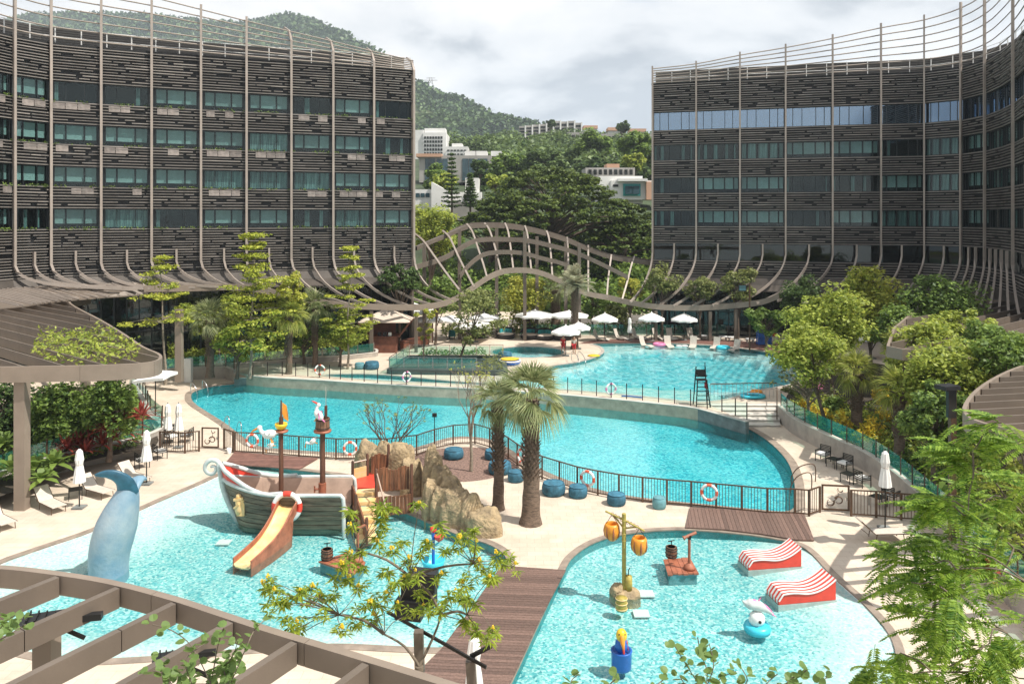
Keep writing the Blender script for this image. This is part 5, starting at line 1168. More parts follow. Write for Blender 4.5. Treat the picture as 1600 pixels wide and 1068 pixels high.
pouf('blue pouf between the two palm trunks', 806, 751, .42, .5)
pouf('widest blue pouf beside the thick palm trunk at the fence', 865, 771, .58, .55)
pouf('blue pouf touching the widest one below the lifebuoy', 903, 775, .46, .5)
pouf('blue pouf standing alone halfway along the fence', 963, 787, .45, .48)
pouf('small grey green pouf near the timber deck', 1030, 793, .32, .5, 'pouf_teal')
pouf('blue pouf on the upper deck before the dark sunken court', 581, 576, .62, .6, 'pouf_blue', ZU)
pouf('pale teal pouf beside the blue one on the upper deck', 562, 576, .42, .5, 'pouf_teal', ZU)
pouf('blue pouf between the sunken court and the hot tub', 789, 558, .65, .5, 'pouf_blue', ZU)
for lab, x, y, z in (('orange banded lifebuoy at the gate end of the brown fence', 394, 688, 0), ('red banded lifebuoy on the fence behind the tall rock outcrop', 547, 700, 0), ('orange lifebuoy on the fence just behind the thick palm trunk', 814, 712, 0), ('orange lifebuoy on the fence above two touching poufs', 918, 747, 0), ('orange lifebuoy on the fence above the timber deck', 1108, 769, 0)):
    best = min(((lerp(a[0], b[0], k/10), lerp(a[1], b[1], k/10)) for a, b in zip(FP, FP[1:]) for k in range(11)), key=lambda q: abs(q[0]-x)); q = G(best[0], best[1]); d = q.y-.1
    c = P(x, y, d); i = min(range(len(FP)-1), key=lambda k: abs((FP[k][0]+FP[k+1][0])/2-x)); u = (G(*FP[i+1])-G(*FP[i])).normalized(); lifebuoy(lab, c, (u.y, -u.x, 0), .34, .07, 'lifebuoys on the fences')
for lab, x, y in (('red banded lifebuoy on the glass fence before the blue upper deck pouf', 499, 579), ('pink lifebuoy edge on behind the glass fence by the sunken court', 635, 590), ('pink banded lifebuoy on the glass fence of the leisure pool', 955, 607)):
    i = min(range(len(GF)), key=lambda k: abs(GF[k][0]-x)); q = G(GF[i][0], GF[i][1], ZU+.03); lifebuoy(lab, V((q.x, q.y+.12, ZU+.62)), (.3 if x != 635 else .9, -1, 0), .36, .07, 'lifebuoys on the fences', colr='pink' if x != 499 else 'buoy_orange')
def umbrella(name, label, base, h, r, n=8, m='fabric_white', drop=.5, square=False, tilt=0, group='open parasols', rz=.2, pole_dx=0, valance=.18):
    t = root(name, label, 'parasol', base, group); b = V(base); apex = b+V((pole_dx, 0, h)); rim = []
    for k in range(n): a = rz+2*PI*k/n; rim.append(apex+V((math.cos(a)*r, math.sin(a)*r, -drop+tilt*math.cos(a)*r)))
    for k in range(n):
        p, q = rim[k], rim[(k+1) % n]; mid = (p+q)/2+V((0, 0, .07*r*.5)); m1, m2 = apex.lerp(p, .55)+V((0, 0, .03)), apex.lerp(q, .55)+V((0, 0, .03))
        f = MB(); f.add([apex, m1, m2, p, mid, q], [(0, 1, 2), (1, 3, 4), (1, 4, 2), (2, 4, 5)]); f.add([p+V((0, 0, -valance)), p, mid, q, q+V((0, 0, -valance)), mid+V((0, 0, -valance*1.0))], [(0, 1, 2, 5), (5, 2, 3, 4)]); f.build('canopy_panel', m, t)
        MB().bar(apex+V((0, 0, -.05)), p+V((0, 0, -.03)), .025).build('rib', 'dark_metal', t)
    MB().tube([b, b+V((0, 0, h-.02))], .035, 8).build('pole', 'dark_metal', t); MB().box(b+V((0, 0, .05)), (.6, .6, .1)).build('base', 'concrete_grey', t); MB().lathe([(0, .12), (.06, .06), (.08, 0)], apex, 8).build('finial', m, t); return t
def ub(name, lab, px, pyr, wpx, ybase, d=None, **k):
    b = G(px, ybase, ZU); dd = b.y; h = CZ-(pyr-HY)/F*dd-ZU; umbrella(name, lab, b, h, wpx/2/F*dd*1.03, **k)
ub('parasol', 'white parasol beside the kiosk and planted tree', 672, 491, 54, 533)
ub('parasol', 'white parasol behind the yellow green tree by the kiosk', 703, 492, 50, 530)
ub('parasol', 'white parasol standing furthest back among the yellow green trees', 757, 489, 52, 528)
ub('parasol', 'square tilted white cantilever parasol over the daybeds', 743, 501, 74, 534, n=4, drop=.55, rz=.5)
ub('parasol', 'wide flat white parasol before the yellow green hedge', 836, 484, 62, 529, n=8, drop=.55)
ub('parasol', 'wide white parasol behind the tall date palm', 889, 485, 62, 530, n=8, drop=.5)
ub('parasol', 'white parasol shading the lifeguard by the date palm trunk', 884, 508, 46, 556, drop=.62)
ub('parasol', 'white parasol just behind the one of the lifeguard', 903, 502, 40, 545, drop=.6)
ub('parasol', 'white parasol between the date palm and the folded parasol', 945, 489, 42, 533, drop=.65)
ub('parasol', 'white parasol right after the folded one by the pool', 1018, 488, 42, 533, drop=.65)
ub('parasol', 'white parasol next to the shaded wing entrance canopy', 1069, 489, 42, 532, drop=.65)
ub('parasol', 'blush coloured parasol on the terrace under the shaded wing', 1150, 482, 50, 520, m='fabric_beige')
ub('parasol', 'blush coloured parasol behind the frangipani on the far terrace', 1238, 483, 40, 520, m='fabric_beige')
ub('parasol', 'broad beige square parasol on the restaurant terrace', 243, 497, 84, 545, n=4, m='fabric_beige', drop=.7, rz=.4)
ub('parasol', 'beige parasol half hidden by the fan palm on the terrace', 312, 514, 56, 548, n=4, m='fabric_beige', drop=.6)
b = G(243, 645, 0); umbrella('parasol', 'white square parasol at the end of the red cordylines', b, 2.95, 1.5, n=4, drop=.42, tilt=.12, rz=.75)
ub('parasol', 'white parasol peeping through the leaves of the big hillside trees', 1362, 520, 44, 560, m='fabric_white')
def closed_umb(label, px, py, h=2.5, z=0, tilt=0):
    b = G(px, py, z); t = root('folded_parasol', label, 'parasol', b, 'folded parasols'); n = 18; secs = []
    for r, zz in ((.03, h), (.12, h-.12), (.17, h-.5), (.13, h-.72), (.19, h-1.1), (.24, h-1.55), (.05, h-1.58)):
        secs.append([b+V((math.cos(2*PI*k/n)*r*(1+.16*(k % 2)), math.sin(2*PI*k/n)*r*(1+.16*(k % 2)), zz)) for k in range(n)])
    MB().loft(secs, sm=False).build('folded_canopy', 'fabric_white', t); MB().tube([b, b+V((0, 0, h+.06))], .03, 8).build('pole', 'dark_metal', t); MB().tube([b+V((math.cos(a*PI/5)*.15, math.sin(a*PI/5)*.15, h-.72)) for a in range(10)], .02, 4, ring=True).build('strap', 'sling', t); MB().box(b+V((0, 0, .04)), (.5, .5, .08)).build('base', 'concrete_grey', t)
closed_umb('folded white parasol behind the two sunbeds at the curved wall', 124, 793, 2.75)
closed_umb('folded white parasol beside the dark armchairs by the curved wall', 229, 756, 2.75)
closed_umb('folded cream parasol by the glass balustrade and low table', 262, 690, 2.3)
closed_umb('folded cream parasol between the dining chairs and the lap pool', 279, 699, 2.6)
closed_umb('folded white parasol behind the scroll gate by the curved teal glass wall', 1383, 826, 3.4)
closed_umb('folded white parasol between two open ones beyond the leisure pool', 984, 532, 2.4, ZU)
closed_umb('folded white parasol under the pergola end by the timber walkway', 741, 1105, 2.0)
# loungers
def lounger(label, loc, rz, back=.9, m='sling', group='sunbeds', sc=1):
    t = root('sun_lounger', label, 'sun lounger', (0, 0, 0), group); L = 1.35; bl = .8
    MB().box((L/2-.0, 0, .33), (L, .62, .03)).build('seat', m, t)
    e = V((0, 0, .33)); tip = e+V((-math.cos(back)*bl, 0, math.sin(back)*bl)); f = MB(); dz = V((math.sin(back)*.02, 0, math.cos(back)*.02)); f.add([e+V((0, -.31, 0))-dz, e+V((0, .31, 0))-dz, tip+V((0, .31, 0))-dz, tip+V((0, -.31, 0))-dz, e+V((0, -.31, 0))+dz, e+V((0, .31, 0))+dz, tip+V((0, .31, 0))+dz, tip+V((0, -.31, 0))+dz], [(0, 1, 2, 3), (7, 6, 5, 4), (0, 4, 5, 1), (1, 5, 6, 2), (2, 6, 7, 3), (3, 7, 4, 0)]); f.build('backrest', m, t)
    for sy in (-.33, .33): MB().tube([tip+V((0, sy, 0)), e+V((0, sy, 0)), V((L, sy, .33))], .02, 6).build('side_rail', 'bronze', t)
    for x in (.08, L-.15):
        for sy in (-.3, .3): MB().tube([(x, sy, .33), (x+(.05 if x > .5 else -.05), sy, 0)], .018, 6).build('leg', 'bronze', t)
    MB().tube([(-.3, -.3, .33), (-.3, .3, .33)], .015, 5).build('brace', 'bronze', t); t.location = loc; t.rotation_euler = (0, 0, rz); return t
L0 = lounger('tan sunbed at the foot of the curved wall nearest the bronze column', G(72, 792), -.62, .75)
def lg(lab, x, y, rz, z=0, scale=None): return dup(L0, G(x, y, z), rz, lab, None, scale)
lg('tan sunbed between the low black table and the whale tail', 143, 771, -.5)
lg('tan sunbed with raised back behind the whale tail', 203, 750, -.55)
lg('tan sunbed partly cut off beside the bronze column', -8, 818, -.6)
lg('tan sunbed under the feathery branches beside the scroll gate fence', 1362, 842, .05)
# white chaises of the leisure pool
def chaise(label, loc, rz, back=1.15):
    t = root('white_chaise', label, 'chaise', (0, 0, 0), 'white chaises of the leisure pool'); s = [V((-.5*math.cos(back)*1.9, 0, .3+math.sin(back)*.95)), V((-.12, 0, .42)), V((.15, 0, .3)), V((.7, 0, .36)), V((1.25, 0, .22))]; p = smooth(s, 3)
    MB().loft([[q+V((0, -.33, 0)), q+V((0, .33, 0)), q+V((0, .33, -.07)), q+V((0, -.33, -.07))] for q in p], sm=False).build('shell', 'sling', t)
    for x in (-.1, .9): MB().box((x, 0, .14), (.1, .56, .3)).build('leg', 'sling', t)
    MB().box((-.35, 0, .85), (.06, .4, .18)).build('headrest', 'fabric_white', t)
    t.location = loc; t.rotation_euler = (0, 0, rz); return t
C0 = chaise('white chaise behind the open parasol nearest the date palm', G(934, 532, ZU), -.5)
for lab, x, y, z, rz in (('white chaise on the red boards left of the folded parasol', 966, 531, 0, -.6), ('white chaise right behind the folded parasol pole', 994, 530, 0, -.7), ('white chaise under the second open parasol on the red boards', 1026, 530, 0, -1.1), ('white chaise with its back to the pool glass between two parasols', 1047, 530, 0, -1.4), ('white chaise at the foot of the last open parasol', 1080, 530, 0, -1.2),
                         ('chaise in the shallow water beside the pink float', 1006, 543, -.3, -.9), ('chaise in the shallow water between the pink float and the white discs', 1044, 543, -.3, -1.5), ('chaise in the shallow water right of the white discs', 1083, 543.5, -.3, -1.9), ('chaise in the shallow water beside the cyan float', 1119, 545, -.3, -2.1), ('last chaise in the shallow water at the end of the pool row', 1150, 549, -.3, -2.3)):
    dup(C0, G(x, y, ZU+z), rz, lab)
for lab, x, y in (('low white stool nearest the chaises on the red boards', 1098, 529), ('low white stool in the middle of the deck row', 1130, 531), ('low white stool paired with the one beside it', 1144, 532), ('low white stool nearest the blue cart', 1172, 535)):
    q = G(x, y, ZU+.04); t = root('deck_stool', lab, 'stool', q, 'low white stools'); MB().box(q+V((0, 0, .36)), (.8, .55, .1)).build('cushion', 'fabric_white', t)
    for sx in (-.3, .3): MB().box(q+V((sx, 0, .16)), (.08, .45, .3)).build('leg', 'sling', t)
for lab, x, y, m, r in (('pink ring float in the shallow end by the chaises', 1030, 539, 'pink', .5), ('cyan ring float in the shallow end near the last chaises', 1130, 544, 'cyan_plastic', .55), ('pink ring float at the hillside edge of the leisure pool', 1273, 605, 'pink', .5), ('orange ring float on the deck by the steps rail', 1182, 614, 'orange_plastic', .3)):
    q = G(x, y, ZU); o = MB().tube([q+V((math.cos(a*PI/10)*r, math.sin(a*PI/10)*r, .08)) for a in range(20)], .16, 8, ring=True).build('ring_float', m); tag(o, lab, 'float')
for lab, x in (('flat white disc float nearer the pink float', 1061), ('flat white disc float nearer the third water chaise', 1070)): q = G(x, 541, ZU-.04); tag(MB().lathe([(0, .1), (.28, .1), (.33, .05), (.28, 0), (0, 0)], q, 14).build('disc_float', 'fabric_white'), lab, 'float')
q = G(928, 556, ZU); tag(MB().lathe([(0, .1), (.5, .1), (.6, .05), (.5, 0)], q, 16).build('deck_disc', 'yellow_plastic'), 'round yellow mat on the tip of the hot tub terrace', 'mat')
rf = root('striped_boat_float', 'blue and yellow round boat float beside the hot tub terrace', 'float', G(795, 569, ZU)); q = G(797, 569, ZU); MB().lathe([(.2, 0), (.8, .0), (.95, .25), (.8, .42), (.6, .3)], q, 20).build('hull', 'blue_plastic', rf); MB().lathe([(0, .35), (.6, .36), (.75, .44), (.82, .5)], q, 20).build('cushion', 'yellow_plastic', rf); MB().tube([q+V((math.cos(a*PI/8)*.9, math.sin(a*PI/8)*.9, .34)) for a in range(16)], .07, 6, ring=True).build('rim', 'fabric_white', rf)
q = G(1093, 616, ZU); tag(MB().tube([G(971, 620.5, ZU)+V((0, 0, .1)), G(985, 621, ZU)+V((0, 0, .1)), G(1003, 623, ZU)+V((0, 0, .1))], .05, 6).build('foam_noodle', 'blue_plastic'), 'long blue foam noodle lying by the glass fence', 'noodle')
bfs = root('small_raft', 'cyan and white inflatable raft lying by the steps rail', 'float', G(1178, 621, ZU)); q = G(1176, 621, ZU); MB().tube([q+V((math.cos(a*PI/8)*.8, math.sin(a*PI/8)*.5, .12)) for a in range(16)], .13, 6, ring=True).build('rim', 'cyan_plastic', bfs); MB().lathe([(0, .06), (.7, .06)], q, 12).build('floor', 'fabric_white', bfs)
# daybeds
def daybed(lab, x, y, r=.95):
    q = G(x, y, ZU); t = root('round_daybed', lab, 'daybed', q, 'round daybeds'); MB().lathe([(r*.85, 0), (r, .15), (r, .42), (r*.9, .45)], q, 20).build('base', 'rattan', t); MB().lathe([(0, .56), (r*.8, .55), (r*.88, .45)], q, 20).build('mattress', 'fabric_beige', t)
    p = [q+V((math.cos(a)*r*.95, math.sin(a)*r*.95, .7+.3*math.sin(a))) for a in np.linspace(.1, PI-.1, 10)]; MB().tube(p, .12, 8).build('backrest', 'rattan', t)
    for k, a in enumerate((.6, 1.1, 1.6, 2.1, 2.6)): c = q+V((math.cos(a)*r*.6, math.sin(a)*r*.55, .75)); MB().box(c, (.42, .14, .38), a-PI/2, None).build('cushion', 'fabric_teal', t)
for lab, x, y in (('round daybed with teal cushions under the square parasol', 745, 527), ('round daybed with teal cushions in the middle of the row', 790, 528), ('round daybed with teal cushions before the wide flat parasol', 828, 529), ('round dark blue topped daybed beside the yellow hedge', 851, 530), ('round daybed with teal cushions just left of the lifeguard', 878, 530)): daybed(lab, x, y, 1.0 if x != 745 else .9)
tc_ = root('lounge_chair', 'teal lounge chair beside the kiosk tree', 'chair', G(706, 529, ZU)); q = G(706, 529, ZU); MB().box(q+V((0, 0, .35)), (.7, .7, .16)).build('seat', 'fabric_teal', tc_); MB().box(q+V((0, .3, .65)), (.7, .14, .5)).build('backrest', 'fabric_teal', tc_)
for sx in (-.28, .28): MB().box(q+V((sx, 0, .13)), (.06, .6, .27)).build('leg', 'dark_metal', tc_)
# slatted chairs
def armchair(label, loc, rz, cushion=True):
    t = root('slatted_armchair', label, 'armchair', (0, 0, 0), 'dark slatted metal armchairs')
    for x in (-.3, .3):
        for y in (-.27, .27): MB().box((x, y, .3 if y < 0 else .42), (.035, .035, .6 if y < 0 else .84)).build('leg', 'dark_metal', t)
        MB().box((x, 0, .6), (.05, .58, .03)).build('armrest', 'dark_metal', t)
    MB().box((0, 0, .38), (.6, .56, .03)).build('seat', 'dark_metal', t)
    if cushion: MB().box((0, -.01, .44), (.56, .52, .09)).build('cushion', 'fabric_white', t)
    for k in range(5): MB().box((0, .29+.0*k, .5+k*.08), (.6, .02, .045)).build('back_slat', 'dark_metal', t)
    for x in (-.3, .3):
        for k in range(2): MB().box((x, 0, .47+k*.07), (.02, .5, .03)).build('side_slat', 'dark_metal', t)
    t.location = loc; t.rotation_euler = (0, 0, rz); return t
A0 = armchair('dark slatted armchair with a white cushion nearest the stone steps', G(1286, 720), -.9)
for lab, x, y, rz in (('dark slatted armchair with a white cushion between two low tables', 1320, 735, .35-1.4), ('dark slatted armchair turned away beside the folded parasol', 1347, 759, 1.9), ('dark slatted armchair behind the scroll gate by the folded parasol', 1392, 785, 2.2),
                      ('dark slatted armchair beside the folded parasol of the curved wall', 222, 730, 2.4), ('dark slatted armchair nearest the bar fence at the curved wall', 250, 716, 2.4), ('dark dining chair behind the short bar fence', 268, 692, 1.0), ('dark dining chair beside the scroll gate facing the pool', 292, 690, -1.6), ('dark slatted armchair under the white square parasol', 242, 662, 2.0), ('dark slatted armchair next to the cream folded parasol by the glass', 250, 668, 1.9)):
    dup(A0, G(x, y), rz, lab)
def stable(label, x, y, s=.6, h=.45):
    q = G(x, y); t = root('side_table', label, 'table', q, 'low dark side tables'); MB().box(q+V((0, 0, h)), (s, s, .03), .5).build('tabletop', 'dark_metal', t)
    for a in range(4): an = .5+PI/4+a*PI/2; MB().box(q+V((math.cos(an)*s*.65, math.sin(an)*s*.65, h/2)), (.03, .03, h), .5).build('leg', 'dark_metal', t)
for lab, x, y in (('low dark table between the first two hillside armchairs', 1303, 729), ('low dark table between the second and third hillside armchairs', 1326, 753), ('low black table between the tan sunbeds', 118, 778), ('low dark table under the cream folded parasols', 265, 676), ('low dark table by the armchairs behind the scroll gate', 1372, 790)): stable(lab, x, y)
# lifeguard chair
lc = root('lifeguard_chair', 'tall dark green lifeguard chair with ladder rungs above the lap pool', 'lifeguard chair', G(1096, 636, ZU)); q = G(1097, 634, ZU)
for sx in (-.5, .5):
    MB().bar(q+V((sx*.95, -.35, 0)), q+V((sx*.62, .0, 1.75)), .07).build('leg', 'dark_metal', lc); MB().bar(q+V((sx*.95, .55, 0)), q+V((sx*.62, .42, 2.6)), .07).build('leg', 'dark_metal', lc); MB().bar(q+V((sx*.62, -.05, 2.05)), q+V((sx*.62, .42, 2.05)), .06).build('armrest', 'dark_metal', lc)
for k in range(6): z = .2+k*.28; f = z/1.75; MB().bar(q+V((-.5*.95+.16*f, -.35+.35*f, z)), q+V((.5*.95-.16*f, -.35+.35*f, z)), .06, .05).build('rung', 'dark_metal', lc)
MB().box(q+V((0, .2, 1.75)), (.7, .5, .06)).build('seat', 'dark_metal', lc); MB().box(q+V((0, .42, 2.15)), (.62, .05, .5)).build('backrest', 'dark_metal', lc); MB().bar(q+V((.3, .42, 2.2)), q+V((.3, .42, 2.9)), .05).build('mast', 'dark_metal', lc); MB().tube([q+V((.28, .1, 1.6)), q+V((.28, .08, 1.2))], .1, 8).build('rescue_tube', 'cloth_red', lc)
# pool ladders and rails
def arch_rail(label, pts, h=.9, m='steel', name='pool_handrail', r=.028):
    t = root(name, label, 'handrail', pts[0][0])
    for a, b in pts: a, b = V(a), V(b); MB().tube(smooth([a, a+V((0, 0, h*.75)), a.lerp(b, .2)+V((0, 0, h)), a.lerp(b, .7)+V((0, 0, h*.92)), b+V((0, 0, h*.5)), b], 4), r, 6).build('rail', m, t)
arch_rail('chrome ladder rails at the narrow end of the lap pool', [(G(298, 614), G(308, 616)+V((0, 0, -.4))), (G(316, 610), G(325, 612)+V((0, 0, -.4)))])
arch_rail('chrome ladder rails at the gate side of the lap pool', [(G(358, 672), G(350, 660)+V((0, 0, -.5))), (G(377, 682), G(370, 669)+V((0, 0, -.5)))])
arch_rail('curved bronze handrails at the corner of the lap pool by the gate', [(G(1274, 752), G(1237, 752)+V((0, 0, -.2))), (G(1268, 766), G(1236, 768)+V((0, 0, -.2)))], .95, 'bronze')
arch_rail('chrome rails on the tip of the hot tub terrace', [(G(893, 563, ZU), G(905, 573, ZU)), (G(903, 563, ZU), G(915, 573, ZU))])
sr = root('step_railing', 'tall bronze handrail frame over the stone steps', 'handrail', G(1214, 640, ZU))
for x, y, z in ((1214, 662, 0), (1214, 640, .55)): MB().tube([G(x, y, z), G(x, y, z)+V((0, 0, 1.1))], .035, 6).build('post', 'bronze', sr)
MB().tube([G(1214, 662, 0)+V((0, 0, 1.1)), G(1214, 640, .55)+V((0, 0, 1.1)), G(1214, 622, ZU)+V((0, 0, 1.1)), G(1110, 624, ZU)+V((0, 0, 1.1))], .035, 6).build('handrail', 'bronze', sr)
for k in range(18): q = G(1110, 624, ZU).lerp(G(1214, 622, ZU), k/18); MB().tube([q, q+V((0, 0, 1.08))], .014, 4).build('baluster', 'steel', sr)
# kiosk
ks = root('poolside_kiosk', 'brown poolside kiosk with a beige hipped roof and canvas side', 'kiosk', G(601, 553, ZU)); q = G(601, 551, ZU); dd = q.y; s = dd/F
MB().box(q+V((-.2, .9, .75)), (2.6, 2.0, 1.5)).build('counter', 'kiosk_wood', ks); MB().box(q+V((-.2, .9, 1.53)), (2.9, 2.3, .08)).build('counter_top', 'kiosk_wood', ks); MB().box(q+V((-.3, 1.6, 2.3)), (2.2, .12, 1.5)).build('back_shelf', 'kiosk_wood', ks)
ap = q+V((.1, 1.0, 3.95)); rim = [q+V((sx*2.4, 1+sy*1.7, 3.0)) for sx, sy in ((-1, -1), (1, -1), (1, 1), (-1, 1))]
for k in range(4): a, b = rim[k], rim[(k+1) % 4]; f = MB(); f.add([a, b, ap+V((.5 if b.x > q.x else -.5, 0, 0)), ap+V((.5 if a.x > q.x else -.5, 0, 0)), a-V((0, 0, .08)), b-V((0, 0, .08))], [(0, 1, 2, 3), (4, 5, 1, 0)]); f.build('roof_panel', 'fabric_beige', ks)
for a in rim: MB().bar(V((q.x+(a.x-q.x)*.55, q.y+1+(a.y-q.y-1)*.5, ZU+1.5)), a+V((0, 0, -.05)), .1).build('roof_strut', 'kiosk_wood', ks)
for k in range(3): MB().box(q+V((-.5+k*.5, .2, 1.75)), (.3, .3, .35)).build('bar_fridge', 'steel' if k == 2 else 'black', ks)
k2_ = root('canvas_pavilion', 'beige canvas pavilion with a white roof behind the kiosk', 'pavilion', G(640, 535, ZU)); q = G(640, 533, ZU); ap = q+V((0, 1, 4.0)); rim = [q+V((sx*2.5, 1+sy*2, 2.9)) for sx, sy in ((-1, -1), (1, -1), (1, 1), (-1, 1))]
for k in range(4): a, b = rim[k], rim[(k+1) % 4]; f = MB(); f.add([a, b, ap], [(0, 1, 2)]); f.build('roof_panel', 'fabric_white', k2_)
for a in rim: MB().bar(V((a.x, a.y, ZU)), a, .1).build('post', 'kiosk_wood', k2_)
MB().bar(V((rim[0].x, rim[0].y, ZU+1.2)), V((rim[1].x, rim[1].y, ZU+1.2)), .04, 2.2).build('canvas_wall', 'fabric_beige', k2_); MB().bar(G(628, 548, ZU)+V((0, 0, .9)), G(668, 538, ZU)+V((0, 0, .9)), .6, .12).build('bar_counter', 'kiosk_wood', k2_); MB().bar(G(628, 548, ZU)+V((0, 0, .4)), G(668, 538, ZU)+V((0, 0, .4)), .4, .8).build('counter_front', 'kiosk_wood', k2_)
# sunken court with glass balustrade
pit = root('sunken_court', 'dark tiled raised basin behind green glass balustrades beside the kiosk', 'water feature', G(700, 575, ZU)); B_ = [G(608, 584, ZU), G(640, 562, ZU), G(786, 562, ZU), G(790, 586, ZU)]
for a, b in ((0, 1), (1, 2), (3, 2), (0, 3)): MB().bar(B_[a]+V((0, 0, .2)), B_[b]+V((0, 0, .2)), .4, .4).build('rim_wall', 'tile_dark', pit)
MB().prism([(p.x, p.y) for p in B_], ZU+.02, ZU+.22).build('basin_water', 'tile_dark', pit)
glass_fence('green glass balustrade round the dark raised basin', [B_[0].lerp(B_[1], k/3) for k in range(3)]+[B_[1].lerp(B_[2], k/7) for k in range(8)], ZU+.4, .95, 'rail_glass', 'steel', .05, True)
glass_fence('green glass balustrade before the dark raised basin', [B_[0].lerp(B_[3], k/8)+V((0, .2, 0)) for k in range(7)], ZU+.4, .95, 'rail_glass', 'steel', .05, True)
# cart, lockers, lamps, speaker
ct = root('towel_cart', 'blue lattice towel cart beside the attendant in red', 'cart', G(1193, 540, ZU)); q = G(1194, 539, ZU)
for x in (-.65, .65):
    for y in (-.35, .35): MB().box(q+V((x, y, .75)), (.07, .07, 1.4)).build('post', 'blue_plastic', ct)
for z in (.15, .5, .85, 1.2, 1.42): MB().box(q+V((0, 0, z)), (1.3, .7, .06)).build('shelf', 'blue_plastic', ct)
for k in range(4): 
    for z in (.32, .68, 1.02): MB().box(q+V((-.48+k*.32, -.05, z)), (.26, .5, .26)).build('crate', 'blue_plastic', ct)
rk_ = root('towel_rack', 'white slatted rack beside the attendant', 'rack', G(1228, 536, ZU)); q = G(1226, 536, ZU)
for k in range(5): MB().bar(q+V((-.8, 0, .2+k*.2)), q+V((.8, 0, .2+k*.2)), .04).build('bar', 'white_paint', rk_)
for x in (-.8, 0, .8): MB().bar(q+V((x, 0, 0)), q+V((x, 0, 1.05)), .05).build('post', 'white_paint', rk_)
q = G(293, 598, 0); pw = root('white_pillar', 'square white pillar before the curved wall at the narrow lap pool end', 'pillar', q); MB().box(q+V((0, .2, .98)), (.55, .45, 1.96)).build('shaft', 'white_paint', pw); MB().box(q+V((0, .2, .04)), (.6, .5, .08)).build('plinth', 'concrete_pale', pw)
lp = root('lamp_column', 'tall bronze lamp column with a black angled head above the planting', 'lamp', G(1488, 790, ZU)); q = P(1488, 760, 30.5); q.z = ZU
MB().bar(q, q+V((0, 0, 6.0)), .22).build('column', 'bronze', lp); MB().box(q+V((-.25, -.1, 6.1)), (.75, .55, .16), .3, None).build('lamp_head', 'black', lp); MB().bar(q+V((-.1, -.1, 4.9)), q+V((-.12, -.12, 6.0)), .3, .2).build('lamp_housing', 'black', lp)
q = G(679, 700, 0); sp_ = root('speaker_post', 'thin grey post with a small black box by the fence', 'post', q); MB().tube([q, q+V((0, 0, 1.85))], .025, 6).build('post', 'dark_metal', sp_); MB().box(q+V((0, 0, 1.95)), (.26, .2, .2)).build('box', 'black', sp_)
sg_ = root('terrace_sign', 'dark sign board on a post before the shaded wing', 'sign', G(1160, 520, ZU)); q = P(1160, 450, 74); MB().bar(V((q.x+.7, q.y, ZU)), V((q.x+.7, q.y, q.z+.5)), .12).build('post', 'bronze', sg_); MB().box(q, (.8, .1, .6)).build('panel', 'black', sg_)
for k in range(4): MB().box(q+V((0, -.06, .18-k*.12)), (.6, .01, .05)).build('line', 'pouf_teal', sg_)
bk = root('white_bucket', 'small white bucket at the fence end beside the gate', 'bucket', G(358, 708)); MB().lathe([(.11, 0), (.14, .3), (.12, .3), (.1, .02)], G(358, 708), 14).build('body', 'fabric_white', bk); MB().tube([G(358, 708)+V((.14*math.cos(a), 0, .3+.14*math.sin(a))) for a in np.linspace(0, PI, 8)], .008, 4).build('handle', 'steel', bk)
# floodlights on the pergola
def flood(label, c, s=1.0):
    c = V(c); t = root('floodlight', label, 'floodlight', c, 'black floodlights on the near pergola')
    MB().box(c+V((-.35*s, .0, 0)), (.62*s, .42*s, .14*s), .35).build('lamp_body', 'black', t); MB().box(c+V((.35*s, .1, .04)), (.42*s, .12*s, .1*s), .2).build('ballast', 'black', t); MB().bar(c+V((-.1, 0, -.05)), c+V((.3, .1, -.3)), .05).build('bracket', 'dark_metal', t)
    for k in range(4): MB().box(c+V((-.35*s+(k-1.5)*.13*s, 0, .09*s)), (.02, .36*s, .05*s), .35).build('cooling_fin', 'dark_metal', t)
flood('black floodlight on the pergola column over the whale end of the pool', P(98, 972, 12.3), 1.0)
flood('black floodlight under the pergola fins near the round leaved shrub', P(290, 1030, 11.2), .7)
br = root('lighting_bracket', 'black floodlight array on a dark steel brace under the yellow flowering branches', 'floodlight', P(700, 985, 13.8))
MB().bar(P(605, 955, 13.8), P(760, 1042, 12.9), .035, .05).build('brace', 'dark_metal', br); MB().bar(P(735, 1030, 13.1), P(738, 1075, 13.1), .16).build('column', 'canopy_metal', br); MB().bar(P(654, 985, 13.4), P(656, 1050, 13.4), .16).build('column', 'canopy_metal', br)
for x, y, s_ in ((655, 925, 1.0), (640, 950, .8), (662, 905, .8)): c = P(x, y, 13.9+s_*.2); MB().box(c, (.62*s_, .25, .42*s_), -.2).build('lamp_body', 'black', br)
MB().bar(P(735, 1025, 13.1), P(768, 1008, 13.1), .06).build('arm', 'dark_metal', br)

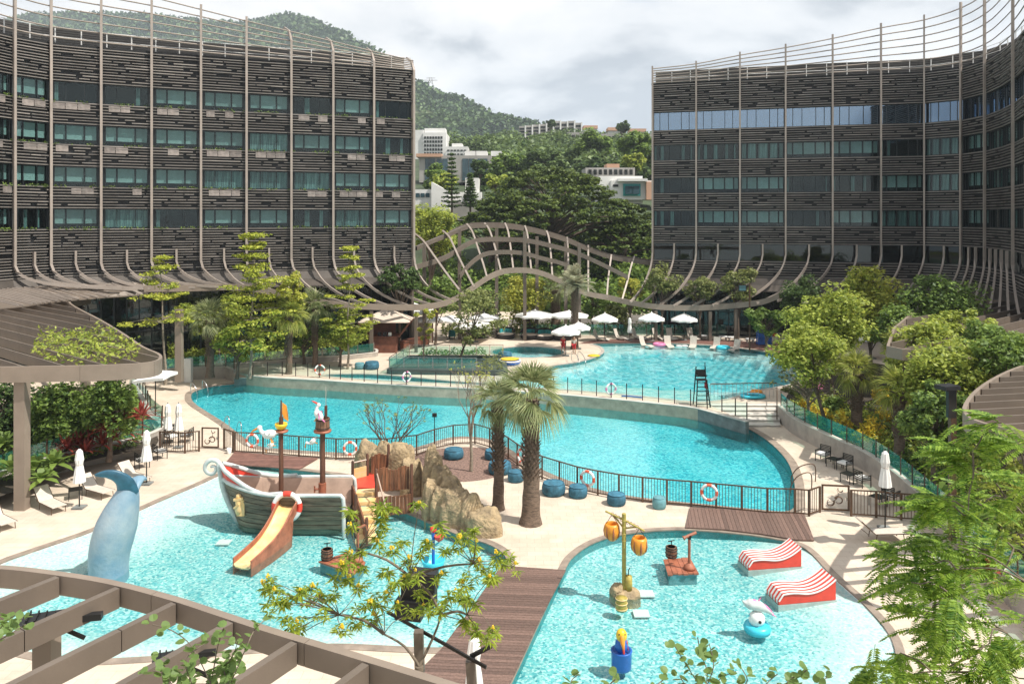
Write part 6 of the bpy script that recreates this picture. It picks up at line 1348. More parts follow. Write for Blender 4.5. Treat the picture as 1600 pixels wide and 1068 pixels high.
# ------------------------------------------------------------------ people
def person(label, loc, rz, pose, top='cloth_red', legs='cloth_white', arms=((.22, -.08, .95), (-.22, -.08, .95)), stride=.12):
    t = root('person', label, 'person', loc); J = {'p': (0, 0, .92), 's': (0, .01, 1.18), 'c': (0, .0, 1.38), 'n': (0, -.01, 1.50), 'h': (0, -.02, 1.62), 'hh': (0, -.02, 1.70), 'l': (.10, 0, .88), 'lk': (.11, -stride*.5, .48), 'la': (.11, stride*.4, .08), 'lt': (.12, stride*.4-.17, .03), 'r': (-.10, 0, .88), 'rk': (-.11, stride*.2, .48), 'ra': (-.11, stride, .09), 'rt': (-.12, stride-.16, .03),
         'ls': (.19, 0, 1.40), 'le': (arms[0][0]*1.1, .02, 1.15), 'lw': arms[0], 'rs': (-.19, 0, 1.40), 're': (arms[1][0]*1.1, .02, 1.15), 'rw': arms[1]}
    rad_ = {'p': .14, 's': .125, 'c': .15, 'n': .06, 'h': .095, 'hh': .09, 'l': .09, 'lk': .06, 'la': .045, 'lt': .04, 'r': .09, 'rk': .06, 'ra': .045, 'rt': .04, 'ls': .065, 'le': .045, 'lw': .035, 'rs': .065, 're': .045, 'rw': .035}
    E = [('p', 's'), ('s', 'c'), ('c', 'n'), ('n', 'h'), ('h', 'hh'), ('p', 'l'), ('l', 'lk'), ('lk', 'la'), ('la', 'lt'), ('p', 'r'), ('r', 'rk'), ('rk', 'ra'), ('ra', 'rt'), ('c', 'ls'), ('ls', 'le'), ('le', 'lw'), ('c', 'rs'), ('rs', 're'), ('re', 'rw')]
    def grow(nm, keys, ed, m, f=1.0, sub=1):
        ks = list(keys); me = bpy.data.meshes.new(nm); me.from_pydata([J[k] for k in ks], [(ks.index(a), ks.index(b)) for a, b in ed if a in ks and b in ks], []); o = bpy.data.objects.new(nm, me); COL.objects.link(o); o.parent = t; o['_o'] = tuple(loc)
        sk = o.modifiers.new('skin', 'SKIN'); 
        for i, k in enumerate(ks): me.skin_vertices[0].data[i].radius = (rad_[k]*f, rad_[k]*f*.85)
        me.skin_vertices[0].data[0].use_root = True; sk.use_smooth_shade = True; sd_ = o.modifiers.new('sub', 'SUBSURF'); sd_.levels = sd_.render_levels = sub; me.materials.append(MATS[m]); return o
    grow('body', list(J), E, 'skin', 1.0, 2); grow('shirt', ['s', 'p', 'c', 'ls', 'rs', 'le', 're'], E, top, 1.22); grow('trousers', ['p', 'l', 'r', 'lk', 'rk'], E, legs, 1.3)
    hb = MB(); blob(hb, (0, .02, 1.70), (.105, .12, .11), 8); h = hb.mesh('hair'); h.materials.append(MATS['hair']); o = bpy.data.objects.new('hair', h); COL.objects.link(o); o.parent = t; o['_o'] = tuple(loc)
    t.rotation_euler = (0, 0, rz); return t
person('person in a red shirt and pale trousers walking away with the blue cart', G(1210, 541, ZU), PI+.5, 0, arms=((.26, -.3, 1.1), (-.24, -.2, 1.0)), stride=.3)
person('person in a red shirt standing under the parasol by the hot tub', G(880, 552, ZU), .4, 0, legs='cloth_red')
person('person in a pale shirt seated height beside the date palm trunk', G(897, 553, ZU), -.4, 0, top='cloth_white', legs='cloth_red')
# ------------------------------------------------------------------ terrain, woods and the hillside estate
pbr('terrain_grass', (.05, .075, .03), .95, var=.4, scale=.08)
def hillmat():
    m, nt, N, L = nodes('forest_hill'); out = N('ShaderNodeOutputMaterial'); b = N('ShaderNodeBsdfPrincipled'); b.inputs['Roughness'].default_value = .95; b.inputs['Specular IOR Level'].default_value = .1; L(b.outputs[0], out.inputs[0])
    tc = N('ShaderNodeTexCoord'); n = N('ShaderNodeTexNoise'); n.inputs['Scale'].default_value = .012; n.inputs['Detail'].default_value = 8; n.inputs['Roughness'].default_value = .62; L(tc.outputs['Object'], n.inputs[0])
    v = N('ShaderNodeTexVoronoi'); v.inputs['Scale'].default_value = .06; L(tc.outputs['Object'], v.inputs[0]); v.feature = 'F1'
    cr = N('ShaderNodeValToRGB'); e = cr.color_ramp.elements; e[0].position = .40; e[0].color = (.012, .028, .014, 1); e[1].position = .60; e[1].color = (.07, .105, .04, 1); x = e.new(.70); x.color = (.13, .14, .08, 1)
    L(n.outputs[0], cr.inputs[0]); mr = N('ShaderNodeMapRange'); mr.inputs[2].default_value = .8; mr.inputs[3].default_value = 1.3; mr.inputs[4].default_value = .3; L(v.outputs['Distance'], mr.inputs[0])
    hs = N('ShaderNodeHueSaturation'); L(mr.outputs[0], hs.inputs['Value']); L(cr.outputs[0], hs.inputs['Color']); L(hs.outputs[0], b.inputs['Base Color'])
    bp = N('ShaderNodeBump'); bp.inputs['Strength'].default_value = 1; bp.inputs['Distance'].default_value = 14; bp.invert = True; L(v.outputs['Distance'], bp.inputs['Height']); L(bp.outputs[0], b.inputs['Normal'])
hillmat()
leafmat('leaf_hill', (.022, .055, .020), (.12, .19, .065), trans=.15, patch=.012)
TD = [0, 104, 112, 130, 155, 200, 300, 400, 520, 700]; TZ = [-1.9, -1.9, .5, 7, 13.5, 21, 34, 50, 60, 64]
def T(x, y):
    base = interp(y, TD, TZ); px = 800+x/max(y, 1)*F
    return base+(min(1, max(0, (y-115)/60))*1.6*noise.noise(V((x*.03, y*.03, 0))) if y > 110 else 0)
# near terrain
xs = np.linspace(-420, 420, 70); ys = [-60, 0, 60, 100, 104, 108, 112, 118, 124, 130, 138, 146, 155, 165, 175, 190, 205, 220, 240, 265, 290, 320, 350, 380, 410, 450, 500]
mb = MB(); mb.add([(x*(.6+y/900 if y > 0 else .6), y, T(x*(.6+y/900 if y > 0 else .6), y)) for y in ys for x in xs], [(j*70+i, j*70+i+1, (j+1)*70+i+1, (j+1)*70+i) for j in range(len(ys)-1) for i in range(69)], True)
o = mb.build('ground', 'terrain_grass'); o['kind'] = 'structure'
# the mountain
SKX = [-700, -400, -200, -60, 0, 20, 60, 120, 190, 260, 330, 380, 420, 450, 480, 510, 545, 582, 610, 645, 700, 760, 850, 900, 1020, 1200, 1500, 2200]
SKY = [150, 95, 60, 48, 38, 28, 22, 20, 19, 25, 30, 32, 24, 18, 22, 36, 52, 70, 95, 127, 150, 173, 194, 202, 214, 222, 230, 250]
RD = [2300, 2100, 1900, 1750, 1700, 1680, 1650, 1600, 1560, 1520, 1500, 1480, 1460, 1450, 1430, 1380, 1300, 1200, 1130, 1080, 1020, 960, 880, 850, 800, 800, 850, 1200]
mb = MB(); nx, ny = 420, 96; pxs = np.linspace(-700, 2200, nx)
for j in range(ny):
    t = j/(ny-1)
    for px in pxs:
        dr = interp(px, SKX, RD); zr = CZ-(interp(px, SKX, SKY)-HY)/F*dr; y = lerp(430, dr, min(1, t/.86)) if t < .86 else dr*(1+(t-.86)*1.6)
        x = (px-800)/F*y; zz0 = 36
        if t < .86: s = t/.86; z = lerp(zz0, zr, s**1.35)
        else: s = 1; z = lerp(zr, zr*.7, (t-.86)/.14)
        amp = min(1, s*2.2)*(1 if t < .84 else .35); k = noise.noise(V((x*.0045, y*.0045, 1)))*34*amp*(1-abs(s-.5)*.9)+noise.noise(V((x*.018, y*.018, 4)))*9*amp+noise.noise(V((x*.08, y*.08, 7)))*5*amp
        mb.v.append((x, y, z+k))
mb.f = [(j*nx+i, j*nx+i+1, (j+1)*nx+i+1, (j+1)*nx+i) for j in range(ny-1) for i in range(nx-1)]; mb.sm = [True]*len(mb.f)
o = mb.build('wooded_mountain', 'forest_hill'); o['kind'] = 'structure'
# tree crowns of the mountain forest
ov = mb.v; rs_ = np.random.RandomState(9); C = []
while len(C) < 52000:
    j = rs_.randint(3, 82); i = rs_.randint(90, 300); v = ov[j*nx+i]; w2 = ov[(j+1)*nx+i+1]; f, g_ = rs_.rand(), rs_.rand()
    if rs_.rand() < .45+.5*noise.noise(V((v[0]*.012, v[1]*.012, 3))): C.append((v[0]+(w2[0]-v[0])*f, v[1]+(w2[1]-v[1])*g_, (v[2]+w2[2])/2+rs_.uniform(0, 4)))
C = np.array(C); org = C.mean(axis=0); D, W = leaf_dirs(len(C), .2); sz = C[:, 1]*.0062*rs_.uniform(.5, 1.3, len(C)); me = quads_mesh('mountain_forest', C-org, D, W, sz, sz*.8, 'leaf_hill'); o = bpy.data.objects.new('mountain_forest', me); COL.objects.link(o); o.location = V(org); tag(o, 'dark green forest covering the mountain', kind='stuff')
# hillside woods that read as one mass
def woods(name, label, n, rngx, rngy, size, leaf, per, m, seed, dens=None):
    rs = np.random.RandomState(seed); P3 = []; 
    for _ in range(n):
        y = rs.uniform(*rngy); px = rs.uniform(*rngx)
        if (px < 775 and y < 330 and y > 120) or (px > 905 and 140 < y < 185) or (px < 700 and y < 360 and y > 120): continue
        x = (px-800)/F*y; z = T(x, y); r = size*rs.uniform(.6, 1.3)
        u = unit(rs.normal(size=(per, 3))); u[:, 2] = np.abs(u[:, 2])*.9-.1; q = u*(rs.uniform(.75, 1.05, per)[:, None])*np.array([r, r, r*.8])+unit(rs.normal(size=(per, 3)))*.18*r; q += np.array([x, y, z+r*.55]); P3.append(q)
    p = np.vstack(P3); org = p.mean(axis=0); D, W = leaf_dirs(len(p), .6); sz = leaf*rs.uniform(.6, 1.3, len(p))
    me = quads_mesh(name, p-org, D, W, sz*1.2, sz, m); o = bpy.data.objects.new(name, me); COL.objects.link(o); o.location = V(org); return tag(o, label, None, None, 'stuff')
woods('hillside_woods', 'mid green mixed woodland covering the slope behind the villas', 240, (560, 1120), (205, 400), 6.5, 1.15, 420, 'leaf_far', 3)
woods('valley_thicket', 'bushy green undergrowth at the foot of the slope behind the trellis', 190, (600, 1080), (104, 138), 3.2, .55, 380, 'leaf_mid', 4)
# far buildings
def block(t, name, m, px0, px1, y0, y1, d, dep, z0=None, part=True):
    a, b = P(px0, y0, d), P(px1, y1, d); zb = b.z if z0 is None else z0
    c = V(((a.x+b.x)/2, d+dep/2, (a.z+zb)/2)); o = MB().box(c, (b.x-a.x, dep, a.z-zb)).build(name, m, t); return o, a, b, zb
def wins(parent, px0, px1, y0, y1, nx, ny, d, fx=.7, fy=.55, m='room', deep=.25, name='window'):
    a, b = P(px0, y0, d), P(px1, y1, d); w_, h_ = (b.x-a.x)/nx, (a.z-b.z)/ny
    for i in range(nx):
        for j in range(ny):
            MB().box((a.x+w_*(i+.5), d-.06, b.z+h_*(j+.5)), (w_*fx, deep, h_*fy)).build(name, m, parent)
def building(label, px, y, d): return root('hillside_building', label, 'building', P(px, y, d))
pbr('far_glass', (.05, .10, .12), .15, .0, var=.4, scale=.3)
pbr('teal_frame', (.02, .30, .30), .4, var=.2, scale=.3)
b = building('white hotel block with a grid of dark balconies on the mountain foot', 672, 250, 330)
o, *_ = block(b, 'wall', 'white_wall', 640, 662, 203, 262, 331, 22); o, *_ = block(b, 'wall', 'white_wall', 661, 697, 207, 262, 330, 20); wins(b, 662, 692, 212, 249, 7, 6, 330, .72, .6)
MB().box(P(681, 206, 336), (9, 8, 2.2)).build('roof', 'white_wall', b)
b = building('low white terraced block beside the white hotel', 714, 245, 320); block(b, 'wall', 'white_wall', 696, 731, 229, 262, 320, 14); block(b, 'roof', 'white_wall', 706, 722, 224, 231, 322, 9); wins(b, 698, 729, 232, 244, 6, 2, 320, .7, .35)
b = building('dark glass villa row with stone piers on the slope', 723, 270, 210); block(b, 'wall', 'grey_wall', 655, 768, 243, 285, 210, 12); 
for i, (x0, x1) in enumerate(((664, 680), (682, 700), (722, 742), (746, 762))): wins(b, x0, x1, 247, 283, 2, 1, 210, .92, .95, 'far_glass')
block(b, 'roof', 'salmon_wall', 650, 690, 240, 245, 209, 13)
for x in (735, 752, 776): block(b, 'gable', 'white_wall', x-9, x+9, 236, 244, 213, 8)
b = building('small white cube house behind the woodland crest', 801, 240, 300); block(b, 'wall', 'white_wall', 795, 806, 233, 244, 300, 5); wins(b, 797, 804, 236, 241, 1, 1, 300)
b = building('white villa with a slanting gable wall behind the pine trees', 715, 320, 158)
a1, a2, a3, a4 = P(674, 330, 158), P(674, 284, 158), P(702, 300, 158), P(702, 330, 158)
m_ = MB(); f = [a1, a2, a3, a4]; bk = [p+V((0, 8, 0)) for p in f]; m_.add(f+bk, [(0, 3, 2, 1), (4, 5, 6, 7), (1, 2, 6, 5), (2, 3, 7, 6), (0, 1, 5, 4)]); m_.build('gable_wall', 'white_wall', b)
block(b, 'wall', 'white_wall', 700, 752, 300, 332, 160, 9); block(b, 'wall', 'white_wall', 727, 748, 278, 302, 161, 6); block(b, 'wall', 'grey_wall', 705, 756, 316, 344, 154, 4); wins(b, 722, 745, 304, 315, 2, 1, 160, .6, .8)
block(b, 'wall', 'white_wall', 645, 674, 296, 330, 160, 8); wins(b, 649, 672, 301, 309, 3, 1, 160, .8, .8, 'far_glass')
b = building('white modern villa with a teal framed window beside the shaded wing', 975, 300, 165)
block(b, 'wall', 'white_wall', 936, 1004, 275, 318, 165, 10); block(b, 'wall', 'white_wall', 955, 1030, 282, 312, 163, 8); block(b, 'wall', 'grey_wall', 915, 992, 262, 276, 170, 10); wins(b, 918, 990, 264, 274, 9, 1, 170, .6, .8)
block(b, 'wall', 'salmon_wall', 1010, 1030, 284, 312, 162, 2); f, *_ = block(b, 'window_frame', 'teal_frame', 974, 1001, 287, 306, 162.6, 1); wins(b, 976, 999, 290, 304, 2, 1, 162.6, .9, .9, 'far_glass', 1.2); block(b, 'roof', 'white_wall', 966, 1012, 279, 283, 161.5, 9); wins(b, 957, 967, 284, 296, 1, 1, 163, .8, .3)
block(b, 'roof', 'salmon_wall', 948, 968, 256, 263, 172, 5)
b = building('long grey terrace of ridge flats with dark balcony bays', 850, 212, 420)
for i in range(9):
    x0 = 811+i*11; yt = 197-[0, 1, 2, 3, 6, 8, 7, 8, 5][i]; block(b, 'wall', 'grey_wall', x0, x0+9.5, yt, 222, 420+i*2, 12); block(b, 'pier', 'white_wall', x0+8.8, x0+11, yt-1, 222, 419+i*2, 13); wins(b, x0, x0+8.8, yt+2, 218, 1, 4, 420+i*2, .9, .55)
b = building('low pale row of houses stepping along the ridge crest', 930, 215, 360)
for i, (x0, x1, yt) in enumerate(((886, 912, 207), (914, 934, 210), (936, 962, 209), (964, 990, 212), (992, 1022, 210))): block(b, 'wall', 'grey_wall', x0, x1, yt, 226, 362, 9); wins(b, x0+1, x1-1, yt+3, yt+11, 4, 1, 362, .7, .8)
for x0, x1, yt in ((912, 934, 196), (950, 972, 199), (985, 1010, 201)): block(b, 'roof', 'salmon_wall', x0, x1, yt, yt+5, 380, 8); block(b, 'wall', 'white_wall', x0+1, x1-1, yt+5, yt+14, 381, 7)
b = building('low white house with salmon roof tiles below the ridge flats', 858, 225, 380); block(b, 'wall', 'white_wall', 846, 862, 222, 232, 378, 8); block(b, 'roof', 'salmon_wall', 826, 872, 215, 219, 386, 6)
# pylon on the shoulder
pyl = root('electricity_pylon', 'grey lattice pylon on the mountain shoulder', 'pylon', P(673, 135, 1040)); q = MB()
a = P(673, 136, 1040); 
for sx in (-1, 1): q.bar(a+V((sx*4, 0, -3)), a+V((sx*1.2, 0, 13)), .7); q.bar(a+V((sx*4, 0, 2)), a+V((-sx*2, 0, 9)), .5)
q.bar(a+V((-9, 0, 9)), a+V((9, 0, 9)), .7); q.bar(a+V((-6, 0, 12)), a+V((6, 0, 12)), .6); q.build('lattice', 'grey_wall', pyl)
# the haze
m, nt, N, L = nodes('haze_air'); out = N('ShaderNodeOutputMaterial'); pv = N('ShaderNodeVolumePrincipled'); pv.inputs['Color'].default_value = (.80, .90, 1, 1); pv.inputs['Density'].default_value = .00022; L(pv.outputs[0], out.inputs['Volume'])
hz = MB().box((0, 1400, 250), (4400, 3400, 510)).build('haze', 'haze_air'); hz['kind'] = 'stuff'
# ------------------------------------------------------------------ palms
def fan_mesh(name, L=1.0, nseg=22, m='leaf_palm', spread=2.6, droop=.35, pet=.9, w=.075):
    mb = MB(); 
    for k in range(nseg):
        a = -spread/2+spread*k/(nseg-1)+R.uniform(-.03, .03); l = L*(.72+.28*math.cos(a*.8))*R.uniform(.92, 1.05); d = V((math.cos(a), math.sin(a), 0)); s = V((-d.y, d.x, 0)); o = V((pet, 0, 0))
        z = lambda t: -droop*l*t*t+.04*math.sin(a*9)
        p0, p1, p2, p3 = o, o+d*l*.45+V((0, 0, z(.45))), o+d*l*.78+V((0, 0, z(.78)-.03)), o+d*l+V((0, 0, z(1)-.12*l))
        up = V((0, 0, .03)); mb.add([p0-s*.01, p0+s*.01, p1+s*w*.5+up, p1-up*.3, p1-s*w*.5+up, p2+s*w*.3, p2-s*w*.3, p3], [(0, 3, 4), (0, 1, 3), (1, 2, 3), (3, 2, 5), (3, 5, 6), (4, 3, 6), (6, 5, 7)])
    mb.tube([(0, 0, 0), (pet*.5, 0, .04), (pet+.15, 0, 0)], [.03, .02, .012], 4); me = mb.mesh(name); me.materials.append(MATS[m]); return me
def pin_mesh(name, L=1.6, n=26, m='leaf_dry', w=.05, ll=.5, droop=.5):
    mb = MB(); P0 = lambda t: V((L*t, 0, .35*L*t-droop*L*t*t))
    mb.tube([P0(k/6) for k in range(7)], [.03, .025, .02, .016, .012, .008, .004], 4)
    for k in range(2, n):
        t = k/n; p = P0(t); l = ll*math.sin(PI*min(1, t*.85+.15))**.6*R.uniform(.85, 1.1)
        for sg in (-1, 1): d = V((.55, sg, .25)).normalized(); e = p+d*l+V((0, 0, -.12*l)); s = V((w/2, 0, 0)); mb.add([p-s, p+s, p+d*l*.6+s, e, p+d*l*.6-s], [(0, 1, 2, 3, 4)])
    me = mb.mesh(name); me.materials.append(MATS[m]); return me
FM = {k: [fan_mesh('fan_frond', 1.0, 20, k, droop=d, w=.062) for d in (.2, .5, .9)] for k in ('leaf_palm', 'leaf_palm_lime')}
PM = {k: [pin_mesh('feather_frond', 1.6, 26, k, droop=d) for d in (.2, .4, .7)] for k in ('leaf_grey',)}
def palm(label, base, h, r0, r1, fl, nf=30, m='leaf_palm', kind='fan', boots=True, barkm='palm_bark', name='fan_palm', top_flat=1.0, group=None):
    t = root(name, label, 'palm', base, group); b = V(base); n = 14; tp = []; rr = []
    for i in range(n+1): f = i/n; tp.append(b+V((.05*math.sin(f*3), .04*math.sin(f*4), -.1+f*(h+.1)))); rr.append(lerp(r0, r1, min(1, f*2.2))*(1+.04*math.sin(i*9))*(1.25 if i == 0 else 1))
    MB().tube(tp, rr, 14).build('trunk', barkm, t)
    if boots:
        q = MB()
        for k in range(int(h*46)):
            f = .36+.64*(k/(h*46)); a = k*2.4; p = b+V((0, 0, f*h)); o = V((math.cos(a), math.sin(a), 0)); s = V((-o.y, o.x, 0)); rad_ = r1*.95; l = .27*R.uniform(.6, 1.4); w_ = .06
            c = p+o*rad_; q.add([c-s*w_, c+s*w_, c+s*w_*.6+o*l*.55+V((0, 0, l*.5)), c-s*w_*.6+o*l*.55+V((0, 0, l*.5)), c-V((0, 0, .08))+o*.03], [(0, 1, 2, 3), (0, 3, 4), (1, 4, 2), (3, 2, 4)])
        o = q.build('leaf_base', barkm, t); o['kind'] = 'stuff'
    c = b+V((0, 0, h)); ms = (FM if kind == 'fan' else PM)[m]
    for k in range(nf):
        f = k/nf; el = lerp(1.4, -.6, f**1.15)+R.uniform(-.12, .12); az = k*2.39996+R.uniform(-.2, .2); me = ms[0 if f < .35 else 1 if f < .75 else 2]
        M = Matrix.Translation(c) @ Matrix.Rotation(az, 4, 'Z') @ Matrix.Rotation(-el*top_flat, 4, 'Y') @ Matrix.Rotation(R.uniform(-.5, .5), 4, 'X') @ Matrix.Scale(fl*R.uniform(.85, 1.1), 4); inst('frond', me, t, M)
    return t
palm('thick fan palm with ragged leaf bases standing alone at the end of the fence poufs', G(829, 817), 5.5, .45, .33, 1.0, 34)
palm('slimmer fan palm beside the tumbled boulders', G(778, 795), 4.9, .29, .22, .78, 24)
palm('yellow fan palm in the bed before the restaurant terrace', P(451, 590, 63), 5.0, .3, .22, 1.05, 30, 'leaf_palm_lime')
def pz(px, d, z=ZU): return V(((px-800)/F*d, d, z))
def palm_at(label, px, d, ycrown, r, fl, nf=28, m='leaf_palm', **k):
    b = pz(px, d); h = P(0, ycrown, d).z-ZU; palm(label, b, h, r*1.25, r, fl, nf, m, **k)
# (the first one above stands at the survey point; the rest by distance)
palm_at('green fan palm just behind the yellow one in the terrace bed', 492, 66, 482, .2, 1.05, 26)
palm_at('dark trunked fan palm before the beige terrace parasols', 328, 62, 500, .26, 1.0, 28)
palm_at('lime fan palm with a dark trunk behind the yellow hillside shrubs', 1338, 46, 584, .3, .82, 28, 'leaf_palm_lime')
palm_at('lime fan palm by the curved inner kerb of the hillside', 1405, 40, 612, .25, .8, 28, 'leaf_palm_lime')
palm_at('lime fan palm rising among the big hillside trees', 1412, 50, 545, .22, .9, 26, 'leaf_palm_lime', boots=False)
palm_at('tall grey date palm rising beside the lifeguard parasol', 898, 75, 446, .3, 1.3, 34, 'leaf_grey', kind='pin', name='date_palm')
palm_at('red brown trunked palm behind the date palm', 868, 86, 452, .5, 1.2, 24, 'leaf_palm')
# ------------------------------------------------------------------ trees of the courtyard
def tr_(label, px, d, x0, x1, yt, yb, **k): return tree('courtyard_tree', label, px, d, x0, x1, yt, yb, **k)
tr_('tall lime tiered tree before the louvred wing', 390, 62, 318, 478, 362, 545, style='layered', m='leaf_tier', n=6500, ncl=140, leaf=.19, trunk=.13, bark='bark_pale', nbr=50)
tr_('slender olive tiered tree before the ribs of the louvred wing', 543, 65, 492, 600, 384, 520, style='layered', m='leaf_tier', n=3400, ncl=90, leaf=.18, trunk=.1, bark='bark_pale', nbr=40)
tr_('thin airy tree with lime tufts on the restaurant terrace', 259, 60, 182, 320, 400, 512, style='layered', m='leaf_tier', n=2400, ncl=60, leaf=.18, trunk=.11, bark='bark_pale', nbr=40)
tr_('bushy lime tree low before the restaurant glazing', 370, 62, 325, 425, 498, 560, m='leaf_lime', n=3600, ncl=34, leaf=.2)
tr_('rounded green tree between the two terrace fan palms', 475, 67, 415, 530, 470, 548, m='leaf_mid', n=4200, ncl=36, leaf=.22)
tr_('lime tree beside the red crotons', 530, 66, 492, 582, 488, 548, m='leaf_lime', n=3600, ncl=34, leaf=.2)
tr_('green tree behind the beige terrace parasols', 345, 67, 270, 400, 455, 530, style='loose', m='leaf_lime', n=3600, ncl=44, leaf=.2)
tr_('bushy yellow green tree touching the tall tiered one', 448, 63, 428, 480, 424, 486, m='leaf_yellow', n=1500, ncl=18, leaf=.22, trunk=.09)
tr_('dark olive tree rising through the ring beam beside the louvred wing', 624, 74.5, 588, 662, 412, 462, m='leaf_dark', n=2600, ncl=26, leaf=.25)
tr_('low olive tree under the ribs beside the trellis', 680, 77, 650, 720, 430, 478, m='leaf_mid', n=2200, ncl=22, leaf=.25)
tr_('young yellow leaved tree beside the kiosk', 661, 68, 646, 682, 470, 532, style='loose', m='leaf_yellow', n=700, ncl=14, leaf=.2, trunk=.06)
tr_('loose yellow green tree standing before the daybeds', 711, 67, 690, 812, 448, 535, style='loose', m='leaf_olive', n=2900, ncl=44, leaf=.2, trunk=.11)
tr_('round golden tree under the arch of the trellis', 832, 85, 778, 862, 424, 512, m='leaf_yellow', n=4600, ncl=44, leaf=.26)
tr_('golden green tree left of the round golden one', 760, 86, 716, 790, 446, 505, m='leaf_olive', n=2800, ncl=30, leaf=.26)
tr_('fresh green tree right of the date palm', 925, 85, 903, 952, 436, 505, m='leaf_mid', n=2600, ncl=28, leaf=.25)
tr_('low bushy tree behind the folded parasol of the far deck', 972, 84, 945, 996, 470, 522, m='leaf_olive', n=2200, ncl=24, leaf=.22)
tr_('yellow tinged tree above the ring beam by the wing corner', 985, 83.5, 962, 1008, 428, 470, m='leaf_yellow', n=1600, ncl=18, leaf=.25)
for lab, px, d, x0, x1, yt, yb, n in (('rounded olive tree at the corner of the shaded wing', 1034, 81, 1008, 1064, 412, 470, 2600), ('small olive tree second from the shaded wing corner', 1093, 80.5, 1070, 1120, 430, 474, 1800), ('olive tree before the sign board of the shaded wing', 1152, 80, 1120, 1192, 414, 472, 2600)):
    tr_(lab, px, d, x0, x1, yt, yb, m='leaf_olive', n=n, ncl=26, leaf=.22)
tr_('dark leaved tree between the sign board and the golden hillside tree', 1252, 76, 1210, 1292, 430, 500, m='leaf_dark', n=3000, ncl=30, leaf=.24)
tr_('domed frangipani beside the blue towel cart', 1198, 73, 1162, 1230, 478, 522, m='leaf_mid', n=2300, ncl=24, leaf=.28, asp=2.6)
tr_('golden topped tree highest on the hillside', 1360, 60, 1312, 1412, 410, 545, m='leaf_yellow', n=7000, ncl=44, leaf=.24)
tr_('spreading lime tree leaning over the leisure pool end', 1300, 54, 1234, 1352, 444, 575, m='leaf_lime', n=8000, ncl=64, leaf=.22)
tr_('dark trunked tree overhanging the pool corner by the steps', 1290, 47, 1205, 1325, 508, 600, style='round', m='leaf_lime', n=5400, ncl=46, leaf=.18, trunk=.14)
tr_('blue green tree before the curved end of the shaded wing', 1455, 57, 1402, 1540, 418, 530, style='round', m='leaf_mid', n=6500, ncl=60, leaf=.22, trunk=.18)
tr_('fresh green tree between the golden and the blue green ones', 1400, 55, 1360, 1445, 470, 560, m='leaf_mid', n=4200, ncl=40, leaf=.22)
tr_('lime tree with upright twigs before the dark canopy', 1500, 46, 1455, 1562, 480, 560, style='loose', m='leaf_lime', n=4200, ncl=46, leaf=.19)
tr_('broad bushy tree above the lamp column', 1470, 39, 1405, 1550, 528, 660, m='leaf_lime', n=9000, ncl=70, leaf=.18)
tr_('lime tree covering the lip of the wide dark canopy', 1450, 44, 1395, 1512, 498, 600, m='leaf_lime', n=6000, ncl=48, leaf=.19)
tr_('green tree reaching over the corner of the wide dark canopy', 1545, 43, 1490, 1610, 500, 600, m='leaf_mid', n=6000, ncl=48, leaf=.19)
tr_('bushy tree at the edge of the rounded bronze canopy', 1565, 38, 1500, 1660, 518, 610, m='leaf_mid', n=6500, ncl=56, leaf=.18)
tr_('deep green tree behind the lamp column', 1455, 35, 1410, 1520, 600, 700, m='leaf_mid', n=6000, ncl=46, leaf=.17)
tr_('airy bare stemmed frangipani at the steps end of the leisure pool', 1262, 49, 1200, 1330, 556, 618, style='loose', m='leaf_olive', n=500, ncl=50, leaf=.16, trunk=.12, bark='bark_pale', nbr=50)
tr_('dense dark tree behind the second bronze column', 110, 42.5, 40, 160, 588, 720, m='leaf_mid', n=8000, ncl=60, leaf=.19)
tr_('bushy tree beside the red cordylines', 170, 41, 130, 226, 586, 680, m='leaf_mid', n=6000, ncl=44, leaf=.18)
tr_('dark tree at the edge of the planted terrace', 20, 44, -60, 60, 592, 700, m='leaf_dark', n=6500, ncl=44, leaf=.2)
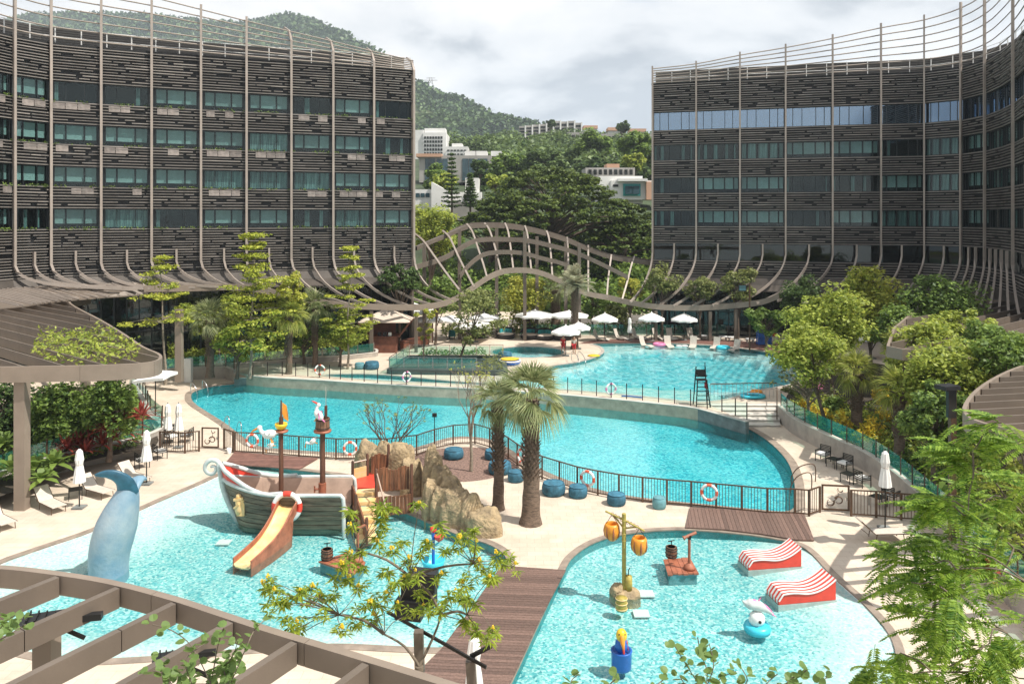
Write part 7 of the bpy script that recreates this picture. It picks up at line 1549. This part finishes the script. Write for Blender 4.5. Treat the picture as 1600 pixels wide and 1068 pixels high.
# multi-stemmed frangipani and thin tree by the fence
def stems(name, label, base, w, h, ns, m, nleaf, leaf, rs, bark='bark', low=.0, split=3, asp=2.6, trunk_h=.0, tr_r=.06):
    t = root(name, label, 'tree' if trunk_h else 'shrub', base); b = MB(); tips = []; r_ = random.Random(rs); b0 = V(base)
    if trunk_h: b.tube([b0, b0+V((0.02, 0, trunk_h*.5)), b0+V((0, 0, trunk_h))], [tr_r*1.2, tr_r, tr_r*.9], 8)
    def grow(p, d, l, r, lv):
        q = p+d*l+V((0, 0, .06*l)); b.tube([p, p.lerp(q, .5)+V((r_.uniform(-.03, .03), r_.uniform(-.03, .03), 0))*l, q], [r, r*.85, r*.68], 5 if lv < 2 else 3, cap=False)
        if lv >= split: tips.append((q, d)); return
        for k in range(2 if lv else 3 if not trunk_h else 2):
            a = r_.uniform(0, 2*PI); nd = (d+V((math.cos(a), math.sin(a), r_.uniform(-.1, .5)))*r_.uniform(.35, .6)).normalized(); grow(q, nd, l*r_.uniform(.62, .82), r*.66, lv+1)
    for k in range(ns):
        a = k*2*PI/ns+r_.uniform(-.3, .3); d = V((math.cos(a)*w*.8, math.sin(a)*w*.8, h)).normalized(); grow(b0+V((0, 0, trunk_h)), d, h*.36, tr_r*.6, 0)
    b.build('stem', bark, t); C, D = [], []
    for q, d in tips:
        for j in range(nleaf):
            a = r_.uniform(0, 2*PI); dd = (V((math.cos(a), math.sin(a), .25))+d*.5).normalized(); C.append(q+dd*leaf*.5-d*leaf*.3*r_.random()); D.append(dd)
    C = np.array([tuple(c-b0) for c in C]); D = np.array([tuple(d) for d in D]); W = unit(np.cross(D, NR.normal(size=D.shape)*.3+np.array([0, 0, 1]))); n = len(C); sz = leaf*NR.uniform(.7, 1.2, n)
    me = quads_mesh('foliage', C, D, W, sz, sz/asp, m); o = bpy.data.objects.new('foliage', me); COL.objects.link(o); o.parent = t; o['_o'] = tuple(base); return t
stems('frangipani', 'wide many stemmed frangipani bush behind the tall rock outcrop', G(612, 709), 3.3, 3.2, 9, 'leaf_olive', 6, .16, 4, 'bark', tr_r=.07, split=3)
stems('young_tree', 'thin young tree with sparse leaves on the mulch circle', G(736, 736), .55, 3.6, 6, 'leaf_yellow', 4, .12, 9, 'bark_pale', trunk_h=1.5, tr_r=.08, split=4)
# ------------------------------------------------------------------ shrubs
for lab, x, y, w_, h_, m in (('golden rounded shrub nearest the teal glass', 1316, 676, 1.7, 1.6, 'leaf_gold_sunlit'), ('golden shrub between the two lime palm trunks', 1362, 690, 2.2, 1.9, 'leaf_gold_sunlit'), ('golden shrub behind the dark trunked palm', 1378, 630, 1.6, 1.5, 'leaf_gold_sunlit'), ('low golden shrub at the end of the bare frangipani', 1258, 646, 1.6, 1.2, 'leaf_gold_sunlit'), ('green shrub between golden ones by the teal glass', 1340, 650, 1.4, 1.2, 'leaf_lime'), ('golden shrub just uphill of the steps glass', 1282, 655, 1.5, 1.3, 'leaf_gold_sunlit'), ('tall golden shrub beside the inner kerb of the hillside', 1385, 665, 1.7, 1.8, 'leaf_gold_sunlit'), ('small golden shrub low against the teal glass', 1340, 700, 1.3, 1.2, 'leaf_gold_sunlit'),
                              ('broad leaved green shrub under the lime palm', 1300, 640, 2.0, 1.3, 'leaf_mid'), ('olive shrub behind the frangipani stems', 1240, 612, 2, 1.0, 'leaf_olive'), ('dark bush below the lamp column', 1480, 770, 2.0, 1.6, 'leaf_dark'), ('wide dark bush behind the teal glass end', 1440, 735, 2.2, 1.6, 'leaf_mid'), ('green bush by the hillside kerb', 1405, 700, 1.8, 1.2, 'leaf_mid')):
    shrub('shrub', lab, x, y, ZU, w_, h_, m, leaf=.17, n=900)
def spiky(name, label, base, n, L, w, m, el0=1.4, el1=.1, cat='plant', droop=.3):
    t = root(name, label, cat, base); b = V(base)
    for k in range(n):
        az = k*2.4; el = lerp(el0, el1, k/n)+R.uniform(-.1, .1); d = V((math.cos(az)*math.cos(el), math.sin(az)*math.cos(el), math.sin(el))); s = V((-math.sin(az), math.cos(az), 0)); l = L*R.uniform(.75, 1.1)
        p = [b+d*(l*f)+V((0, 0, .1-droop*l*f*f)) for f in (0, .35, .7, 1)]; mb = MB(); mb.add([p[0]-s*w*.2, p[0]+s*w*.2, p[1]-s*w/2, p[1]+s*w/2, p[2]-s*w*.42, p[2]+s*w*.42, p[3]], [(0, 1, 3, 2), (2, 3, 5, 4), (4, 5, 6)]); mb.build('leaf', m, t)
    return t
CORD = [(105, 686), (122, 680), (140, 672), (152, 662), (165, 656), (180, 652), (196, 646), (212, 640), (134, 690), (160, 680), (178, 672), (200, 662), (222, 634), (98, 694)]
for i, (x, y) in enumerate(CORD):
    spiky('cordyline', ['red cordyline low at the glass before the bronze column', 'red cordyline second from the low end of the row', 'wine red cordyline above the curved wall glass', 'dark red cordyline under the bushy tree', 'bronze red cordyline in the middle of the row', 'red cordyline in front of the second bronze column', 'red cordyline just behind the second bronze column', 'wine red cordyline near the white square parasol', 'small orange red cordyline against the glass', 'orange red cordyline leaning on the glass in mid row', 'rusty cordyline below the second bronze column', 'tall red cordyline near the pair of folded parasols', 'reddest cordyline beside the pole of the square parasol', 'outermost small red cordyline by the broad green leaves'][i], P(x, y+18, 40.5+(i % 4)*.6), 22, 1.25, .13, 'leaf_red')
for lab, px, py, d, L in (('broad leaved green plant behind the first curve of the wall', 20, 735, 37, 1.5), ('broad leaved plant with arching leaves at the bronze column', 55, 735, 38, 1.6), ('broad leaved plant beside the low cordylines', 85, 728, 38.5, 1.5), ('small broad leaved plant by the wall glass', 66, 752, 36.2, 1.0), ('broad leaved plant deep in the terrace bed', 4, 700, 41, 1.8)):
    q = P(px, py, d); q.z = max(q.z, ZU); spiky('ginger_plant', lab, q, 16, L, .34, 'leaf_mid', droop=.5)
for lab, px, py, d, L in (('dark broad leaved plant behind the lamp column', 1520, 760, 31, 1.7), ('large leaved plant under the feathery branches', 1550, 770, 29, 1.7), ('arching plant at the foot of the hillside canopy', 1470, 730, 34, 1.5), ('red leaved plant under the feathery branches', 1540, 815, 27, .9), ('arching green plant behind the teal glass', 1368, 640, 46, 1.4)):
    q = P(px, py, d); q.z = ZU+.3; spiky('ginger_plant', lab, q, 18, L, .3, 'leaf_red' if 'red' in lab else 'leaf_mid', droop=.5)
# beds that read as one mass
def lowbed(label, pxs, h, m, dens, leaf=.18, z=ZU): return bed('ground_cover', label, [G(x, y, z) for x, y in pxs], z, h, m, dens, leaf)
lowbed('lime and green shrub planting behind the glass of the palm bed', [(262, 578), (300, 572), (362, 569), (455, 560), (530, 555), (575, 551), (560, 546), (450, 545), (330, 550), (262, 560)], 2.3, 'leaf_lime', 48, .22)
lowbed('deeper green planting along the restaurant terrace', [(330, 556), (480, 548), (560, 544), (560, 540), (480, 540), (330, 545)], 3.4, 'leaf_mid', 70, .25)
lowbed('wine red croton planting between the palms and the kiosk', [(470, 547), (560, 544), (565, 538), (470, 540)], 2.0, 'leaf_red', 45, .22)
lowbed('green understorey behind the curved planter wall', [(-80, 790), (0, 758), (100, 727), (175, 709), (217, 700), (240, 684), (222, 650), (205, 616), (120, 620), (0, 660), (-100, 720)], .8, 'leaf_mid', 75, .16)
bed('ground_cover', 'mixed green planting covering the hillside behind the teal glass', [V((p.x+.5, p.y+.3, 0)) for p in WR[2:-6]]+[V((25, 22, 0)), V((27, 34, 0)), V((24, 50, 0)), G(1250, 610, ZU)], ZU, .9, 'leaf_lime', 60, .18)
lowbed('hedge of green shrubs behind the glass of the far deck', [(812, 522), (1250, 522), (1260, 514), (812, 513)], 1.6, 'leaf_mid', 32, .24)
lowbed('yellow green hedge behind the daybeds', [(690, 528), (860, 524), (860, 515), (690, 517)], 2.2, 'leaf_olive', 40, .24)
lowbed('leafy planting on both sides of the dark raised basin', [(742, 588), (790, 584), (786, 566), (760, 566)], 1.5, 'leaf_olive', 60, .14)
lowbed('low shrubs behind the dark raised basin', [(650, 560), (760, 560), (760, 553), (660, 553)], 1.1, 'leaf_mid', 60, .18)
bed('climbing_plants', 'green creepers spilling through the fins of the bronze terrace canopy', [G(x, y, ZC) for x, y in [(48, 545), (60, 525), (95, 516), (150, 514), (205, 530), (222, 552), (200, 560), (130, 562), (70, 556)]], ZC-.5, 1.5, 'leaf_lime', 42, .17, lump=1.1)
# small creepers on the sills of the louvred wing
q = MB(); C = []
for i in range(len(lplan)-1):
    for z in (12.5, 16.1, 19.7, 23.3):
        s = R.random()
        for k in range(110):
            f = R.random(); v = noise.noise(V((i*3+f*4, z, 2.2)))
            if v > -.05: p = lplan[i].lerp(lplan[i+1], f)+nL[i]*R.uniform(.05, .3); C.append((p.x, p.y, z+R.uniform(-.05, .22)))
C = np.array(C); D, W = leaf_dirs(len(C), .3); org = C.mean(axis=0); me = quads_mesh('sill_plants', C-org, D, W, np.full(len(C), .16), np.full(len(C), .09), 'leaf_mid'); o = bpy.data.objects.new('sill_plants', me); COL.objects.link(o); o.location = V(org); tag(o, 'tiny trailing plants along the window sills of the louvred wing', kind='stuff')

# ------------------------------------------------------------------ trees beyond the trellis
def ft(label, px, d, x0, x1, yt, yb, **k):
    z = T((px-800)/F*d, d); return tree('hillside_tree', label, px, d, x0, x1, yt, yb, z0=z, **k)
ft('huge flat topped rain tree between the two hotel wings', 860, 125, 738, 985, 262, 392, style='umbrella', m='leaf_rain', n=26000, ncl=330, leaf=.42, trunk=.8, asp=1.5, nbr=60, depth=12)
ft('second rain tree with a lower crown touching the shaded wing', 975, 122, 905, 1040, 318, 425, style='umbrella', m='leaf_rain', n=13000, ncl=180, leaf=.42, trunk=.6, asp=1.5, nbr=40, depth=8)
ft('low skirt of the rain tree hanging over the trellis', 760, 118, 700, 850, 322, 392, style='umbrella', m='leaf_rain', n=10000, ncl=140, leaf=.42, trunk=.5, asp=1.5, nbr=30, depth=7)
ft('bright green rounded tree beside the louvred wing end', 668, 106, 640, 716, 312, 400, m='leaf_lime', n=6500, ncl=50, leaf=.34, trunk=.3)
ft('bright green small tree under the white gable villa', 690, 112, 652, 725, 338, 400, m='leaf_mid', n=4500, ncl=36, leaf=.34)
for lab, px, d, x0, x1, yt, yb, m, n in (('dark olive tree above the rain tree beside the glass villas', 790, 200, 762, 830, 236, 285, 'leaf_mid', 4200), ('dense green tree in the middle of the wooded crest', 850, 195, 818, 890, 232, 282, 'leaf_far', 5000), ('tall rounded green tree below the ridge houses', 925, 230, 898, 962, 205, 262, 'leaf_mid', 5200), ('spreading green tree beside the shaded wing roofline', 990, 210, 958, 1030, 203, 262, 'leaf_mid', 5600),
                                          ('dusky tree between the tall rounded tree and the villa', 938, 200, 905, 975, 246, 275, 'leaf_dark', 3000), ('pale green tree over the modern villa roof', 990, 190, 968, 1012, 238, 268, 'leaf_lime', 2600), ('olive tree before the dark glass villas', 682, 175, 660, 702, 258, 305, 'leaf_mid', 3000), ('lime tree below the dark glass villas', 690, 168, 672, 712, 265, 300, 'leaf_lime', 1800),
                                          ('grey green tree beside the teal glazed villa end', 748, 175, 735, 768, 245, 300, 'leaf_dark', 2400), ('yellow green tree behind the two pines', 775, 165, 755, 800, 270, 300, 'leaf_lime', 2000), ('small dark round tree on the ridge terrace', 860, 395, 853, 868, 187, 198, 'leaf_dark', 500), ('tree clump among the ridge houses', 975, 350, 962, 985, 190, 206, 'leaf_dark', 900),
                                          ('dark bushy tree before the ridge flats', 878, 340, 868, 890, 208, 226, 'leaf_dark', 1200)):
    ft(lab, px, d, x0, x1, yt, yb, m=m, n=n, ncl=34, leaf=.0036*d, trunk=.3, asp=1.5)
def pine(label, px, d, yt, yb, wpx, m='leaf_dark'):
    z = P(0, yb, d).z; b = pz(px, d, z); t = root('norfolk_pine', label, 'pine', b); h = P(0, yt, d).z-z; mb = MB(); mb.tube([b+V((0, 0, -3)), b+V((0, 0, h))], [.3, .05], 6); C = []; r = wpx/2/F*d
    nt = 13
    for k in range(nt):
        f = k/(nt-1); zz = h*(.12+.86*f); rr = r*(1-.85*f)
        for j in range(7): a = j*2*PI/7+k*.6; e = V((math.cos(a)*rr, math.sin(a)*rr, zz+.15*rr)); mb.tube([b+V((0, 0, zz)), b+e], [.06, .02], 3, cap=False); C += [tuple(V((0, 0, zz)).lerp(e, R.uniform(.25, 1))+V((R.gauss(0, .14), R.gauss(0, .14), R.gauss(.05, .1)))) for _ in range(26)]
    mb.build('trunk', 'bark', t); C = np.array(C); D, W = leaf_dirs(len(C), .8); me = quads_mesh('crown', C, D, W, np.full(len(C), .55), np.full(len(C), .3), m); o = bpy.data.objects.new('crown', me); COL.objects.link(o); o.parent = t; o['_o'] = tuple(b)
pine('tall norfolk pine before the white gable villa', 706, 150, 240, 335, 34)
pine('norfolk pine just right of the tall one at the villa wall', 735, 150, 272, 330, 28)

# ------------------------------------------------------------------ near branches
def frond_mesh(L=.55, n=15, m='leaf_fern', w=.05, pl_=.12):
    mb = MB(); Q = lambda t: V((L*t, 0, .10*L*t-.32*L*t*t)); mb.tube([Q(0), Q(.5), Q(1)], [.004, .003, .0015], 3)
    for k in range(1, n+1):
        t = .12+.88*k/n; p = Q(t); l = pl_*(math.sin(PI*(.16+.80*t))**.7)*R.uniform(.9, 1.08)
        for sg in (-1, 1): d = V((.42, sg, R.uniform(-.12, .12))).normalized(); s = V((w/2, 0, .002)); e = p+d*l+V((0, 0, -.18*l)); m_ = p+d*l*.5; mb.add([p, m_+s, e, m_-s], [(0, 1, 2, 3)])
    me = mb.mesh('fern_leaf'); me.materials.append(MATS[m]); return me
FR = [frond_mesh(.62, 16), frond_mesh(.52, 14), frond_mesh(.7, 18)]
pt = root('poinciana_tree', 'feathery leaved tree reaching in over the near corner of the splash pool', 'tree', V((9.6, 9.5, 0)))
CP = [(1455, 690), (1485, 700), (1430, 708), (1520, 668), (1550, 655), (1500, 725), (1590, 690), (1440, 775), (1478, 795), (1418, 795), (1400, 775), (1522, 785), (1560, 775), (1592, 745), (1592, 805), (1412, 838), (1445, 845), (1368, 842), (1350, 868), (1385, 880), (1432, 885), (1480, 875), (1532, 855), (1572, 852), (1362, 905), (1405, 915), (1452, 925), (1502, 915), (1550, 905), (1592, 905), (1385, 955), (1425, 965), (1470, 970), (1440, 1000), (1345, 1015), (1305, 1042), (1352, 1055), (1402, 1052), (1482, 1045), (1525, 1005), (1562, 985), (1592, 965), (1562, 1045), (1592, 1025), (1450, 1060)]
tw = MB(); base = V((9.6, 9.5, 0)); cr = V((9.0, 9.6, 6.2)); tw.tube([base, base.lerp(cr, .5)+V((.1, 0, 0)), cr], [.2, .16, .12], 8)
hubs = [P(1690, 790, 10.4), P(1720, 900, 10.2), P(1700, 1010, 9.8), P(1700, 710, 11.2), P(1650, 1090, 9.8)]
for h_ in hubs: tw.tube(smooth([cr, cr.lerp(h_, .5)+V((0, 0, .15)), h_], 3), [.09, .08, .07, .06, .06, .055, .05], 6)
STUFF = MB(); cnt = 0
done = []
for i, (x, y) in enumerate(sorted(CP, key=lambda q: -q[0])):
    d = 10.6+.7*math.sin(i*2.3); c = P(x+(62 if x < 1440 else 35 if x < 1500 else 12), y+4, d); h_ = min(hubs+[q for q in done if q.x > c.x+.15], key=lambda q: (q-c).length); done.append(c); path = smooth([h_, h_.lerp(c, .4)+V((0, R.uniform(-.1, .1), R.uniform(-.02, .14))), h_.lerp(c, .75)+V((0, 0, R.uniform(0, .08))), c], 3); tw.tube(path, [lerp(.014, .006, k/9) for k in range(10)], 5)
    for k in range(6):
        cnt += 1; az = PI+R.uniform(-1.5, 1.5) if k < 5 else R.uniform(0, 2*PI); s = path[-1-(k % 3)] if k > 2 else c; M = Matrix.Translation(s) @ Matrix.Rotation(az, 4, 'Z') @ Matrix.Rotation(R.uniform(-.25, .5), 4, 'Y') @ Matrix.Rotation(R.uniform(-.35, .35), 4, 'X') @ Matrix.Scale(R.uniform(.75, 1.15), 4)
        if cnt <= 298: inst('frond', FR[cnt % 3], pt, M)
        for q2 in range(1 if k % 2 == 0 else 0):
            me = FR[(cnt+q2) % 3]; M2 = Matrix.Translation(s+V((R.gauss(0, .16), R.gauss(.1, .2), R.gauss(-.02, .09)))) @ Matrix.Rotation(az+R.uniform(-.9, .9), 4, 'Z') @ Matrix.Rotation(R.uniform(-.3, .6), 4, 'Y') @ Matrix.Rotation(R.uniform(-.6, .6), 4, 'X'); o = len(STUFF.v); STUFF.v += [tuple(M2 @ v.co) for v in me.vertices]; STUFF.f += [tuple(i_+o for i_ in p.vertices) for p in me.polygons]; STUFF.sm += [False]*len(me.polygons)
tw.build('branch', 'twig', pt); o = STUFF.build('frond', 'leaf_fern', pt); o['kind'] = 'stuff'
# whorl of narrow leaves and its flowers
def whorl(n=9, L=.13, m='leaf_lime', w=.034):
    mb = MB()
    for k in range(n):
        a = k*2*PI/n+R.uniform(-.2, .2); el = R.uniform(-.6, .35); d = V((math.cos(a)*math.cos(el), math.sin(a)*math.cos(el), math.sin(el))); s = V((-math.sin(a), math.cos(a), 0)); l = L*R.uniform(.75, 1.1); o = V((0, 0, R.uniform(-.04, .03)))
        mb.add([o, o+d*l*.45+s*w/2+V((0, 0, .008)), o+d*l+V((0, 0, -.02)), o+d*l*.45-s*w/2+V((0, 0, .008))], [(0, 1, 2), (0, 2, 3)])
    me = mb.mesh('leaf_whorl'); me.materials.append(MATS[m]); return me
def flower():
    mb = MB()
    for k in range(9): c = V((R.gauss(0, .02), R.gauss(0, .02), R.uniform(0, .07))); mb.box(c, (.022, .022, .016), R.random()*3)
    me = mb.mesh('blossom'); me.materials.append(MATS['flower_yellow']); return me
leafmat('leaf_whorl', (.09, .17, .015), (.36, .44, .06), trans=.42, patch=4)
WH = [whorl(14, .16, 'leaf_whorl', .036), whorl(12, .15, 'leaf_whorl', .036), whorl(15, .17, 'leaf_whorl', .034)]; BL = [flower(), flower()]
CL = [(545, 803), (548, 825), (592, 800), (604, 812), (598, 828), (655, 790), (612, 795), (550, 868), (568, 862), (535, 885), (525, 900), (545, 905), (560, 880), (612, 862), (626, 852), (668, 850), (660, 865), (640, 876), (703, 862), (718, 845), (732, 838), (745, 850), (740, 828), (775, 868), (790, 880), (805, 885), (770, 900), (748, 880), (757, 892), (765, 905), (735, 905), (728, 930), (740, 940), (722, 915), (700, 935), (712, 925), (688, 950), (662, 948), (640, 960), (622, 945), (655, 930), (605, 930), (617, 915), (632, 905), (590, 935), (580, 945), (562, 950), (585, 965), (545, 970), (535, 985), (560, 975), (500, 935), (505, 950), (490, 920), (480, 935), (470, 925), (455, 935), (448, 945), (435, 940), (430, 925), (418, 940), (412, 915), (445, 965), (460, 985), (452, 1000), (465, 975), (727, 965), (735, 975), (745, 990), (770, 985), (760, 1000), (420, 905), (690, 830), (690, 900), (600, 895), (650, 895), (675, 960), (560, 920), (520, 930), (590, 850)]
ft_ = root('flowering_tree', 'slender tree with whorled leaves and yellow blossoms before the splash pool', 'tree', V((-1.5, 11.6, 0))); tw = MB(); b0 = V((-1.5, 11.6, 0)); hub = P(655, 1040, 12.0); tw.tube(smooth([b0, b0.lerp(hub, .5)+V((.1, 0, 0)), hub], 3), [.09]*3+[.07]*4, 7)
mids = [P(600, 990, 12.2), P(690, 960, 12.4), P(640, 900, 12.6), P(730, 960, 12.2), P(530, 960, 12.3), P(560, 860, 12.8), P(740, 880, 12.7)]
par = [None, None, 1, 1, 0, 2, 2]
for i, q in enumerate(mids): a = hub if par[i] is None else mids[par[i]]; tw.tube(smooth([a, a.lerp(q, .5)+V((.05, 0, .06)), q], 3), [lerp(.026, .014, k/6) for k in range(7)], 5)
for i, (x, y) in enumerate(CL):
    c = P(x, y, 12.3+.5*math.sin(i*1.9)); a = min(mids, key=lambda q: (q-c).length); tw.tube(smooth([a, a.lerp(c, .5)+V((R.uniform(-.06, .06), 0, R.uniform(-.02, .1))), c], 2), [.009, .008, .007, .006, .004], 4)
    for k in range(3): s = c+V((R.gauss(0, .05), R.gauss(0, .06), R.gauss(0, .045))); inst('leaf_whorl', WH[(i+k) % 3], ft_, Matrix.Translation(s) @ Matrix.Rotation(R.random()*6, 4, 'Z') @ Matrix.Rotation(R.uniform(-.5, .5), 4, 'X') @ Matrix.Scale(R.uniform(.75, 1.15), 4))
    if i % 2: inst('blossom', BL[i % 2], ft_, Matrix.Translation(c+V((0, -.05, .05))) @ Matrix.Rotation(R.random()*6, 4, 'Z') @ Matrix.Scale(R.uniform(.7, 1.25), 4))
tw.build('branch', 'twig', ft_)
def round_leaf():
    mb = MB(); n = 9; pts = []
    for k in range(n): a = 2*PI*k/n; r = .045*(1-.22*math.exp(-((a-PI)/.5)**2)); pts.append(V((.045+r*math.cos(a), r*math.sin(a)*1.05, .012*abs(math.sin(a)))))
    mb.add(pts+[V((.045, 0, 0))], [(k, (k+1) % n, n) for k in range(n)]); me = mb.mesh('round_leaf'); me.materials.append(MATS['leaf_round']); return me
RL = [round_leaf(), round_leaf()]
def rounded_plant(label, base, twigs, d, nl=14, sc=1.0, flowers=False):
    t = root('round_leaved_shrub', label, 'shrub', base); tw = MB(); b0 = V(base); C0_ = P(*twigs[0][0], d+.1); tw.tube([b0, b0.lerp(C0_, .5)+V((.03, 0, 0)), C0_], [.03, .025, .015], 6)
    for ti, pts in enumerate(twigs):
        p = smooth([P(x, y, d+.3*math.sin(ti*2+i)) for i, (x, y) in enumerate(pts)], 4); tw.tube([C0_, p[0]], .008, 4); tw.tube(p, .006, 4); q = resample(p, plen(p)/nl)
        for k, s in enumerate(q):
            for _ in range(2): inst('leaf', RL[k % 2], t, Matrix.Translation(s+V((R.gauss(0, .02), R.gauss(0, .04), R.gauss(0, .02)))) @ Matrix.Rotation(k*PI+R.uniform(-1.2, 1.2), 4, 'Z') @ Matrix.Rotation(R.uniform(-.8, .3), 4, 'Y') @ Matrix.Rotation(R.uniform(-.9, .9), 4, 'X') @ Matrix.Scale(sc*R.uniform(.7, 1.25), 4))
    tw.build('stem', 'twig', t)
rounded_plant('round leaved shrub growing up through the near pergola fins', V((-3.6, 8.0, 0)), [[(330, 1068), (300, 1010), (270, 985), (238, 975)], [(330, 1068), (340, 1010), (350, 980)], [(360, 1068), (385, 1010), (400, 980), (425, 960)], [(300, 1075), (270, 1050), (245, 1030)], [(330, 1060), (360, 1030), (372, 1000)], [(300, 1068), (290, 1030), (320, 1005)], [(360, 1070), (350, 1045), (365, 1030)], [(320, 1075), (345, 1055), (378, 1045)], [(270, 1070), (255, 1052), (235, 1045)]], 8.4, 9, 1.0)
rounded_plant('small round leaved twig poking over the far edge of the pergola', V((-5.6, 7.6, 0)), [[(-20, 1000), (5, 985), (35, 965)], [(-15, 1000), (10, 970), (25, 960)], [(-10, 1005), (15, 990), (40, 975)]], 8.0, 6, 1.0)
rounded_plant('round leaved shrub rising in the middle of the near pool edge', V((2.4, 7.8, 0)), [[(1100, 1090), (1105, 1050), (1095, 1020), (1090, 995)], [(1100, 1080), (1080, 1050), (1052, 1005)], [(1100, 1080), (1115, 1040), (1108, 1005)], [(1105, 1090), (1125, 1060), (1150, 1048)], [(1095, 1090), (1075, 1075), (1062, 1055)], [(1110, 1090), (1165, 1068), (1160, 1045)]], 8.6, 7, 1.05)
rounded_plant('low line of round leaves along the near pool edge', V((3.2, 7.6, 0)), [[(1180, 1090), (1200, 1065), (1215, 1052)], [(1200, 1090), (1240, 1060), (1262, 1045)], [(1230, 1095), (1230, 1065), (1245, 1055)], [(900, 1090), (892, 1065), (905, 1052)], [(920, 1095), (945, 1075), (962, 1060)], [(1000, 1095), (1020, 1075), (1040, 1058)], [(1270, 1095), (1285, 1065), (1300, 1050)]], 8.4, 5, 1.05)
stems('flowering_shrub', 'bushy low tree with yellow tufts below the pergola edge', V((-2.6, 12.6, 3.0)), .7, 1.5, 8, 'leaf_whorl', 12, .11, 21, 'twig', tr_r=.03, split=3)
